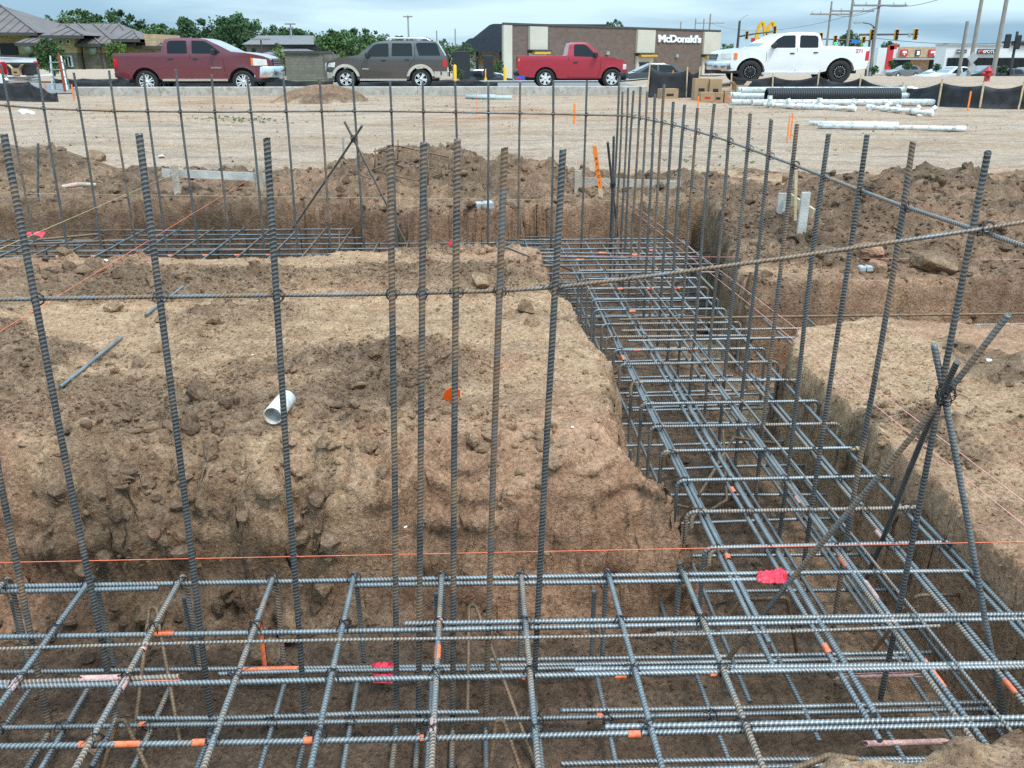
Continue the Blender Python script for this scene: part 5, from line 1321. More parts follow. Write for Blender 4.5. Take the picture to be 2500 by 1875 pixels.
# small parked cars far off: saloon or hatch
def small_car(label, loc, rz, mat, tall=0.0, L=4.5, group=None):
    o = empty('parked_car', loc, rz, label, 'car', group)
    k = L / 4.5
    out = [(0.02, 0.62), (0.0, 0.85), (0.1, 0.98), (0.55 - tall, 1.05 + 0.1 * tall), (1.05 - tall, 1.38 + tall * 0.3), (1.5, 1.45 + tall * 0.35), (2.2, 1.44 + tall * 0.33), (2.7, 1.25 + tall * .2), (3.25, 0.98 + tall * 0.15), (4.0, 0.86 + tall * .1), (4.4, 0.74), (4.5, 0.6), (4.48, 0.35), (4.35, 0.25)]
    out = [(x * k, z) for x, z in out]
    out += arch(3.62 * k, 0.32, 0.37, 0.26, 9) + [(3.1 * k, 0.24), (1.4 * k, 0.24)] + arch(0.9 * k, 0.32, 0.37, 0.26, 9) + [(0.4 * k, 0.28), (0.05, 0.36)]
    hw = hw_fn(1.78, 0.95, 0.35, L, L - 0.6, 0.4, 1.4 + tall * 0.3)
    shell('body', out, hw, mat, o, [0.4, 0.6, 0.8, 0.95, 1.15, 1.35], [0.15, 0.4, L - 0.5, L - 0.3, L - 0.12])
    wheels(o, [(0.9 * k, 0.32), (3.62 * k, 0.32)], 0.32, 0.2, 0.21, dict(n=5, offs=(0,), w=0.05), 0.78, 'alloy')
    for s in (-1, 1):
        patch('window', [(0.75 * k - tall * 0.7, 1.02 + 0.1 * tall), (1.15 * k - tall * 0.7, 1.34 + tall * .3), (1.75 * k, 1.38 + tall * .3), (1.75 * k, 1.0)], hw, s, M['glass'], o, 0.004, 0.02)
        patch('window', [(1.85 * k, 1.0), (1.85 * k, 1.38 + tall * .3), (2.2 * k, 1.37 + tall * .3), (2.9 * k, 1.02)], hw, s, M['glass'], o, 0.004, 0.02)
        patch('tail_light', [(0.02, 0.68), (0.04, 0.86), (0.35, 0.88), (0.3, 0.72)], hw, s, M['lamp_red'], o, 0.006, 0.03)
        patch('headlight', [(L - 0.5, 0.58), (L - 0.5, 0.70), (L - 0.12, 0.66), (L - 0.1, 0.56)], hw, s, M['lamp_clear'], o, 0.006, 0.03)
    glass_front('windscreen', (3.15 * k, 1.04 + tall * .16), (2.3 * k, 1.40 + tall * .3), hw, o, M['glass_l'], 0.1)
    return o
# ================================================================== REBAR
RIB = 0.0125
M['rusty_b'] = rebar_material('rebar_surface_rust', 0.85, 0.4, 0.35)
def fillet(pts, rad, n=5):
    """polyline with rounded bends"""
    pts = [Vector(p) for p in pts]
    out = [pts[0]]
    for i in range(1, len(pts) - 1):
        a, b, c = pts[i - 1], pts[i], pts[i + 1]
        u, v = (a - b).normalized(), (c - b).normalized()
        ang = u.angle(v)
        if ang > math.pi - 0.02: out.append(b); continue
        t = min(rad / math.tan(ang / 2), (a - b).length * 0.48, (c - b).length * 0.48)
        r = t * math.tan(ang / 2)
        cen = b + (u + v).normalized() * (r / math.sin(ang / 2))
        s, e = b + u * t - cen, b + v * t - cen
        tot = s.angle(e); ax = s.cross(e).normalized()
        for k in range(n + 1):
            out.append(cen + Matrix.Rotation(tot * k / n, 3, ax) @ s)
    out.append(pts[-1])
    return out
def rebar_mesh(name, pts, r, mat, ribs=True, n=8):
    """deformed bar along pts with slanted raised ribs, attribute 'rib' marks their crests"""
    P = [Vector(p) for p in pts]
    seg = [(P[i + 1] - P[i]).length for i in range(len(P) - 1)]
    L = sum(seg)
    def at(s):
        for i, l in enumerate(seg):
            if s <= l or i == len(seg) - 1: return P[i] + (P[i + 1] - P[i]) * (s / l if l else 0)
            s -= l
    if ribs:
        st = []
        k = 0
        while k * RIB < L:
            for o in (0.0, 0.45, 0.70):
                s = (k + o) * RIB
                if s <= L: st.append((s, 1.0 if o == 0.70 else 0.0))
            k += 1
        st.append((L, 0.0))
    else:
        st = []; acc = 0
        for i in range(len(P)):
            st.append((acc, 0.0)); acc += seg[i] if i < len(seg) else 0
        if len(P) == 2:
            m_ = max(1, int(L / 0.5)); st = [(L * k / m_, 0.0) for k in range(m_ + 1)]
    vs, rib, fr = [], [], None
    for j, (s, hi) in enumerate(st):
        p = at(s)
        t = (at(min(s + 0.004, L)) - at(max(s - 0.004, 0))).normalized()
        if fr is None: fr = t.orthogonal().normalized()
        else: fr = (fr - t * fr.dot(t)).normalized()
        b = t.cross(fr)
        rr = r * (1.08 if hi else 0.97) if ribs else r
        lean = 0.0052 if (ribs and 0 < j < len(st) - 1) else 0.0
        for k in range(n):
            a = 2 * math.pi * k / n
            vs.append(p + (fr * math.cos(a) + b * math.sin(a)) * rr + t * lean * math.cos(a)); rib.append(hi)
    m = len(st)
    fs = [(i * n + k, i * n + (k + 1) % n, (i + 1) * n + (k + 1) % n, (i + 1) * n + k) for i in range(m - 1) for k in range(n)]
    me = bpy.data.meshes.new(name)
    me.from_pydata(vs, [], fs + [tuple(range(n))[::-1], tuple(range((m - 1) * n, m * n))])
    me.update()
    sm = [True] * len(fs) + [False, False]
    me.polygons.foreach_set('use_smooth', sm)
    a = me.attributes.new('rib', 'FLOAT', 'POINT'); a.data.foreach_set('value', rib)
    me.materials.append(mat)
    return me
_bars = {}
def bar_between(name, p, q, r, mat, parent=None, ribs=True, n=8):
    """straight bar from p to q (world / parent space); bars of like length share their mesh"""
    p, q = Vector(p), Vector(q)
    L = (q - p).length
    key = (round(L / 0.5) if L > 0.9 else round(L / 0.04) + 1000, r, mat.name, ribs, n)
    if key not in _bars:
        g_ = random.Random(key[0] * 7 + int(r * 1e5))
        bw = [g_.uniform(-1, 1) * min(0.006, 0.003 * L) for _ in range(4)]
        pts_ = [(0, 0, 0)] + [(bw[0] * math.sin(math.pi * k / 8) + bw[1] * math.sin(2 * math.pi * k / 8), bw[2] * math.sin(math.pi * k / 8) + bw[3] * math.sin(2 * math.pi * k / 8), L * k / 8) for k in range(1, 8)] + [(0, 0, L)]
        if L < 0.6: pts_ = [(0, 0, 0), (0, 0, L)]
        _bars[key] = (rebar_mesh(name, pts_, r, mat, ribs, n), L)
    me, L0 = _bars[key]
    d = (q - p).normalized()
    rot = d.to_track_quat('Z', 'Y').to_matrix().to_4x4()
    spin = Matrix.Rotation((hash((round(p.x, 3), round(p.y, 3))) % 628) / 100.0, 4, 'Z')
    mt = Matrix.Translation(p) @ rot @ spin @ Matrix.Diagonal((1, 1, L / L0, 1))
    o = link(name, me, parent, mtx=mt)
    return o
rnd = random.Random(3)
def pick(ws=(0.55, 0.35, 0.10)):
    k = rnd.random()
    return M['steel'] if k < ws[0] else (M['steel_b'] if k < ws[0] + ws[1] else M['rusty'])
def tie_mesh(name, r, seed, tail=0.05):
    """a few turns of black wire round a crossing, with twisted tail"""
    g = random.Random(seed); b = MB()
    for d in (1, -1):
        pts = []
        for k in range(15):
            a = 2 * math.pi * k / 14 * 1.0
            pts.append(Vector((math.cos(a) * r * 1.75 * d, math.cos(a) * r * 1.75, math.sin(a) * r * 1.9)) + Vector((g.uniform(-1, 1), g.uniform(-1, 1), g.uniform(-1, 1))) * r * 0.12)
        b.tube(pts, 0.0013, 5, False)
        b.tube([p + Vector((0.003, 0.002 * d, 0.003)) for p in pts], 0.0013, 5, False)
    e = Vector((g.uniform(-1, 1), g.uniform(-1, 0.2), g.uniform(-0.2, 1))).normalized()
    p0 = Vector((0, -r * 1.5, r))
    b.tube([p0, p0 + e * tail * 0.5 + Vector((0, 0, 0.006)), p0 + e * tail + Vector((0.01, 0, -0.01))], 0.0012, 4, False)
    return b.mesh(name, M['wire'])
TIES = [tie_mesh('tie_wire', 0.0105, s, t) for s, t in ((1, 0.03), (2, 0.055), (3, 0.02), (4, 0.045))]
def tie(parent, p, s=1.0):
    o = link('tie_wire', rnd.choice(TIES), parent, loc=p, rot=(rnd.uniform(-0.3, 0.3), rnd.uniform(-0.3, 0.3), rnd.uniform(-0.5, 0.5) + rnd.choice((0, math.pi / 2))))
    o.scale = (s, s, s)
    return o
_bands = {}
def band(parent, p, axis, length, mat, r=0.0101, name='paint_mark'):
    """sprayed band on a bar"""
    key = (round(length, 2), mat.name, r)
    if key not in _bands:
        b = MB(); L_ = round(length, 2); g_ = random.Random(int(length * 999)); nk = 12
        e0 = [g_.uniform(-0.5, 0.18) for _ in range(nk)]; e1 = [g_.uniform(-0.18, 0.5) for _ in range(nk)]
        vs_ = []
        for k in range(nk):
            a_ = 2 * math.pi * k / nk
            for t_ in (-0.5 + 0.35 * e0[k], -0.2, 0.2, 0.5 + 0.35 * e1[k]): vs_.append((math.cos(a_) * r * 1.02, math.sin(a_) * r * 1.02, L_ * t_))
        b.add(vs_, [(4 * k + j, 4 * ((k + 1) % nk) + j, 4 * ((k + 1) % nk) + j + 1, 4 * k + j + 1) for k in range(nk) if g_.random() < 0.85 for j in range(3)], True)
        _bands[key] = b.mesh(name, mat)
    rot = Vector(axis).to_track_quat('Z', 'Y').to_matrix().to_4x4()
    return link(name, _bands[key], parent, mtx=Matrix.Translation(p) @ rot)
def bent(name, pts, r, mat, parent=None, rad=0.05, ribs=True, n=8):
    return link(name, rebar_mesh(name, fillet(pts, rad), r, mat, ribs, n), parent)
RR = 0.0090
ZT = -0.258          # centre of the upper layer of lengthwise bars
ZB = -0.640          # lower layer
# ---------------------------------------------------------------- front cage (bars run left to right)
fc = empty('rebar_cage', (0, 2.4, -0.68), 0, 'steel rebar cage filling the trench across the foreground', 'rebar cage')
def inv(parent):
    return Matrix.Translation(parent.location).inverted()
def W(parent, p): return Vector(p) - Vector(parent.location)
def fbar(name, p, q, parent, r=RR, mat=None, ribs=True, n=8):
    return bar_between(name, W(parent, p), W(parent, q), r, mat or pick(), parent, ribs, n)
tilt = -0.014
def yl(Y, x): return Y + tilt * x
# upper lengthwise bars
for (Y, x0, x1, dz) in ((2.752, -3.0, 1.92, 0.0), (2.726, -3.0, -1.17, -0.004), (2.724, -0.48, 1.02, -0.004), (2.455, -3.0, 2.9, 0), (2.478, -0.27, 2.7, 0.006),
                        (2.205, -3.0, 2.7, 0), (2.228, 0.285, 2.6, 0.006), (2.228, -3.0, -0.94, 0.005), (1.955, -1.62, 2.6, 0), (1.978, 0.345, 2.5, 0.006), (1.70, -3, 2.4, 0)):
    fbar('lengthwise_bar', (x0, yl(Y, x0), ZT + dz), (x1, yl(Y, x1), ZT + dz), fc, mat=M['steel'] if rnd.random() < 0.8 else M['steel_b'])
# lower lengthwise bars
for (Y, x0, x1, dz) in ((2.742, -3.0, 1.7, 0), (2.718, -1.0, 0.45, 0.0), (2.768, 0.02, 1.75, 0.004), (2.46, -3.0, 2.3, 0), (2.484, -1.22, -0.02, 0.004), (2.484, 0.27, 2.2, 0.004),
                        (2.21, 0.2, 2.3, 0), (2.235, 0.25, 2.2, 0.004), (2.21, -3, 0.1, 0)):
    fbar('lengthwise_bar', (x0, yl(Y, x0), ZB + dz), (x1, yl(Y, x1), ZB + dz), fc, mat=M['steel'])
# thin rod threaded along the dowels
tr0, tr1 = gz(-60, 1404, ZT + 0.03), gz(2030, 1352, ZT + 0.03)
fbar('thin_rod', tr0, tr1, fc, r=0.0058, mat=M['steel_b'])
# crosswise U stirrups
XS = [-2.36, -2.05, -1.73, -1.42, -1.09, -0.77, -0.46, -0.145, 0.155, 0.455, 0.745]
for i, x in enumerate(XS):
    sl = 0.0 + rnd.uniform(-0.012, 0.012)
    z1, z0 = ZT + 0.020, ZB - 0.022
    yf = yl(2.785, x)
    lean = rnd.uniform(-0.01, 0.01)
    pts = [(x + sl * 2 + 0.01, 1.15, z1), (x + sl, yf, z1), (x + sl + lean, yf + 0.006, z0 + 0.01)]
    o = bent('stirrup', [W(fc, p) for p in pts], RR * 1.02, (M['steel_b'], M['steel'])[i % 3 == 0], fc, 0.035)
    # lower crosswise bar laid beside it, off by a hand
    x2 = x + rnd.uniform(-0.10, 0.10)
    fbar('crosswise_bar', (x2 + 0.02, 1.2, z0), (x2, 2.70, z0), fc, mat=M['steel'] if i != 4 else M['steel_b'])
    if i in (2, 4, 7, 9):
        fbar('standing_stub', (x - 0.03, yf + 0.03, z0), (x - 0.03, yf + 0.03, -0.36), fc, mat=M['steel'])
    for Y in (2.74, 2.462, 2.212, 1.965):
        if Y > 1.9: tie(fc, W(fc, (x + sl, yl(Y, x), ZT + 0.012)))
    tie(fc, W(fc, (x2, yl(2.46, x), ZB - 0.008)))
    # orange spray marks where the bars were set out
    for Y in (2.205, 1.955):
        if rnd.random() < 0.55: band(fc, W(fc, (x - 0.03, yl(Y, x), ZT)), (1, 0, 0), rnd.choice((0.015, 0.02, 0.026)), M['paint_o'])
    if rnd.random() < 0.5: band(fc, W(fc, (x2 - 0.02, yl(2.46, x), ZB)), (1, 0, 0), 0.02, M['paint_o'])
for (x, Y, l, mt) in ((-1.07, 2.455, 0.075, 'paint_o'), (-0.985, 2.205, 0.10, 'paint_o'), (-1.06, 2.205, 0.09, 'paint_p'), (-1.0, 1.955, 0.06, 'paint_o'), (-1.18, 2.228, 0.10, 'paint_p'), (-1.85, 2.228, 0.2, 'paint_p')):
    band(fc, W(fc, (x, yl(Y, x), ZT + (0.005 if Y == 2.228 else 0))), (1, 0, 0), l, M[mt])
for (x, Y, l, mt) in ((-0.145, 2.30, 0.06, 'paint_o'), (-0.145, 1.98, 0.05, 'paint_p'), (-0.145, 2.47, 0.03, 'paint_p'), (-1.42, 2.21, 0.05, 'paint_p'), (-1.09, 2.20, 0.05, 'paint_p'), (-1.73, 2.47, 0.03, 'paint_p'), (-1.09, 2.37, 0.03, 'paint_p')):
    band(fc, W(fc, (x, Y, ZT + 0.02)), (0, 1, 0), l, M[mt], 0.0102)
xo_ = gy(566, 1390, 2.79).x
fbar('standing_stub', (xo_, 2.795, ZB - 0.02), (xo_, 2.795, ZB + 0.24), fc, mat=M['steel'])
band(fc, W(fc, (xo_ + 0.03, 2.752, ZB)), (1, 0, 0), 0.18, M['paint_o'])
band(fc, W(fc, (xo_, 2.795, ZB + 0.10)), (0, 0, 1), 0.20, M['paint_o'], 0.0102)
# ---------------------------------------------------------------- right cage (bars run away from the viewer)
rc = empty('rebar_cage', (1.38, 5.2, -0.68), 0, 'long rebar cage running away down the right trench', 'rebar cage')
for (X, y0, y1, dz) in ((0.915, 2.2, 9.02, 0), (0.943, 2.35, 5.6, -0.006), (1.115, 1.9, 9.0, 0), (1.143, 2.0, 5.9, 0.004), (1.375, 1.7, 9.0, 0), (1.403, 1.75, 5.4, 0.004),
                        (1.61, 1.6, 9.0, 0), (1.640, 1.75, 4.9, -0.004), (1.80, 1.6, 8.9, 0), (1.826, 1.75, 3.2, 0.004), (2.13, 6.3, 8.9, 0), (1.93, 6.9, 8.9, 0)):
    fbar('lengthwise_bar', (X, y0, ZT - 0.004 + dz), (X + rnd.uniform(-0.012, 0.012), y1, ZT - 0.004 + dz), rc, mat=M['steel'] if rnd.random() < 0.75 else M['steel_b'])
for (X, y0, y1) in ((0.76, 2.95, 6.0), (0.96, 2.5, 8.9), (1.14, 2.3, 8.9), (1.39, 2.0, 8.9), (1.43, 3.0, 6.2), (1.6, 2.0, 8.9), (1.64, 2.7, 5.2), (1.78, 2.2, 8.9)):
    fbar('lengthwise_bar', (X, y0, ZB), (X, y1, ZB), rc, mat=M['steel'])
fbar('thin_rod', (1.475, 1.75, ZT + 0.034), (1.40, 7.2, ZT + 0.034), rc, r=0.0052, mat=M['steel_b'])
SY = [2.895, 3.185, 3.47, 3.765, 4.075, 4.39, 4.71, 5.03, 5.30, 5.58, 5.87, 6.24, 6.55, 6.86, 7.20, 7.50]
st_pts = [(0.872, 0, ZB + 0.02), (0.872, 0, ZT + 0.018), (1.862, 0, ZT + 0.018), (1.862, 0, ZB + 0.02)]
st_meshes = [rebar_mesh('stirrup', fillet([Vector((p[0] - 1.38, 0, p[2] + 0.68)) for p in st_pts], 0.034), RR, mt_) for mt_ in (M['steel'], M['steel_b'], M['steel'])]
for i, Y in enumerate(SY):
    o = link('stirrup', st_meshes[i % 3 if i != 9 else 1], rc, loc=(rnd.uniform(-0.015, 0.015), Y - 5.2, rnd.uniform(-0.004, 0.004)), rot=(rnd.uniform(-0.02, 0.02), 0, rnd.uniform(-0.012, 0.012)))
    fbar('crosswise_bar', (0.70, Y + 0.04, ZB - 0.02), (1.86, Y + 0.04 + rnd.uniform(-0.03, 0.03), ZB - 0.02), rc, mat=M['steel'])
    fbar('standing_stub', (0.80, Y + 0.12, ZB - 0.03), (0.80, Y + 0.12, -0.40 + rnd.uniform(-0.04, 0.04)), rc, mat=M['steel'])
    for X in (0.915, 1.115, 1.375, 1.61, 1.80):
        if Y < 6 or rnd.random() < 0.4: tie(rc, W(rc, (X, Y, ZT + 0.01)))
    # rusted bends where the stirrup was cold bent
    if Y < 4.8:
        for xx in (0.882, 1.852):
            if rnd.random() < 0.85:
                b_ = bent('rusted_bend', [W(rc, p) for p in ((xx, Y, ZT - 0.06), (xx, Y, ZT + 0.018), (xx + (0.07 if xx < 1.3 else -0.07), Y, ZT + 0.018))], RR * 1.10, M['mud'] if rnd.random() < 0.6 else M['rusty'], rc, 0.034)
for (X, Y, l, mt) in ((1.40, 2.62, 0.10, 'paint_p'), (1.40, 2.45, 0.05, 'paint_p'), (1.403, 2.16, 0.13, 'paint_o'), (1.375, 2.80, 0.06, 'paint_o'), (1.115, 3.40, 0.04, 'paint_o'), (1.375, 3.3, 0.05, 'paint_p'), (0.915, 5.2, 0.08, 'paint_o'),
                      (0.943, 2.86, 0.03, 'paint_o'), (1.61, 2.1, 0.05, 'paint_o'), (1.115, 2.3, 0.04, 'paint_o'), (1.60, 3.0, 0.05, 'paint_p')):
    band(rc, W(rc, (X, Y, ZT - 0.002)), (0, 1, 0), l, M[mt], 0.0102)
for (X, Y) in ((1.15, 6.86), (1.40, 6.86), (1.62, 6.86), (1.12, 5.58), (1.38, 5.3), (1.62, 5.58), (1.02, 5.3), (1.14, 6.2)):
    band(rc, W(rc, (X, Y, ZT + 0.018)), (1, 0, 0), 0.045, M['paint_o'], 0.0102)
for (Y, x0, x1) in ((2.62, 1.35, 1.62), (2.28, 1.30, 1.55), (2.02, 1.42, 1.5)):
    band(rc, W(rc, ((x0 + x1) / 2, Y + 0.0, ZB + 0.004)), (1, 0, 0), x1 - x0, M['paint_p'], 0.0102)
# ---------------------------------------------------------------- far cages
farc = empty('rebar_cage', (-1.6, 8.6, -0.68), 0, 'wide rebar mat of the far trench, left of the raised soil', 'rebar cage')
for i, Y in enumerate((9.63, 9.33, 9.11, 8.84, 8.59, 8.35, 8.11, 7.88, 7.62)):
    x1 = -1.33 if Y > 9.2 or Y < 8.3 else 0.9
    x0 = -5.4 if Y < 9.2 else -3.75
    x1 = 0.7 if abs(Y - 8.84) < 0.02 or abs(Y - 8.59) < .02 else x1
    o = fbar('lengthwise_bar', (x0, Y + 0.02, ZT), (x1, Y - 0.01, ZT), farc, mat=M['steel'], ribs=False, n=6)
    if i % 2 == 0: fbar('lengthwise_bar', (-4.4, Y + 0.05, ZT - 0.004), (-2.2, Y + 0.05, ZT - 0.004), farc, mat=M['steel_b'], ribs=False, n=6)
    fbar('lengthwise_bar', (x0, Y, ZB), (x1, Y, ZB), farc, mat=M['steel'], ribs=False, n=6)
for i, X in enumerate((-5.1, -4.8, -4.5, -4.2, -3.93, -3.60, -3.24, -2.88, -2.55, -2.25, -1.95, -1.65, -1.36)):
    yf = 9.70 if X > -3.7 else 9.2
    bent('stirrup', [W(farc, p) for p in ((X, 7.25, ZT + 0.018), (X, yf, ZT + 0.018), (X, yf, ZB))], RR, pick((0.6, 0.4, 0)), farc, 0.035, False, 6)
    fbar('crosswise_bar', (X + 0.1, 7.25, ZB - 0.02), (X + 0.1, yf, ZB - 0.02), farc, mat=M['steel'], ribs=False, n=6)
    for Y in (8.35,):
        band(farc, W(farc, (X - 0.05, Y, ZT)), (1, 0, 0), 0.04, M['paint_o'], 0.0104)
for X in (-1.0, -0.70, -0.40, -0.09, 0.20, 0.49):
    bent('stirrup', [W(farc, p) for p in ((X, 8.2, ZT + 0.018), (X, 8.90, ZT + 0.018), (X, 8.90, ZB))], RR, pick((0.3, 0.6, 0.1)), farc, 0.035, False, 6)
fbar('standing_stub', gz(733, 572, -0.40), gz(733, 500, -0.10), farc, mat=M['rusty'], ribs=False, n=6)
fcor = empty('rebar_cage', (1.4, 8.3, -0.68), 0, 'rebar mat at the far trench corner beyond the long cage', 'rebar cage')
for Y in (8.88, 8.66, 8.42, 8.22, 8.05, 7.92, 7.72, 7.40):
    fbar('lengthwise_bar', (0.28, Y, ZT + 0.02), (2.2 + rnd.uniform(-0.25, 0.1), Y - 0.02, ZT + 0.02), fcor, mat=M['steel'], ribs=False, n=6)
    fbar('lengthwise_bar', (0.28, Y, ZB), (2.2, Y, ZB), fcor, mat=M['steel'], ribs=False, n=6)
for X in (0.68, 0.82, 1.25, 1.50, 1.72):
    fbar('crosswise_bar', (X + 0.04, 7.2, ZT), (X, 9.0, ZT), fcor, mat=pick((0.6, 0.4, 0)), ribs=False, n=6)
for X, Y in ((0.9, 8.05), (1.2, 8.22), (0.95, 7.92), (1.5, 8.1), (1.7, 8.3)): band(fcor, W(fcor, (X, Y, ZT + 0.02)), (1, 0, 0), 0.07, M['paint_o'], 0.0104)
side = empty('rebar_cage', (3.0, 5.8, -0.68), 0, 'rebar cage entering the side trench between the two right soil banks', 'rebar cage')
for (Y, z, mt) in ((5.95, ZT + 0.03, 'rusty'), (5.78, ZT, 'steel_b'), (5.55, ZT, 'steel'), (5.25, ZB, 'steel'), (5.5, ZB, 'steel'), (5.8, ZB, 'steel')):
    fbar('lengthwise_bar', (1.0, Y, z), (4.6, Y + 0.05, z), side, mat=M[mt])
for X in (2.1, 2.42, 2.75, 3.1):
    fbar('crosswise_bar', (X, 5.0, ZT - 0.02), (X, 6.1, ZT - 0.02), side, mat=M['steel_b'])

# ---------------------------------------------------------------- dowels standing in rows
ORD = ['first', 'second', 'third', 'fourth', 'fifth', 'sixth', 'seventh', 'eighth', 'ninth', 'tenth', 'eleventh', 'twelfth', 'thirteenth', 'fourteenth', 'fifteenth', 'sixteenth', 'seventeenth', 'eighteenth', 'nineteenth', 'twentieth']
front_d = [((-118, 400), (108, 1581)), ((8, 289), (253, 1555)), ((300, 288), (458, 1575)), ((576, 299), (662, 1585)), ((842, 314), (857, 1570)), ((915, 307), (904, 1580)), ((988, 300), (978, 1575)), ((1090, 320), (1049, 1575)), ((1216, 324), (1152, 1520))]
kinds = ['steel_e', 'steel_d', 'steel_d', 'steel_d', 'steel_e', 'steel_e', 'steel_e', 'rusty_b', 'steel_d']
FD = []
for i, (t, b) in enumerate(front_d):
    T, B = gy(*t, 2.50), gy(*b, 2.50)
    B = B + (B - T).normalized() * max(0.0, (B.z + 0.60))
    lab = 'upright ribbed rebar cut off by the left picture edge in the front row' if i == 0 else 'upright ribbed rebar in the front row, %s from the left with its top in view' % ORD[i - 1]
    o = bent('rebar_dowel', [B + Vector((0, -0.22, 0.0)), B, B.lerp(T, 0.5) + Vector((rnd.uniform(-0.006, 0.006), 0, 0)), T], 0.0100, M[kinds[i]], None, 0.04, True, 10)
    tag(o, lab, 'rebar', 'dowels of the front row')
    FD.append((T, B))
# back row
back = [(1.6, 156.6), (92, 165), (180, 177), (266, 172), (350, 179), (429, 169), (516, 182), (603, 185), (692, 189), (780, 191), (860, 177), (952, 196), (1032, 201), (1111, 198), (1192, 198), (1270, 199), (1351, 196), (1433, 196)]
BD = []
for i, (x, y) in enumerate(back):
    T = gy(x * 0.8848, y * 0.8848, 8.7)
    B = Vector((T.x + rnd.uniform(-0.02, 0.02), 8.68 + rnd.uniform(-0.03, 0.03), -0.66))
    o = bar_between('rebar_dowel', B, T, 0.0108, M['steel_d'] if i % 3 else M['steel_e'], None, True, 8)
    tag(o, 'slim upright rebar in the far row, %s from the left' % ORD[i], 'rebar', 'dowels of the far row'); BD.append((T, B))
right = [(1512, 187), (1520, 223), (1533.5, 214.6), (1547, 220.6), (1564, 211), (1580, 224), (1599, 231), (1621.5, 205), (1644, 248), (1671.5, 255), (1703, 263), (1744, 253), (1784, 263), (1832, 277), (1883, 292), (1946, 303), (2023, 326.6), (2117, 329), (2229, 346), (2412, 371)]
RD = []
rk = ['steel_d', 'steel_e', 'steel_e', 'steel_d', 'steel_e', 'rusty_b', 'steel_d', 'rusty_b', 'steel_d', 'steel_d', 'steel_e', 'steel_d', 'steel_e', 'steel_d', 'steel_d', 'steel_e', 'steel_d', 'steel_d', 'steel_e', 'steel_d']
for i, (x, y) in enumerate(right):
    T = gx(x * 0.8848, y * 0.8848, 1.45)
    B = Vector((1.45 + rnd.uniform(-0.02, 0.01), T.y + rnd.uniform(-0.01, 0.01), -0.66))
    if i == len(right) - 1:
        B = gy(1905, 1545, T.y); B = Vector((1.45, T.y + 0.03, -0.66))
    if i == 0: T = gy(x * .8848, y * .8848, 8.75); B = Vector((T.x - 0.01, 8.75, -0.66))
    o = bar_between('rebar_dowel', B, T, 0.0098 if i > 9 else 0.0108, M[rk[i]], None, True, 10 if i > 12 else 8)
    n_ = len(right) - 1 - i
    tag(o, 'upright rebar of the right-hand row, %s counted from the nearest' % ORD[n_], 'rebar', 'dowels of the right row'); RD.append((T, B))

# ---------------------------------------------------------------- tie bars along the dowel tops
def tiebar(name, pts, r, mat, label, seq, ribs=True):
    o = empty(name, pts[0], 0, label, 'rebar')
    b = link('bar', rebar_mesh('bar', [Vector(p) - Vector(pts[0]) for p in pts], r, mat, ribs, 8), o)
    for p in seq: tie(o, Vector(p) - Vector(pts[0]), 0.85)
    return o
def on_line(pts, x, k=0):
    for a, b in zip(pts[:-1], pts[1:]):
        if min(a[k], b[k]) <= x <= max(a[k], b[k]):
            t = (x - a[k]) / (b[k] - a[k] + 1e-9); return Vector(a).lerp(Vector(b), t)
    return Vector(pts[-1])
fp = [gy(x, y, Y) for x, y, Y in ((-60, 648, 2.522), (340, 641, 2.522), (600, 638, 2.522), (840, 635, 2.522), (990, 631, 2.522), (1085, 628, 2.52), (1210, 620, 2.515), (1400, 597, 2.49), (1700, 557, 2.455), (2100, 498, 2.42), (2330, 460, 2.41))]
tiebar('tie_bar', fp, 0.0063, M['rusty_b'], 'long slightly bent rebar tied across the front dowels to the right corner', [on_line(fp, p[0].lerp(p[1], (p[0].z - 0.865) / (p[0].z - p[1].z)).x) + Vector((0, -0.012, 0)) for p in FD] + [on_line(fp, 1.45)])
bp = [gy(x, y, 8.66) for x, y in ((-40, 224), (100, 235), (240, 240), (450, 242), (600, 241), (765, 240), (880, 241), (1000, 243), (1180, 246), (1345, 250))]
tiebar('tie_bar', bp, 0.0085, M['steel_b'], 'thin horizontal rebar tied along the far row of dowels', [on_line(bp, p[0].x) for p in BD], False)
rp = [gx(x, y, 1.465) for x, y in ((1330, 247), (1390, 256), (1465, 272), (1560, 300), (1720, 358), (1850, 408), (1950, 445), (2110, 497), (2240, 541))]
tiebar('tie_bar', rp, 0.0068, M['steel_b'], 'horizontal rebar tied along the right-hand row of dowels', [on_line(rp, p[0].y, 1) for p in RD[1:]], True)

# ---------------------------------------------------------------- braces
def brace(name, label, knot, feet_tops, r=0.0095):
    o = empty(name, knot, 0, label, 'rebar')
    for foot, top, mt in feet_tops:
        foot = Vector(foot)
        d = (Vector(knot) - foot)
        # carry on past the knot to where the upper end shows
        best, bt = 1e9, 1.0
        tx, ty = top[0] / 0.8848, top[1] / 0.8848
        for k in range(100, 190):
            q = np.array(foot + d * (k / 100.0)) - _C
            w = q @ _f; px, py = CX + F_PX * (q @ _r) / w, CY - F_PX * (q @ _u) / w
            e = (px - tx) ** 2 + (py - ty) ** 2
            if e < best: best, bt = e, k / 100.0
        bar_between('brace_rod', foot - Vector(knot), d * bt + foot - Vector(knot), r, M[mt], o)
    for k in range(3): tie(o, (rnd.uniform(-.005, .005), -0.012, -0.012 + 0.012 * k), 1.1)
    return o
kn = gy(2038, 852, RD[-1][1].y - 0.03)
brace('rebar_brace', 'three crossed rebar props tied to the nearest right dowel', kn, [(gz(1572, 1424, -0.64), (2160, 666), 'rusty_b'), (gz(2183, 1607, -0.66), (2028, 738), 'steel'), (gz(1856, 1282, -0.70), (2088, 787), 'steel_d')], 0.0098)
kb = gy(763, 300, 8.66)
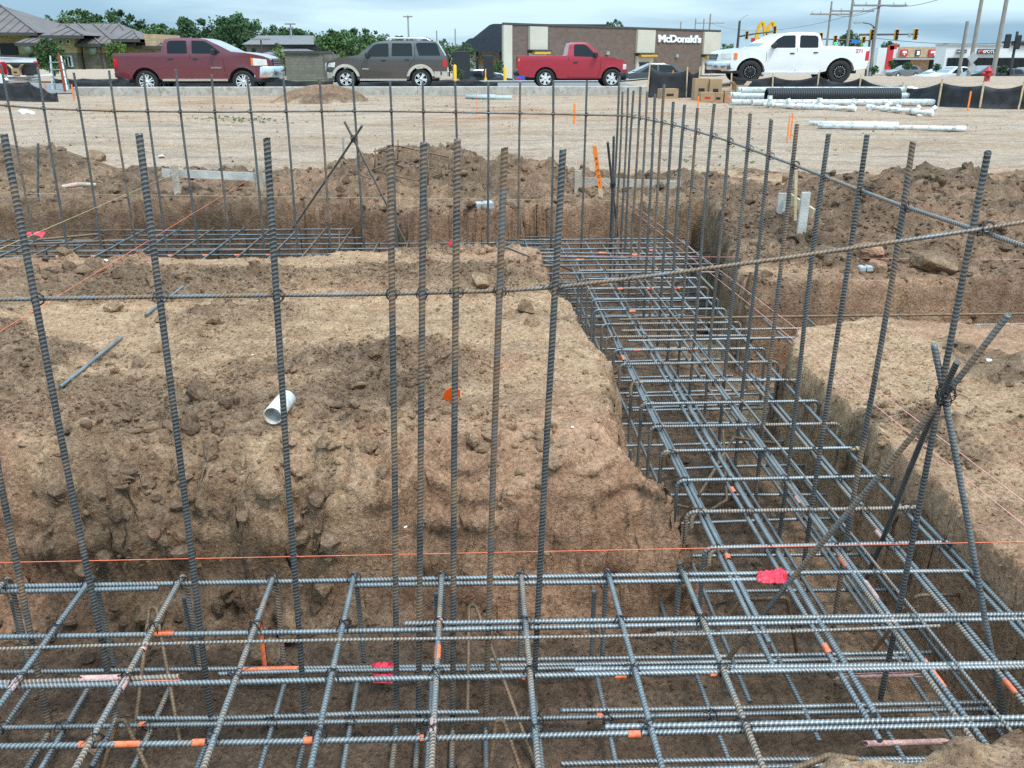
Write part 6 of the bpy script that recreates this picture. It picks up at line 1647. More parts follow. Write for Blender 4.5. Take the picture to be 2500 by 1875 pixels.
brace('rebar_brace', 'two crossed rebar props tied to a dowel of the far row', kb, [(gz(878, 528, -0.3), (746, 262), 'steel_b'), (gz(628, 500, -0.3), (780, 271), 'steel_b')], 0.0115)
kc = gy(1322, 400, 8.6)
brace('rebar_brace', 'short steep rebar props at the far corner of the dowel rows', kc, [(gz(1316, 560, -0.5), (1319, 292), 'steel'), (gz(1336, 540, -0.5), (1325, 305), 'steel')], 0.012)
# ---------------------------------------------------------------- brown bent bar supports (chairs) standing in the trench
def chair(label, apex, legs, grp='rusty bent bar chairs'):
    o = empty('bar_chair', apex, 0, label, 'bar chair', grp)
    A = Vector(apex)
    a, b = Vector(legs[0]), Vector(legs[1])
    link('bent_rod', rebar_mesh('bent_rod', fillet([a - A, Vector((-0.012, 0, 0)) , Vector((0.012, 0, 0)), b - A], 0.014), 0.0075, M['rusty'], True, 8), o)
    return o
chair('rusty bent rod hooked under the front cage left of the second dowel', gz(330, 1312, -0.38), (gz(290, 1590, -0.72), gz(390, 1610, -0.74)))
chair('rusty bent rod rising behind the front cage near its middle', gz(1020, 1308, -0.42), (gz(1010, 1568, -0.70), gz(1160, 1660, -0.74)))
chair('rusty bent rod at the lower left edge of the front cage', gz(262, 1556, -0.52), (gz(210, 1700, -0.74), gz(345, 1720, -0.74)))
chair('rusty bent rod at the bottom centre of the front cage', gz(1080, 1556, -0.52), (gz(1052, 1720, -0.74), gz(1150, 1740, -0.74)))
def hooked(label, pts, mat='rusty', rad=0.03, r=0.0078):
    A = Vector(pts[0])
    o = bent('bar_hook', [Vector(p) - A for p in pts], r, M[mat], None, rad)
    o.location = A
    return tag(o, label, 'bar chair', 'rusty bent bar chairs')
hooked('rusty S-bent rod inside the crossing of the two cages', [gz(1885, 1410, -0.70), gz(1980, 1286, -0.38), gz(2075, 1284, -0.38), gz(2083, 1390, -0.72)])
hooked('rusty bent rod leaning at the cage crossing near the pink tape', [gz(1488, 1440, -0.70), gz(1600, 1297, -0.40), gz(1700, 1290, -0.40), gz(1722, 1412, -0.72)])
hooked('rusty bent rod in the right cage below its middle stirrups', [gz(1450, 1155, -0.66), gz(1515, 1062, -0.40), gz(1585, 945, -0.40), gz(1690, 960, -0.6)], 'rusty')
hooked('rusty bent rod deep in the right cage by the soil bank', [gz(1740, 1150, -0.68), gz(1905, 1122, -0.66), gz(1935, 1060, -0.55), gz(1925, 955, -0.42), gz(1860, 985, -0.45)], 'rusty')
hooked('rusty bent rod lying in the bottom of the right cage', [gz(1430, 1085, -0.68), gz(1530, 1105, -0.68), gz(1570, 1080, -0.66), gz(1562, 930, -0.5)], 'rusty')
hooked('brown hooked rod laid over the far left cage', [gz(80, 518, -0.18), gz(220, 505, -0.18), gz(232, 565, -0.5)], 'rusty', 0.05, 0.012)
hooked('second brown hooked rod laid over the far left cage', [gz(60, 528, -0.2), gz(245, 520, -0.2), gz(275, 570, -0.5)], 'rusty', 0.05, 0.012)
hooked('curved rusty rod end at the near soil corner', [gz(1700, 1668, -0.3), gz(1790, 1632, -0.30), gz(1850, 1640, -0.32)], 'rusty', 0.05, 0.0095)
# ================================================================== THINGS ON THE FIELD
def gnd(x, y, lift=0.0): return Vector((x, y, gh(x, y) + lift))
def onfield(px, py, z=0.0):
    """where a sight line meets the field"""
    p = gz(px, py, z)
    for _ in range(6):
        p = gz(px, py, gh(p.x, p.y))
        if p.y > 60: break
    return p
# ---- distant parked cars
small_car('blue car half hidden behind the small red pickup', (gy(1112, 170, 60).x, 60, -0.75), 0.0, paint('blue_car', (0.02, 0.07, 0.36)))
small_car('dark grey car behind the nose of the small red pickup', (gy(1340, 170, 60).x + 3.3, 56, -0.55), math.pi, paint('charcoal_car', (0.035, 0.042, 0.045)), 0.25)
small_car('silver car in the drive lane left of the restaurant', (gy(1060, 170, 70).x + 1.9, 70, -1.25), math.pi, paint('silver_car', (0.5, 0.53, 0.55)))
small_car('dark car by the suv tail in the drive lane', (gy(985, 170, 66).x, 68, -1.1), 0.2, paint('black_car', (0.02, 0.022, 0.025)), 0.3)
lot = [('silver saloon parked left of the white car across the road', 2024, 80, 'silver2', (0.42, 0.47, 0.52), 0.0), ('white hatchback parked across the road before the shops', 2052, 78, 'white2', (0.75, 0.77, 0.78), 0.3), ('grey car behind the cut-off wooden pole', 2082, 80, 'grey2', (0.2, 0.21, 0.22), 0.2), ('black car between the two wooden poles', 2118, 76, 'black2', (0.02, 0.02, 0.022), 0.3), ('dark purple car behind the red hydrant', 2165, 84, 'purple2', (0.07, 0.03, 0.05), 0.2), ('dark suv parked at the right edge before the shop glass', 2205, 88, 'black3', (0.025, 0.03, 0.03), 0.5), ('grey car parked before the far red-signed shop', 1950, 120, 'grey3', (0.13, 0.15, 0.16), 0.3)]
for lb, px, Y, nm, c, tl in lot:
    p = gy(px, 160, Y); small_car(lb, (p.x + 1.9, Y, ground_h(np.array([p.x]), np.array([Y]), False)[0] + 0.15), math.pi + 0.25, paint(nm, c), tl, group='cars parked across the road')
# ---- silt fences: black cloth sagging between wooden stakes
M['cloth'] = simple('black_silt_cloth', (0.026, 0.028, 0.032), 0.75, 0, 0.25, 3, 0.5, 25)
def fence(label, posts, sag=0.12, lean=0.1, stake=True):
    """posts: list of (bottom point, top z)"""
    o = empty('silt_fence', posts[0][0], 0, label, 'fence', 'black silt fences')
    A = Vector(posts[0][0]); V, F = [], []; m_ = 9; g = random.Random(len(label))
    rows = 7; cols = []
    for (p, zt), (q, zt2) in zip(posts[:-1], posts[1:]):
        p, q = Vector(p), Vector(q); sg = sag * g.uniform(0.6, 1.4)
        d = (q - p).normalized(); nrm = Vector((d.y, -d.x, 0))
        for k in range(m_):
            t = k / m_; c = p.lerp(q, t); top = zt + (zt2 - zt) * t - sg * 4 * t * (1 - t)
            cols.append((c, top, nrm, g.uniform(-1, 1)))
    cols.append((Vector(posts[-1][0]), posts[-1][1], nrm, 0))
    for c, top, nrm, w in cols:
        for r in range(rows):
            f = r / (rows - 1); z = c.z - 0.06 + (top - c.z + 0.06) * f
            V.append(Vector((c.x, c.y, z)) + nrm * (0.05 * w * math.sin(f * 3.0) + (0.10 * (1 - f) ** 2 if r == 0 else 0) + 0.025 * math.sin(f * 9 + w * 5)) - A)
    n = len(cols)
    for i in range(n - 1):
        for r in range(rows - 1): F.append((i * rows + r, (i + 1) * rows + r, (i + 1) * rows + r + 1, i * rows + r + 1))
    me = mesh('cloth', V, F, M['cloth'], True); c_ = link('cloth', me, o)
    sm = c_.modifiers.new('thick', 'SOLIDIFY'); sm.thickness = 0.006
    if stake:
        for k, (p, zt) in enumerate(posts):
            p = Vector(p); b = MB(); l = g.uniform(-0.05, 0.05)
            b.bar(p - A + Vector((0, -0.03, -0.2)), Vector((p.x + l, p.y - 0.03, zt + 0.10)) - A, 0.045, 0.045, (0, 1, 0)); b.build('stake', M['wood_new'], o)
    return o
def fpost(x, yb, yt, Y):
    b = gy(x, yb, Y); g_ = gh(b.x, Y); return (Vector((b.x, Y, g_)), max(gy(x, yt, Y).z, g_ + 0.3))
fence('black silt fence sagging before the white pickup and the pipe pile', [fpost(*q) for q in ((1580, 190, 164, 34.2), (1669, 186, 165, 33.6), (1765, 189, 162, 32.6), (1856, 192, 168, 31.6), (1947, 197, 184, 30.0))], 0.16)
fence('black silt fence running to the right edge below the hydrant', [fpost(*q) for q in ((1955, 205, 190, 29.0), (2028, 213, 178, 27.6), (2118, 218, 184, 26.6), (2201, 218, 184, 26.2), (2290, 220, 186, 25.8))], 0.10)
fence('tall black silt fence corner left of the cardboard boxes', [fpost(*q) for q in ((1399, 183, 141, 34.0), (1484, 184, 151, 33.4), (1508, 192, 150, 32.8))], 0.14)
fence('black silt cloth heaped at the left picture edge', [fpost(*q) for q in ((-40, 205, 176, 32.6), (20, 206, 178, 32.4), (66, 205, 176, 32.2), (96, 204, 190, 32.2), (124, 204, 199, 32.4))], 0.10, stake=False)
fence('black silt fence winding behind the maroon pickup', [fpost(*q) for q in ((150, 188, 170, 40), (230, 188, 172, 40), (262, 186, 163, 41), (300, 184, 162, 42), (380, 186, 166, 42), (480, 186, 166, 42), (600, 186, 168, 42), (720, 186, 172, 42))], 0.12, stake=False)
fence('far black silt fence along the lawn edge', [fpost(*q) for q in ((118, 178, 171, 46), (180, 178, 172, 46), (260, 176, 171, 46))], 0.08, stake=False)
fence('low black silt cloth behind the suv wheels', [fpost(*q) for q in ((735, 184, 176, 40), (850, 184, 174, 40), (965, 183, 172, 40), (1020, 182, 170, 40), (1075, 182, 176, 40))], 0.05, stake=False)
# ---- orange survey stakes
def stake(label, x, yt, yb, w=0.04, mat='stake_o', z=None):
    B = onfield(x, yb) if z is None else gz(x, yb, z); T = gy(x, yt, B.y)
    o = MB(); L_ = T.z - B.z
    o.add([(-w / 2, -0.006, -0.15), (w / 2, -0.006, -0.15), (w / 2, 0.006, -0.15), (-w / 2, 0.006, -0.15), (-w / 2, -0.006, L_), (w / 2, -0.006, L_), (w / 2, 0.006, L_), (-w / 2, 0.006, L_)], [(3, 2, 1, 0), (4, 5, 6, 7), (0, 1, 5, 4), (1, 2, 6, 5), (2, 3, 7, 6), (3, 0, 4, 7)])
    return tag(o.build('survey_stake', M[mat], None, B), label, 'stake', 'orange survey stakes')
stake('orange stake in mid field left of the leaning lath', 1240, 224, 268, 0.05)
stake('orange stake in front of the tall silt fence corner', 1452, 152, 190, 0.05)
stake('orange stake below the white pickup front wheel', 1578, 178, 208, 0.05)
stake('left of two orange stakes standing close together', 1700, 248, 308, 0.025)
stake('right of two orange stakes standing close together', 1707, 246, 300, 0.025)
stake('orange stake before the right silt fence', 2090, 197, 240, 0.045)
stake('orange stake at the left beside the black cloth heap', 101, 178, 204, 0.045)
stake('orange stake left of the maroon pickup rear wheel', 160, 182, 216, 0.05)
stake('orange stake hidden among the right dowels', 1507, 208, 236, 0.045)
stake('thin pink wire flag in mid field', 1030, 196, 258, 0.012, 'paint_o')
b = MB(); p = onfield(141, 200); b.tube([(0, 0, -0.1), (0, 0, gy(133, 116, p.y).z - p.z)], 0.05, 8); tag(b.build('marker_post', simple('rusty_post', (0.32, 0.07, 0.03), 0.7), None, p), 'reddish steel marker post by the left black cloth', 'post')
# ---- leaning orange lath with survey lettering near the far trench
lath = empty('survey_lath', gz(1300, 432, 0.02), 0, 'leaning orange survey lath with black lettering by the batter board', 'stake')
A = Vector(lath.location); T = gy(1284, 315, A.y)
b = MB(); b.bar((0, 0, -0.05), (T - A) * 0.22, 0.045, 0.012, (0, 1, 0)); b.build('bare_foot', M['wood_new'], lath)
b = MB(); b.bar((T - A) * 0.221, T - A, 0.045, 0.012, (0, 1, 0)); b.build('painted_board', M['stake_o'], lath)
ang = math.atan2((T - A).x, (T - A).z)
for i, ch in enumerate('BTOC1'):
    q = (T - A) * (0.75 - 0.11 * i)
    link('lettering', text_mesh('lettering', ch, 0.028, M['dark'], 0.001), lath, loc=q + Vector((0, -0.0085, 0)), rot=(math.pi / 2, ang, 0))
# ---- batter boards
def batter(label, board, stakes, mat='wood_grey', Y=10.3, hgt=0.09):
    o = empty('batter_board', gnd(gy(board[0][0], board[0][1], Y).x, Y), 0, label, 'batter board', 'batter boards for the string lines')
    A = Vector(o.location)
    p, q = gy(*board[0], Y), gy(*board[1], Y + board[2])
    b = MB(); b.bar(p - A, q - A, 0.02, hgt, (0, 0, 1)); b.build('board', M[mat], o)
    for (x, yt, yb, dY) in stakes:
        t = gy(x, yt, Y + dY); bt = gy(x, yb, Y + dY)
        s = MB(); s.bar(Vector((t.x, t.y, min(bt.z, gh(t.x, t.y)) - 0.1)) - A, t - A, 0.075, 0.03, (0, 1, 0)); s.build('stake', M['wood' if mat != 'wood_new' else 'wood_grey'], o)
    return o
batter('grey batter board on two stakes at the far left trench', ((350, 373), (572, 383), 0.1), [(376, 357, 405, -0.04), (557, 355, 414, 0.06)], 'wood_grey', 10.35)
batter('pale batter board behind the leaning orange lath', ((1235, 391), (1470, 399), 0.0), [(1249, 368, 440, -0.04), (1452, 392, 440, -0.04)], 'wood', 10.3)
bt = batter('small batter board with grey stakes on the right spoil slope', ((1700, 424), (1757, 462), -0.35), [(1690, 417, 455, 0.05), (1741, 415, 487, -0.45)], 'wood_new', 8.0, 0.085)
b = MB(); T = gy(1720, 343, 7.7); B = gy(1718, 476, 7.7); b.bar(B, T, 0.025, 0.012, (0, 1, 0)); tag(b.build('survey_lath', M['wood_new']), 'thin bare lath upright behind the small right batter board', 'stake')
# ---- string lines
def string(label, p, q, mat, r=0.0013, sag=0.0):
    p, q = Vector(p), Vector(q); m = MB(); pts = [p.lerp(q, k / 10) - Vector((0, 0, sag * 4 * (k / 10) * (1 - k / 10))) for k in range(11)]
    m.tube(pts, r, 6, False); return tag(m.build('string_line', M[mat]), label, 'string', 'string lines')
string('orange string line stretched across the foreground above the front cage', gy(-40, 1216, 2.66), gy(2260, 1169, 2.62), 'string_o')
XS_ = 1.78
string('upper of two pink strings running down the right trench', gy(1297, 388, 10.28), gx(2300, 1150, XS_), 'string_p', 0.0014)
string('lower of two pink strings running down the right trench', gy(1301, 402, 10.28), gx(2300, 1205, XS_ - 0.05), 'string_p', 0.0014)
string('straw-coloured string crossing the far trench', gy(-20, 417, 9.7), gy(1905, 441, 9.5), 'string_y', 0.0018)
string('straw string slanting from the left batter board to the picture edge', gy(384, 372, 10.33), gz(-20, 546, 0.15), 'string_y', 0.002)
string('pink string slanting from the left batter board over the raised soil', gy(540, 386, 10.33), gz(-20, 728, 0.08), 'string_o', 0.0018)
string('thin pink string across the far end of the right cage', gy(820, 549, 7.3), gy(2260, 561, 6.6), 'string_p', 0.0014)
# ---- loose things on the raised soil
def rod_on(label, a, b_, r=0.0095, mat='steel', name='loose_rebar'):
    A_, B_ = onfield(*a), onfield(*b_); A_.z = gh(A_.x, A_.y) + 0.018; B_.z = gh(B_.x, B_.y) + 0.018
    lift = max(0, sorted(gh(A_.lerp(B_, k / 20).x, A_.lerp(B_, k / 20).y) + 0.004 - A_.lerp(B_, k / 20).z for k in range(21))[-3])
    o = bar_between(name, A_ + Vector((0, 0, lift)), B_ + Vector((0, 0, lift)), r, M[mat]); return tag(o, label, 'rebar', 'loose rebar pieces on the soil')
rod_on('half-buried loose rebar lying on the soil at the left', (130, 836), (264, 732))
rod_on('short loose rebar lying behind the second front dowel', (316, 688), (396, 626))
rod_on('thin loose rebar near the right edge of the raised soil', (1092, 606), (1242, 640), 0.0075)
pp = gz(605, 884, 0.06); d_ = (gz(634, 838, 0.06) - gz(590, 886, 0.06)); d_.z = 0.01
pv = MB(); Lp = 0.19; rp_ = 0.042; dn = d_.normalized()
mtx = Matrix.Translation(Vector((pp.x, pp.y, gh(pp.x, pp.y) + 0.048))) @ dn.to_track_quat('Z', 'Y').to_matrix().to_4x4()
pv.lathe([(rp_ - 0.004, -Lp / 2), (rp_, -Lp / 2), (rp_, Lp / 2), (rp_ - 0.004, Lp / 2), (rp_ - 0.004, -Lp / 2)], 28, mtx)
o = pv.build('pipe_offcut', M['pvc']); tag(o, 'short offcut of white plastic pipe lying on the raised soil', 'pipe')
p = onfield(975, 866); m = MB(); g = random.Random(5)
vv = [(-0.045, 0, 0.012), (0.0, 0.005, -0.006), (0.04, 0.02, 0.02), (0.034, 0.015, 0.062), (-0.004, 0.004, 0.085), (-0.034, 0, 0.06)]
m.prism([(a, c) for a, b__, c in vv], -0.0015, 0.0015, 'y'); o = m.build('flag_scrap', simple('bright_orange_plastic', (0.95, 0.12, 0.01), 0.4), None, (p.x, p.y, gh(p.x, p.y) + 0.005), (0.35, 0.1, 0.2)); tag(o, 'bright orange plastic scrap behind the fourth front dowel cluster', 'scrap')
def chip(label, x, y, s, mat='white', name='litter', flat=0.3):
    p = onfield(x, y); v, f = rock_shape(1, np.random.default_rng(int(x)), 5)
    me = mesh(name, [tuple(q) for q in v * (s, s * 0.6, s * flat)], [tuple(int(i) for i in t) for t in f], M[mat]); o = link(name, me, None, (p.x, p.y, gh(p.x, p.y) + s * flat * 0.6), (0.2, 0.1, x % 3)); return tag(o, label, 'litter', 'small white litter')
for lb, x, y, s in (('white scrap near the left field edge', 60, 246, 0.28), ('white scrap beside the grey batter board', 350, 342, 0.09), ('white plastic lid on the right soil bank', 2137, 786, 0.045), ('white pebble above the raised soil centre', 1237, 926, 0.012), ('white crumb left of the pipe offcut', 545, 763, 0.012), ('white chip under the fourth dowel', 868, 976, 0.012), ('white paper on the second bank edge', 230, 566, 0.04), ('pale chip on the raised soil right edge', 1453, 1002, 0.012)):
    chip(lb, x, y, s)
# ---- concrete blocks
def cmu(label, x, y, z, sz, rz):
    p = gz(x, y, z); b = MB(); w, d, h = sz
    b.box((-w / 2, -d / 2, 0), (-0.006, d / 2, h), bev=0.008); b.box((0.006, -d / 2, 0), (w / 2, d / 2, h), bev=0.008); b.box((-0.01, -d / 2 + 0.012, 0.01), (0.01, d / 2 - 0.01, h - 0.01))
    o = b.build('paver_block', simple('grey_paver', (0.38, 0.41, 0.43), 0.9, 0, 0.1, 12, 0.3, 60), None, (p.x, p.y, gh(p.x, p.y) - 0.01), (0.05, -0.05, rz)); return tag(o, label, 'block', 'grey concrete blocks')
cmu('grey notched concrete block at the far trench edge, nearer of two', 1022, 460, 0.03, (0.20, 0.10, 0.09), -0.1)
cmu('grey concrete block behind the nearer one at the far trench edge', 1043, 447, 0.04, (0.22, 0.12, 0.09), 0.15)
cmu('single grey block on the bench of the right soil bank', 1867, 592, -0.05, (0.10, 0.06, 0.045), 0.0)
# ---- tape flags on the bars
def tape(label, pts, parent=None):
    """thin plastic ribbon, creased: each station is subdivided and crumpled"""
    g = random.Random(len(label)); V = []; st = []
    for (a0, b0), (a1, b1) in zip(pts[:-1], pts[1:]):
        for k in range(5): st.append((Vector(a0).lerp(Vector(a1), k / 5), Vector(b0).lerp(Vector(b1), k / 5)))
    st.append((Vector(pts[-1][0]), Vector(pts[-1][1])))
    m_ = 7; sc_ = (st[0][0] - st[0][1]).length
    for a, b in st:
        for j in range(m_):
            V.append(a.lerp(b, j / (m_ - 1)) + Vector((g.uniform(-1, 1), g.uniform(-1, 1), g.uniform(-0.8, 1.2))) * sc_ * 0.07)
    F = [(i * m_ + j, (i + 1) * m_ + j, (i + 1) * m_ + j + 1, i * m_ + j + 1) for i in range(len(st) - 1) for j in range(m_ - 1)]
    o = link('flag_tape', mesh('flag_tape', V, F, M['tape'], False)); s = o.modifiers.new('t', 'SOLIDIFY'); s.thickness = 0.0008
    return tag(o, label, 'flag tape', 'red flagging tapes')
c = gz(1668, 1240, ZT + 0.016)
tape('red flagging tape draped over the far front bar near the cage crossing', [((c.x - 0.062, c.y - 0.025, ZT + 0.0), (c.x - 0.050, c.y + 0.012, ZT + 0.017)), ((c.x - 0.03, c.y - 0.04, ZT + 0.004), (c.x - 0.02, c.y + 0.015, ZT + 0.022)), ((c.x + 0.0, c.y - 0.035, ZT + 0.0), (c.x + 0.01, c.y + 0.02, ZT + 0.019)), ((c.x + 0.03, c.y - 0.045, ZT + 0.003), (c.x + 0.045, c.y + 0.03, ZT + 0.024)), ((c.x + 0.05, c.y - 0.03, ZT - 0.004), (c.x + 0.06, c.y + 0.01, ZT + 0.015))])
c = gz(832, 1452, ZB)
tape('red flagging tape wrapped round the lower bars of the front cage', [((c.x - 0.045 + 0.045 * k, 2.70 - 0.004, ZB - 0.03 - 0.004 * (k % 2)), (c.x - 0.05 + 0.045 * k, 2.752, ZB + 0.016)) for k in range(3)])
c = gz(976, 527, ZT)
tape('small red tape on the far trench bars', [((c.x - 0.02, 8.55, ZT - 0.05), (c.x - 0.02, 8.87, ZT + 0.02)), ((c.x + 0.03, 8.55, ZT - 0.05), (c.x + 0.03, 8.87, ZT + 0.02))])
c = gz(80, 506, ZT)
tape('red tape on the far left bars', [((c.x - 0.10, c.y - 0.06, ZT + 0.012), (c.x - 0.10, c.y + 0.03, ZT + 0.02)), ((c.x, c.y - 0.06, ZT + 0.0), (c.x, c.y + 0.03, ZT + 0.02)), ((c.x + 0.08, c.y - 0.06, ZT - 0.02), (c.x + 0.08, c.y + 0.03, ZT + 0.015))])
# ---- rusty rebar frame left lying on the middle spoil heap
fr_ = empty('rod_frame', gy(880, 385, 10.6), 0, 'rusty rectangular rod frame lying on the middle spoil heap', 'rebar frame'); A = Vector(fr_.location)
Q = lambda x, y, Y: gy(x, y, Y) - A
def fr(*pts, nm='rod'): link(nm, rebar_mesh(nm, fillet(list(pts), 0.03), 0.009, M['rusty'], False, 6), fr_)
fr(Q(808, 327, 10.5), Q(860, 315, 10.9), Q(971, 340, 10.6), nm='hoop'); fr(Q(808, 365, 10.4), Q(862, 346, 10.9), Q(968, 371, 10.6), nm='hoop'); fr(Q(808, 369, 10.4), Q(897, 390, 10.2), Q(966, 373, 10.6), nm='hoop')
for x, yt, yb, Y in ((811, 321, 374, 10.45), (860, 302, 370, 10.9), (971, 331, 392, 10.6), (926, 350, 400, 10.25)): fr(Q(x, yt, Y), Q(x - 2, yb, Y), nm='upright')
fr(Q(862, 368, 10.8), Q(905, 360, 10.7)); fr(Q(770, 375, 10.4), Q(800, 386, 10.3))
fr2 = empty('rod_frame', gy(1480, 420, 10.0), 0, 'bent rusty rods beside the pale batter board', 'rebar frame'); A2 = Vector(fr2.location)
for pts in (((1462, 425), (1488, 398), (1530, 425)), ((1490, 412), (1545, 432)), ((1470, 432), (1500, 405))):
    link('rod', rebar_mesh('rod', fillet([gy(x, y, 10.0) - A2 for x, y in pts], 0.06), 0.009, M['rusty'], False, 6), fr2)
b = MB(); B = gy(82, 478, 10.2); T = gy(82, 309, 10.2); b.tube([B, T], 0.013, 8); tag(b.build('steel_pin', M['steel']), 'lone upright steel pin on the left spoil heap', 'stake')
b = MB(); B = gy(744, 380, 11.6); T = gy(741, 296, 11.6); b.tube([B, T], 0.013, 8); tag(b.build('steel_pin', M['galv']), 'thin grey pin standing behind the crossed props', 'stake')
p, q = gy(135, 404, 10.6), gy(208, 400, 10.7); b = MB(); b.tube([p, p.lerp(q, .5) + Vector((0, 0, 0.02)), q], 0.025, 8); o = tag(b.build('buried_pipe', M['wood']), 'short brown stub lying on the left spoil with a pink band', 'pipe'); b = MB(); b.tube([p.lerp(q, .2) + Vector((0, 0, .006)), p.lerp(q, .45) + Vector((0, 0, .018))], 0.029, 8); b.build('pink_band', M['paint_p'], o)
# ---- plumbing on the field
def pipe_obj(name, label, p, q, r, mat='pvc', wall=0.008, grp=None, bell=False):
    p, q = Vector(p), Vector(q); L_ = (q - p).length; m = MB()
    pr = [(r - wall, 0), (r, 0), (r, L_ - (0.2 if bell else 0))] + ([(r * 1.16, L_ - 0.17), (r * 1.16, L_), (r * 1.16 - wall, L_)] if bell else [(r, L_), (r - wall, L_)]) + [(r - wall, 0)]
    mt = Matrix.Translation(p) @ (q - p).normalized().to_track_quat('Z', 'Y').to_matrix().to_4x4()
    m.lathe(pr, 18, mt); return tag(m.build(name, M[mat] if isinstance(mat, str) else mat), label, 'pipe', grp)
PY = 29.6
def fp_(x, y, Y, dz=0.0): 
    p = gy(x, y, Y); return Vector((p.x, Y, gh(p.x, Y) + dz))
pl = [('bottom front white pipe of the pile, right end showing', 1625, 2072, 27.9, 0.10, 0.098), ('white pipe behind the black corrugated pipe, low', 1580, 2010, 28.7, 0.09, 0.09), ('second white pipe of the pile from below', 1585, 2022, 29.1, 0.09, 0.09), ('third white pipe of the pile', 1576, 2025, 29.4, 0.27, 0.09), ('white pipe near the top of the pile', 1582, 2018, 29.0, 0.26, 0.09), ('topmost white pipe of the pile', 1600, 1976, 29.2, 0.43, 0.085), ('upper rear white pipe of the pile', 1592, 1968, 29.6, 0.43, 0.085)]
for lb, xa, xb, Y, dz, r in pl:
    P0, P1 = fp_(xa, 215, Y, dz), fp_(xb, 225, Y - 0.1, dz); P1.z = P0.z = max(P0.z, P1.z); pipe_obj('plastic_pipe', lb, P0, P1, r, grp='white pipes of the pile', bell=True)
m = MB(); P0, P1 = fp_(1653, 225, 28.2, 0.27), fp_(1938, 225, 28.1, 0.27); P1.z = P0.z; Lc = (P1 - P0).length; pr = [(0.2, 0)]
nc = 58
for k in range(nc):
    a = Lc * k / nc; s = Lc / nc; pr += [(0.225, a + s * 0.1), (0.255, a + s * 0.25), (0.255, a + s * 0.7), (0.225, a + s * 0.85)]
pr += [(0.24, Lc), (0.2, Lc), (0.2, 0)]
m.lathe(pr, 22, Matrix.Translation(P0) @ (P1 - P0).normalized().to_track_quat('Z', 'Y').to_matrix().to_4x4()); tag(m.build('corrugated_pipe', M['blackplastic']), 'thick black corrugated drain pipe lying on the white pipe pile', 'pipe')
pipe_obj('black_pipe', 'black smooth pipe end right of the white pile', fp_(2000, 220, 28.2, 0.09), fp_(2048, 222, 27.8, 0.09), 0.09, 'blackplastic', grp='black pipe ends')
pipe_obj('black_pipe', 'second black pipe end behind the first, right of the pile', fp_(1975, 218, 29.2, 0.10), fp_(2012, 218, 29.0, 0.10), 0.09, 'blackplastic', grp='black pipe ends')
def fitting_run(label, x0, y0, x1, y1, tees):
    p, q = onfield(x0, y0), onfield(x1, y1); p.z = gh(p.x, p.y) + 0.09; q.z = gh(q.x, q.y) + 0.09
    o = empty('pipe_assembly', p, 0, label, 'pipe', 'white plumbing assemblies'); d = q - p
    m = MB(); m.tube([(0, 0, 0), d], 0.055, 12); m.build('main_pipe', M['pvc'], o)
    for (t, dx, dz, L_) in tees:
        c = d * t; u = d.normalized()
        m = MB(); m.tube([c - u * 0.11, c + u * 0.11], 0.075, 12); f = m.build('coupling', M['pvc'], o)
        m = MB(); e = c + Vector((dx, -0.15 if dz < 0 else 0.0, dz)).normalized() * L_; m.tube([c, e], 0.056, 12); m.tube([c.lerp(e, 0.6), e], 0.072, 12); m.build('branch', M['pvc'], f)
fitting_run('left white drain assembly with many branch fittings before the pipe pile', 1650, 233, 1845, 243, [(0.06, 0, 1, 0.26), (0.08, 0.2, -1, 0.22), (0.3, -0.5, 1, 0.2), (0.42, 1.0, -0.6, 0.34), (0.53, 1, 0.7, 0.32), (0.62, 0, 1, 0.24), (0.78, 0.4, -1, 0.18), (0.97, 0.3, 1, 0.25)])
fitting_run('right white drain assembly with branch fittings before the pipe pile', 1872, 238, 2010, 252, [(0.06, 0, -1, 0.1), (0.28, 0.9, 0.9, 0.28), (0.48, 0.4, 1, 0.14), (0.68, 0.9, -0.5, 0.34), (0.74, 0.8, 0.6, 0.2), (0.97, 0.6, 0.5, 0.22)])
a_, b__ = onfield(1766, 278), onfield(2085, 284); pipe_obj('plastic_pipe', 'long thin white pipe alone on the field, nearer of two', Vector((a_.x, a_.y, gh(a_.x, a_.y) + 0.06)), Vector((b__.x, b__.y, gh(b__.x, b__.y) + 0.06)), 0.055, grp='white pipes on the field', bell=True)
a_, b__ = onfield(1747, 271), onfield(1940, 274); pipe_obj('plastic_pipe', 'thin white pipe lying just behind the lone long pipe', Vector((a_.x, a_.y, gh(a_.x, a_.y) + 0.06)), Vector((b__.x, b__.y, gh(b__.x, b__.y) + 0.06)), 0.05, grp='white pipes on the field')
M['galv_pipe'] = simple('grey_conduit', (0.42, 0.47, 0.47), 0.5, 0.2, 0.1)
a_, b__ = onfield(1006, 215), onfield(1106, 214); pipe_obj('conduit', 'grey conduit bundle lying before the kerb, nearer tube', Vector((a_.x, a_.y, gh(a_.x, a_.y) + 0.07)), Vector((b__.x, b__.y, gh(b__.x, b__.y) + 0.07)), 0.06, 'galv_pipe', grp='grey conduits by the kerb')
pipe_obj('conduit', 'grey conduit lying just behind the nearer tube by the kerb', Vector((a_.x, a_.y + 0.15, gh(a_.x, a_.y) + 0.10)), Vector((b__.x - 0.6, b__.y + 0.15, gh(b__.x, b__.y) + 0.10)), 0.06, 'galv_pipe', grp='grey conduits by the kerb')
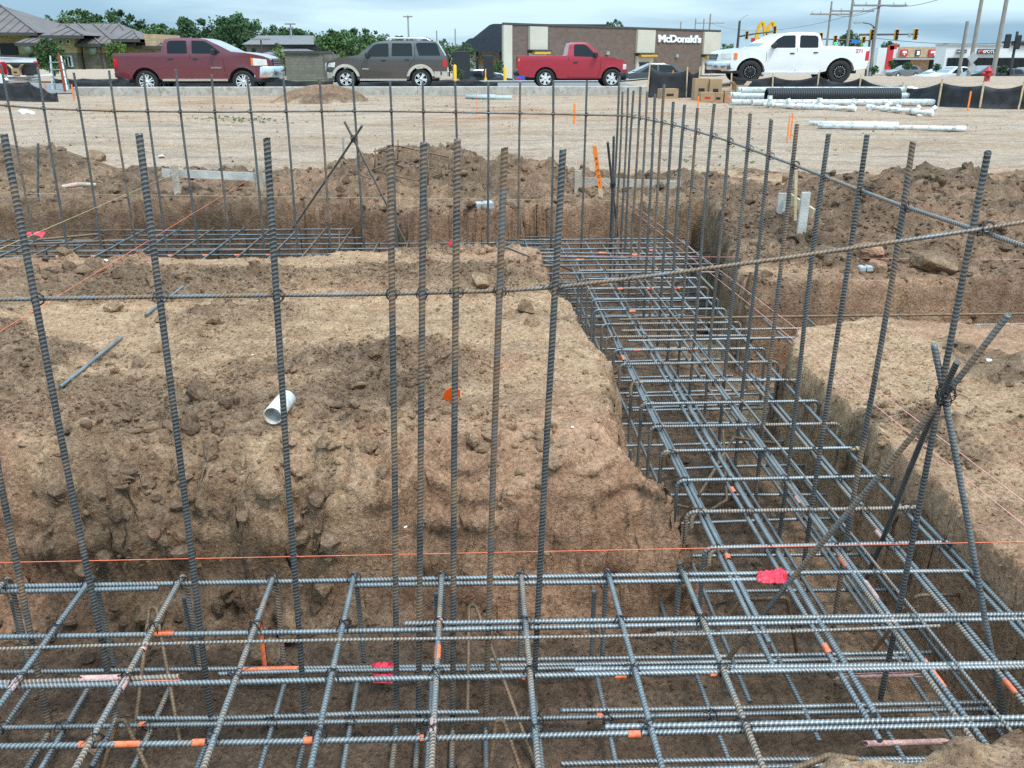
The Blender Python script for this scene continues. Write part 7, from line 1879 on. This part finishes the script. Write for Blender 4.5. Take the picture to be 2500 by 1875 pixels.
# ---- boxes and cans
M['card'] = simple('cardboard', (0.38, 0.25, 0.14), 0.85, 0, 0.08, 3)
M['card_in'] = simple('cardboard_pale', (0.45, 0.33, 0.21), 0.85)
def carton(label, x0, x1, yt, yb, Y, rz=0.0, open_=False, lift=None, mark='dark'):
    p = gy((x0 + x1) / 2, yb, Y); w = abs(gy(x1, yb, Y).x - gy(x0, yb, Y).x); h = gy(x0, yt, Y).z - p.z
    z = gh(p.x, Y) if lift is None else lift
    o = empty('cardboard_box', (p.x, Y, z), rz, label, 'box', 'cardboard boxes by the fence')
    t = 0.008; d = w * 0.75
    for nm, a, c in (('side', (-w / 2, -d / 2, 0), (w / 2, -d / 2 + t, h)), ('side', (-w / 2, d / 2 - t, 0), (w / 2, d / 2, h)), ('side', (-w / 2, -d / 2 + t, 0), (-w / 2 + t, d / 2 - t, h)), ('side', (w / 2 - t, -d / 2 + t, 0), (w / 2, d / 2 - t, h)), ('bottom', (-w / 2 + t, -d / 2 + t, 0), (w / 2 - t, d / 2 - t, t))):
        b = MB(); b.box(a, c); b.build(nm, M['card'], o)
    if open_:
        for s, ang in ((-1, 0.5), (1, -0.7)):
            b = MB(); b.add([(s * w / 2, -d / 2, h), (s * w / 2, d / 2, h), (s * (w / 2 + 0.12), d / 2, h + 0.12), (s * (w / 2 + 0.12), -d / 2, h + 0.12), (s * w / 2 - t * s, -d / 2, h), (s * w / 2 - t * s, d / 2, h), (s * (w / 2 + 0.11), d / 2, h + 0.13), (s * (w / 2 + 0.11), -d / 2, h + 0.13)], [(0, 1, 2, 3), (7, 6, 5, 4), (0, 3, 7, 4), (1, 5, 6, 2), (2, 6, 7, 3)]); b.build('flap', M['card_in'], o)
    else:
        b = MB(); b.box((-w / 2, -d / 2, h), (-0.004, d / 2, h + t)); b.build('flap', M['card'], o); b = MB(); b.box((0.004, -d / 2, h), (w / 2, d / 2, h + t)); b.build('flap', M['card'], o)
    b = MB(); b.box((-w * 0.22, -d / 2 - 0.003, h * 0.3), (w * 0.22, -d / 2, h * 0.55)); b.build('printed_mark', M[mark], o)
    return o
carton('brown carton standing alone left of the box stack', 1425, 1462, 166, 188, 32.4, 0.15)
zb1 = gh(gy(1510, 200, 31.2).x, 31.2)
c1 = carton('tall brown carton, left of the pair at the fence', 1497, 1527, 152, 198, 31.6, 0.05)
c2 = carton('tall brown carton, right of the pair at the fence', 1530, 1556, 153, 198, 31.5, 0.0)
carton('low brown carton at the front left of the box stack', 1510, 1540, 186, 206, 30.9, 0.1, mark='sign_red')
carton('low brown carton at the front right of the box stack', 1541, 1562, 186, 207, 30.9, -0.2)
carton('open brown carton right of the box stack', 1584, 1612, 164, 196, 31.4, 0.2, True, mark='lens_green')
carton('small white carton before the open carton', 1563, 1584, 175, 200, 31.0, 0.1, mark='paint_o')
p = onfield(1415, 192); m = MB(); m.lathe([(0.0, -0.2), (0.14, -0.2), (0.15, 0.2), (0.13, 0.2), (0.12, -0.17), (0, -0.17)], 16, Matrix.Rotation(math.pi / 2, 4, 'Y')); tag(m.build('bucket', M['pvc'], None, (p.x, p.y, p.z + 0.14), (0, 0, 0.2)), 'white bucket lying on its side by the fence corner', 'bucket')
p = onfield(1472, 191); o = empty('wrapped_roll', (p.x, p.y, p.z + 0.12), 0.05, 'white wrapped roll with red ends on the ground by the boxes', 'roll'); m = MB(); m.tube([(-0.33, 0, 0), (0.33, 0, 0)], 0.115, 16); m.build('roll', M['pvc'], o)
for s in (-1, 1): m = MB(); m.tube([(s * 0.332, 0, 0), (s * 0.39, 0, 0)], 0.12, 16); m.build('red_end', M['sign_red'], o)
for i, (x, mt) in enumerate(((1565, 'sign_red'), (1572, 'pvc'), (1577, 'lens_green'))):
    p = onfield(x, 204 + i); m = MB(); m.tube([(0, 0, 0), (0, 0, 0.2), (0, 0, 0.23)], [0.045, 0.045, 0.02], 10); tag(m.build('spray_can', M['paint_o'] if mt == 'lens_green' else M[mt], None, p), ['red spray can before the boxes', 'white spray can before the boxes', 'orange spray can before the boxes'][i], 'can')
# ---- hydrant
hp = gy(2129, 186, 38.0); hz = gh(hp.x, 38.0); hy = empty('fire_hydrant', (hp.x, 38.0, hz - 0.05), 0, 'red fire hydrant standing on the berm at the right', 'hydrant')
M['hyd'] = simple('hydrant_red', (0.42, 0.025, 0.035), 0.45)
ht = max(0.7, gy(2129, 148, 38).z - hz + 0.05)
m = MB(); m.lathe([(0.0, 0), (0.17, 0), (0.17, 0.05), (0.12, 0.07), (0.11, ht * 0.62), (0.16, ht * 0.64), (0.16, ht * 0.69), (0.12, ht * 0.71), (0.10, ht * 0.82), (0.05, ht * 0.90), (0.03, ht * 0.91), (0.03, ht), (0, ht)], 16); m.build('barrel', M['hyd'], hy)
for s in (-1, 1): m = MB(); m.tube([(0, 0, ht * 0.52), (s * 0.2, 0, ht * 0.52), (s * 0.24, 0, ht * 0.52)], [0.07, 0.07, 0.05], 10); m.build('side_outlet', M['hyd'], hy)
m = MB(); m.tube([(0, 0, ht * 0.46), (0, -0.2, ht * 0.46)], 0.085, 10); m.build('front_outlet', M['hyd'], hy)
# ---- step ladder and sheet goods by the left cloth
p = onfield(135, 196); ld = empty('step_ladder', (p.x - 0.3, p.y + 0.6, p.z), 0.3, 'pale folding ladder standing by the left marker post', 'ladder')
for s in (-1, 1):
    for a in (-0.5, 0.5): m = MB(); m.bar((s * 0.28, a, 0), (s * 0.2, 0, 1.35), 0.05, 0.03); m.build('rail', M['galv'], ld)
for k in range(4): m = MB(); z = 0.25 + 0.28 * k; y = 0.5 * (1 - z / 1.35); m.box((-0.27, -y - 0.04, z), (0.27, -y + 0.04, z + 0.03)); m.build('step', M['galv'], ld)
p = gy(80, 150, 31); 
cbx = carton('brown carton on the lowered tailgate at the left edge', 30, 46, 151, 166, 33.3, 0.0, True, lift=0.825)
# ---- sprouting weeds
rgw = np.random.default_rng(5); V, F = [], []
for (px, py, n, s) in ((480, 258, 22, 0.5), (545, 262, 30, 0.5), (435, 256, 10, 0.4), (1700, 330, 12, 0.7), (1560, 350, 12, 0.7), (600, 262, 8, 0.5)):
    c = onfield(px, py)
    for _ in range(n):
        x, y = c.x + rgw.normal() * s * 0.8, c.y + rgw.normal() * s * 0.6; z = gh(x, y)
        for k in range(4):
            a = rgw.uniform(0, 6.28); l = rgw.uniform(0.03, 0.075); w = 0.012
            bI = len(V); V += [(x, y, z), (x + math.cos(a) * l * .5 - math.sin(a) * w, y + math.sin(a) * l * .5 + math.cos(a) * w, z + l * .5), (x + math.cos(a) * l, y + math.sin(a) * l, z + l * 0.6), (x + math.cos(a) * l * .5 + math.sin(a) * w, y + math.sin(a) * l * .5 - math.cos(a) * w, z + l * .5)]
            F.append((bI, bI + 1, bI + 2, bI + 3))
tag(link('weeds', mesh('weeds', V, F, leafmat('weed_leaf', (0.09, 0.16, 0.04)))), 'thin patches of low green weeds on the field', 'weeds', kind='stuff')

# ---- single lumps of soil that stand out
ROCKS = [('rounded grey clod alone on the bare tan soil left of centre', 465, 700, 0.055, 0.7), ('large pale clod at the foot of the crumb patch behind the dowels', 770, 838, 0.075, 0.45), ('big tan-grey clod left of the orange scrap', 868, 868, 0.075, 0.75), ('flat broad clod lying below the pipe offcut', 522, 905, 0.07, 0.55), ('pyramid-shaped clod near the right edge of the raised soil', 1140, 672, 0.075, 0.8), ('wide low clod near the far end of the raised soil', 1040, 606, 0.13, 0.4), ('rounded clod on the far lip of the raised soil', 1085, 538, 0.065, 0.7), ('upright slab clod at the far left lip of the raised soil', 150, 585, 0.09, 0.8), ('dark slab clod leaning beside the far left slab', 190, 588, 0.10, 0.5), ('grey clod behind the second front dowel', 245, 672, 0.08, 0.5),
         ('tan clod in the far left crumbs', 330, 612, 0.08, 0.6), ('rounded clod left of the lowest crumb patch', 160, 935, 0.06, 0.6), ('clod lying before the fourth dowel on the slope', 700, 965, 0.05, 0.6), ('large blunt clod on the bank brow left of the third dowel', 590, 1040, 0.10, 0.7), ('broad clod on the bank brow below the pipe offcut', 520, 1070, 0.11, 0.6), ('squat clod on the brow between the first dowels', 270, 1030, 0.08, 0.6), ('orange-tan rock on the right bench above the grey block', 1880, 545, 0.16, 0.6), ('smaller orange-tan rock under the larger one on the right bench', 1893, 580, 0.10, 0.7), ('broad brown slab on the right bench near the picture edge', 2020, 575, 0.2, 0.45), ('long brown slab on the right bench', 1780, 560, 0.2, 0.35), ('rounded boulder on the far crest of the left spoil', 205, 350, 0.2, 0.6), ('brown clod on the right spoil slope behind the batter board', 1700, 395, 0.12, 0.8),
         ('reddish stone in the right trench bottom', 1985, 1132, 0.06, 0.5), ('pinkish stone in the front trench left of the second dowel', 205, 1615, 0.045, 0.9)]
for i, (lb, px, py, s, fl) in enumerate(ROCKS):
    rg_ = np.random.default_rng(900 + i); v, f = rock_shape(3, rg_, 9)
    v = v * (1.0, 0.8, fl)
    p = onfield(px, py) if i < 22 else gz(px, py, -0.72)
    zz = gh(p.x, p.y) + s * fl * 0.35
    if i in (16, 17): at_ = {'dug': np.full(len(v), 0.1), 'clay': np.full(len(v), 0.75), 'moist_shade': np.zeros(len(v))}
    else: at_ = {'dug': np.full(len(v), (0.55, 0.35, 0.7, 0.85)[i % 4]), 'clay': np.full(len(v), 0.5 if i > 21 else 0.0), 'moist_shade': np.zeros(len(v))}
    o = link('soil_clod', fast_mesh('soil_clod', v * s, f, M['clod'], at_, smooth=False), None, (p.x, p.y, zz), (rg_.uniform(-.2, .2), rg_.uniform(-.2, .2), rg_.uniform(0, 6)))
    tag(o, lb, 'clod', 'larger single clods')
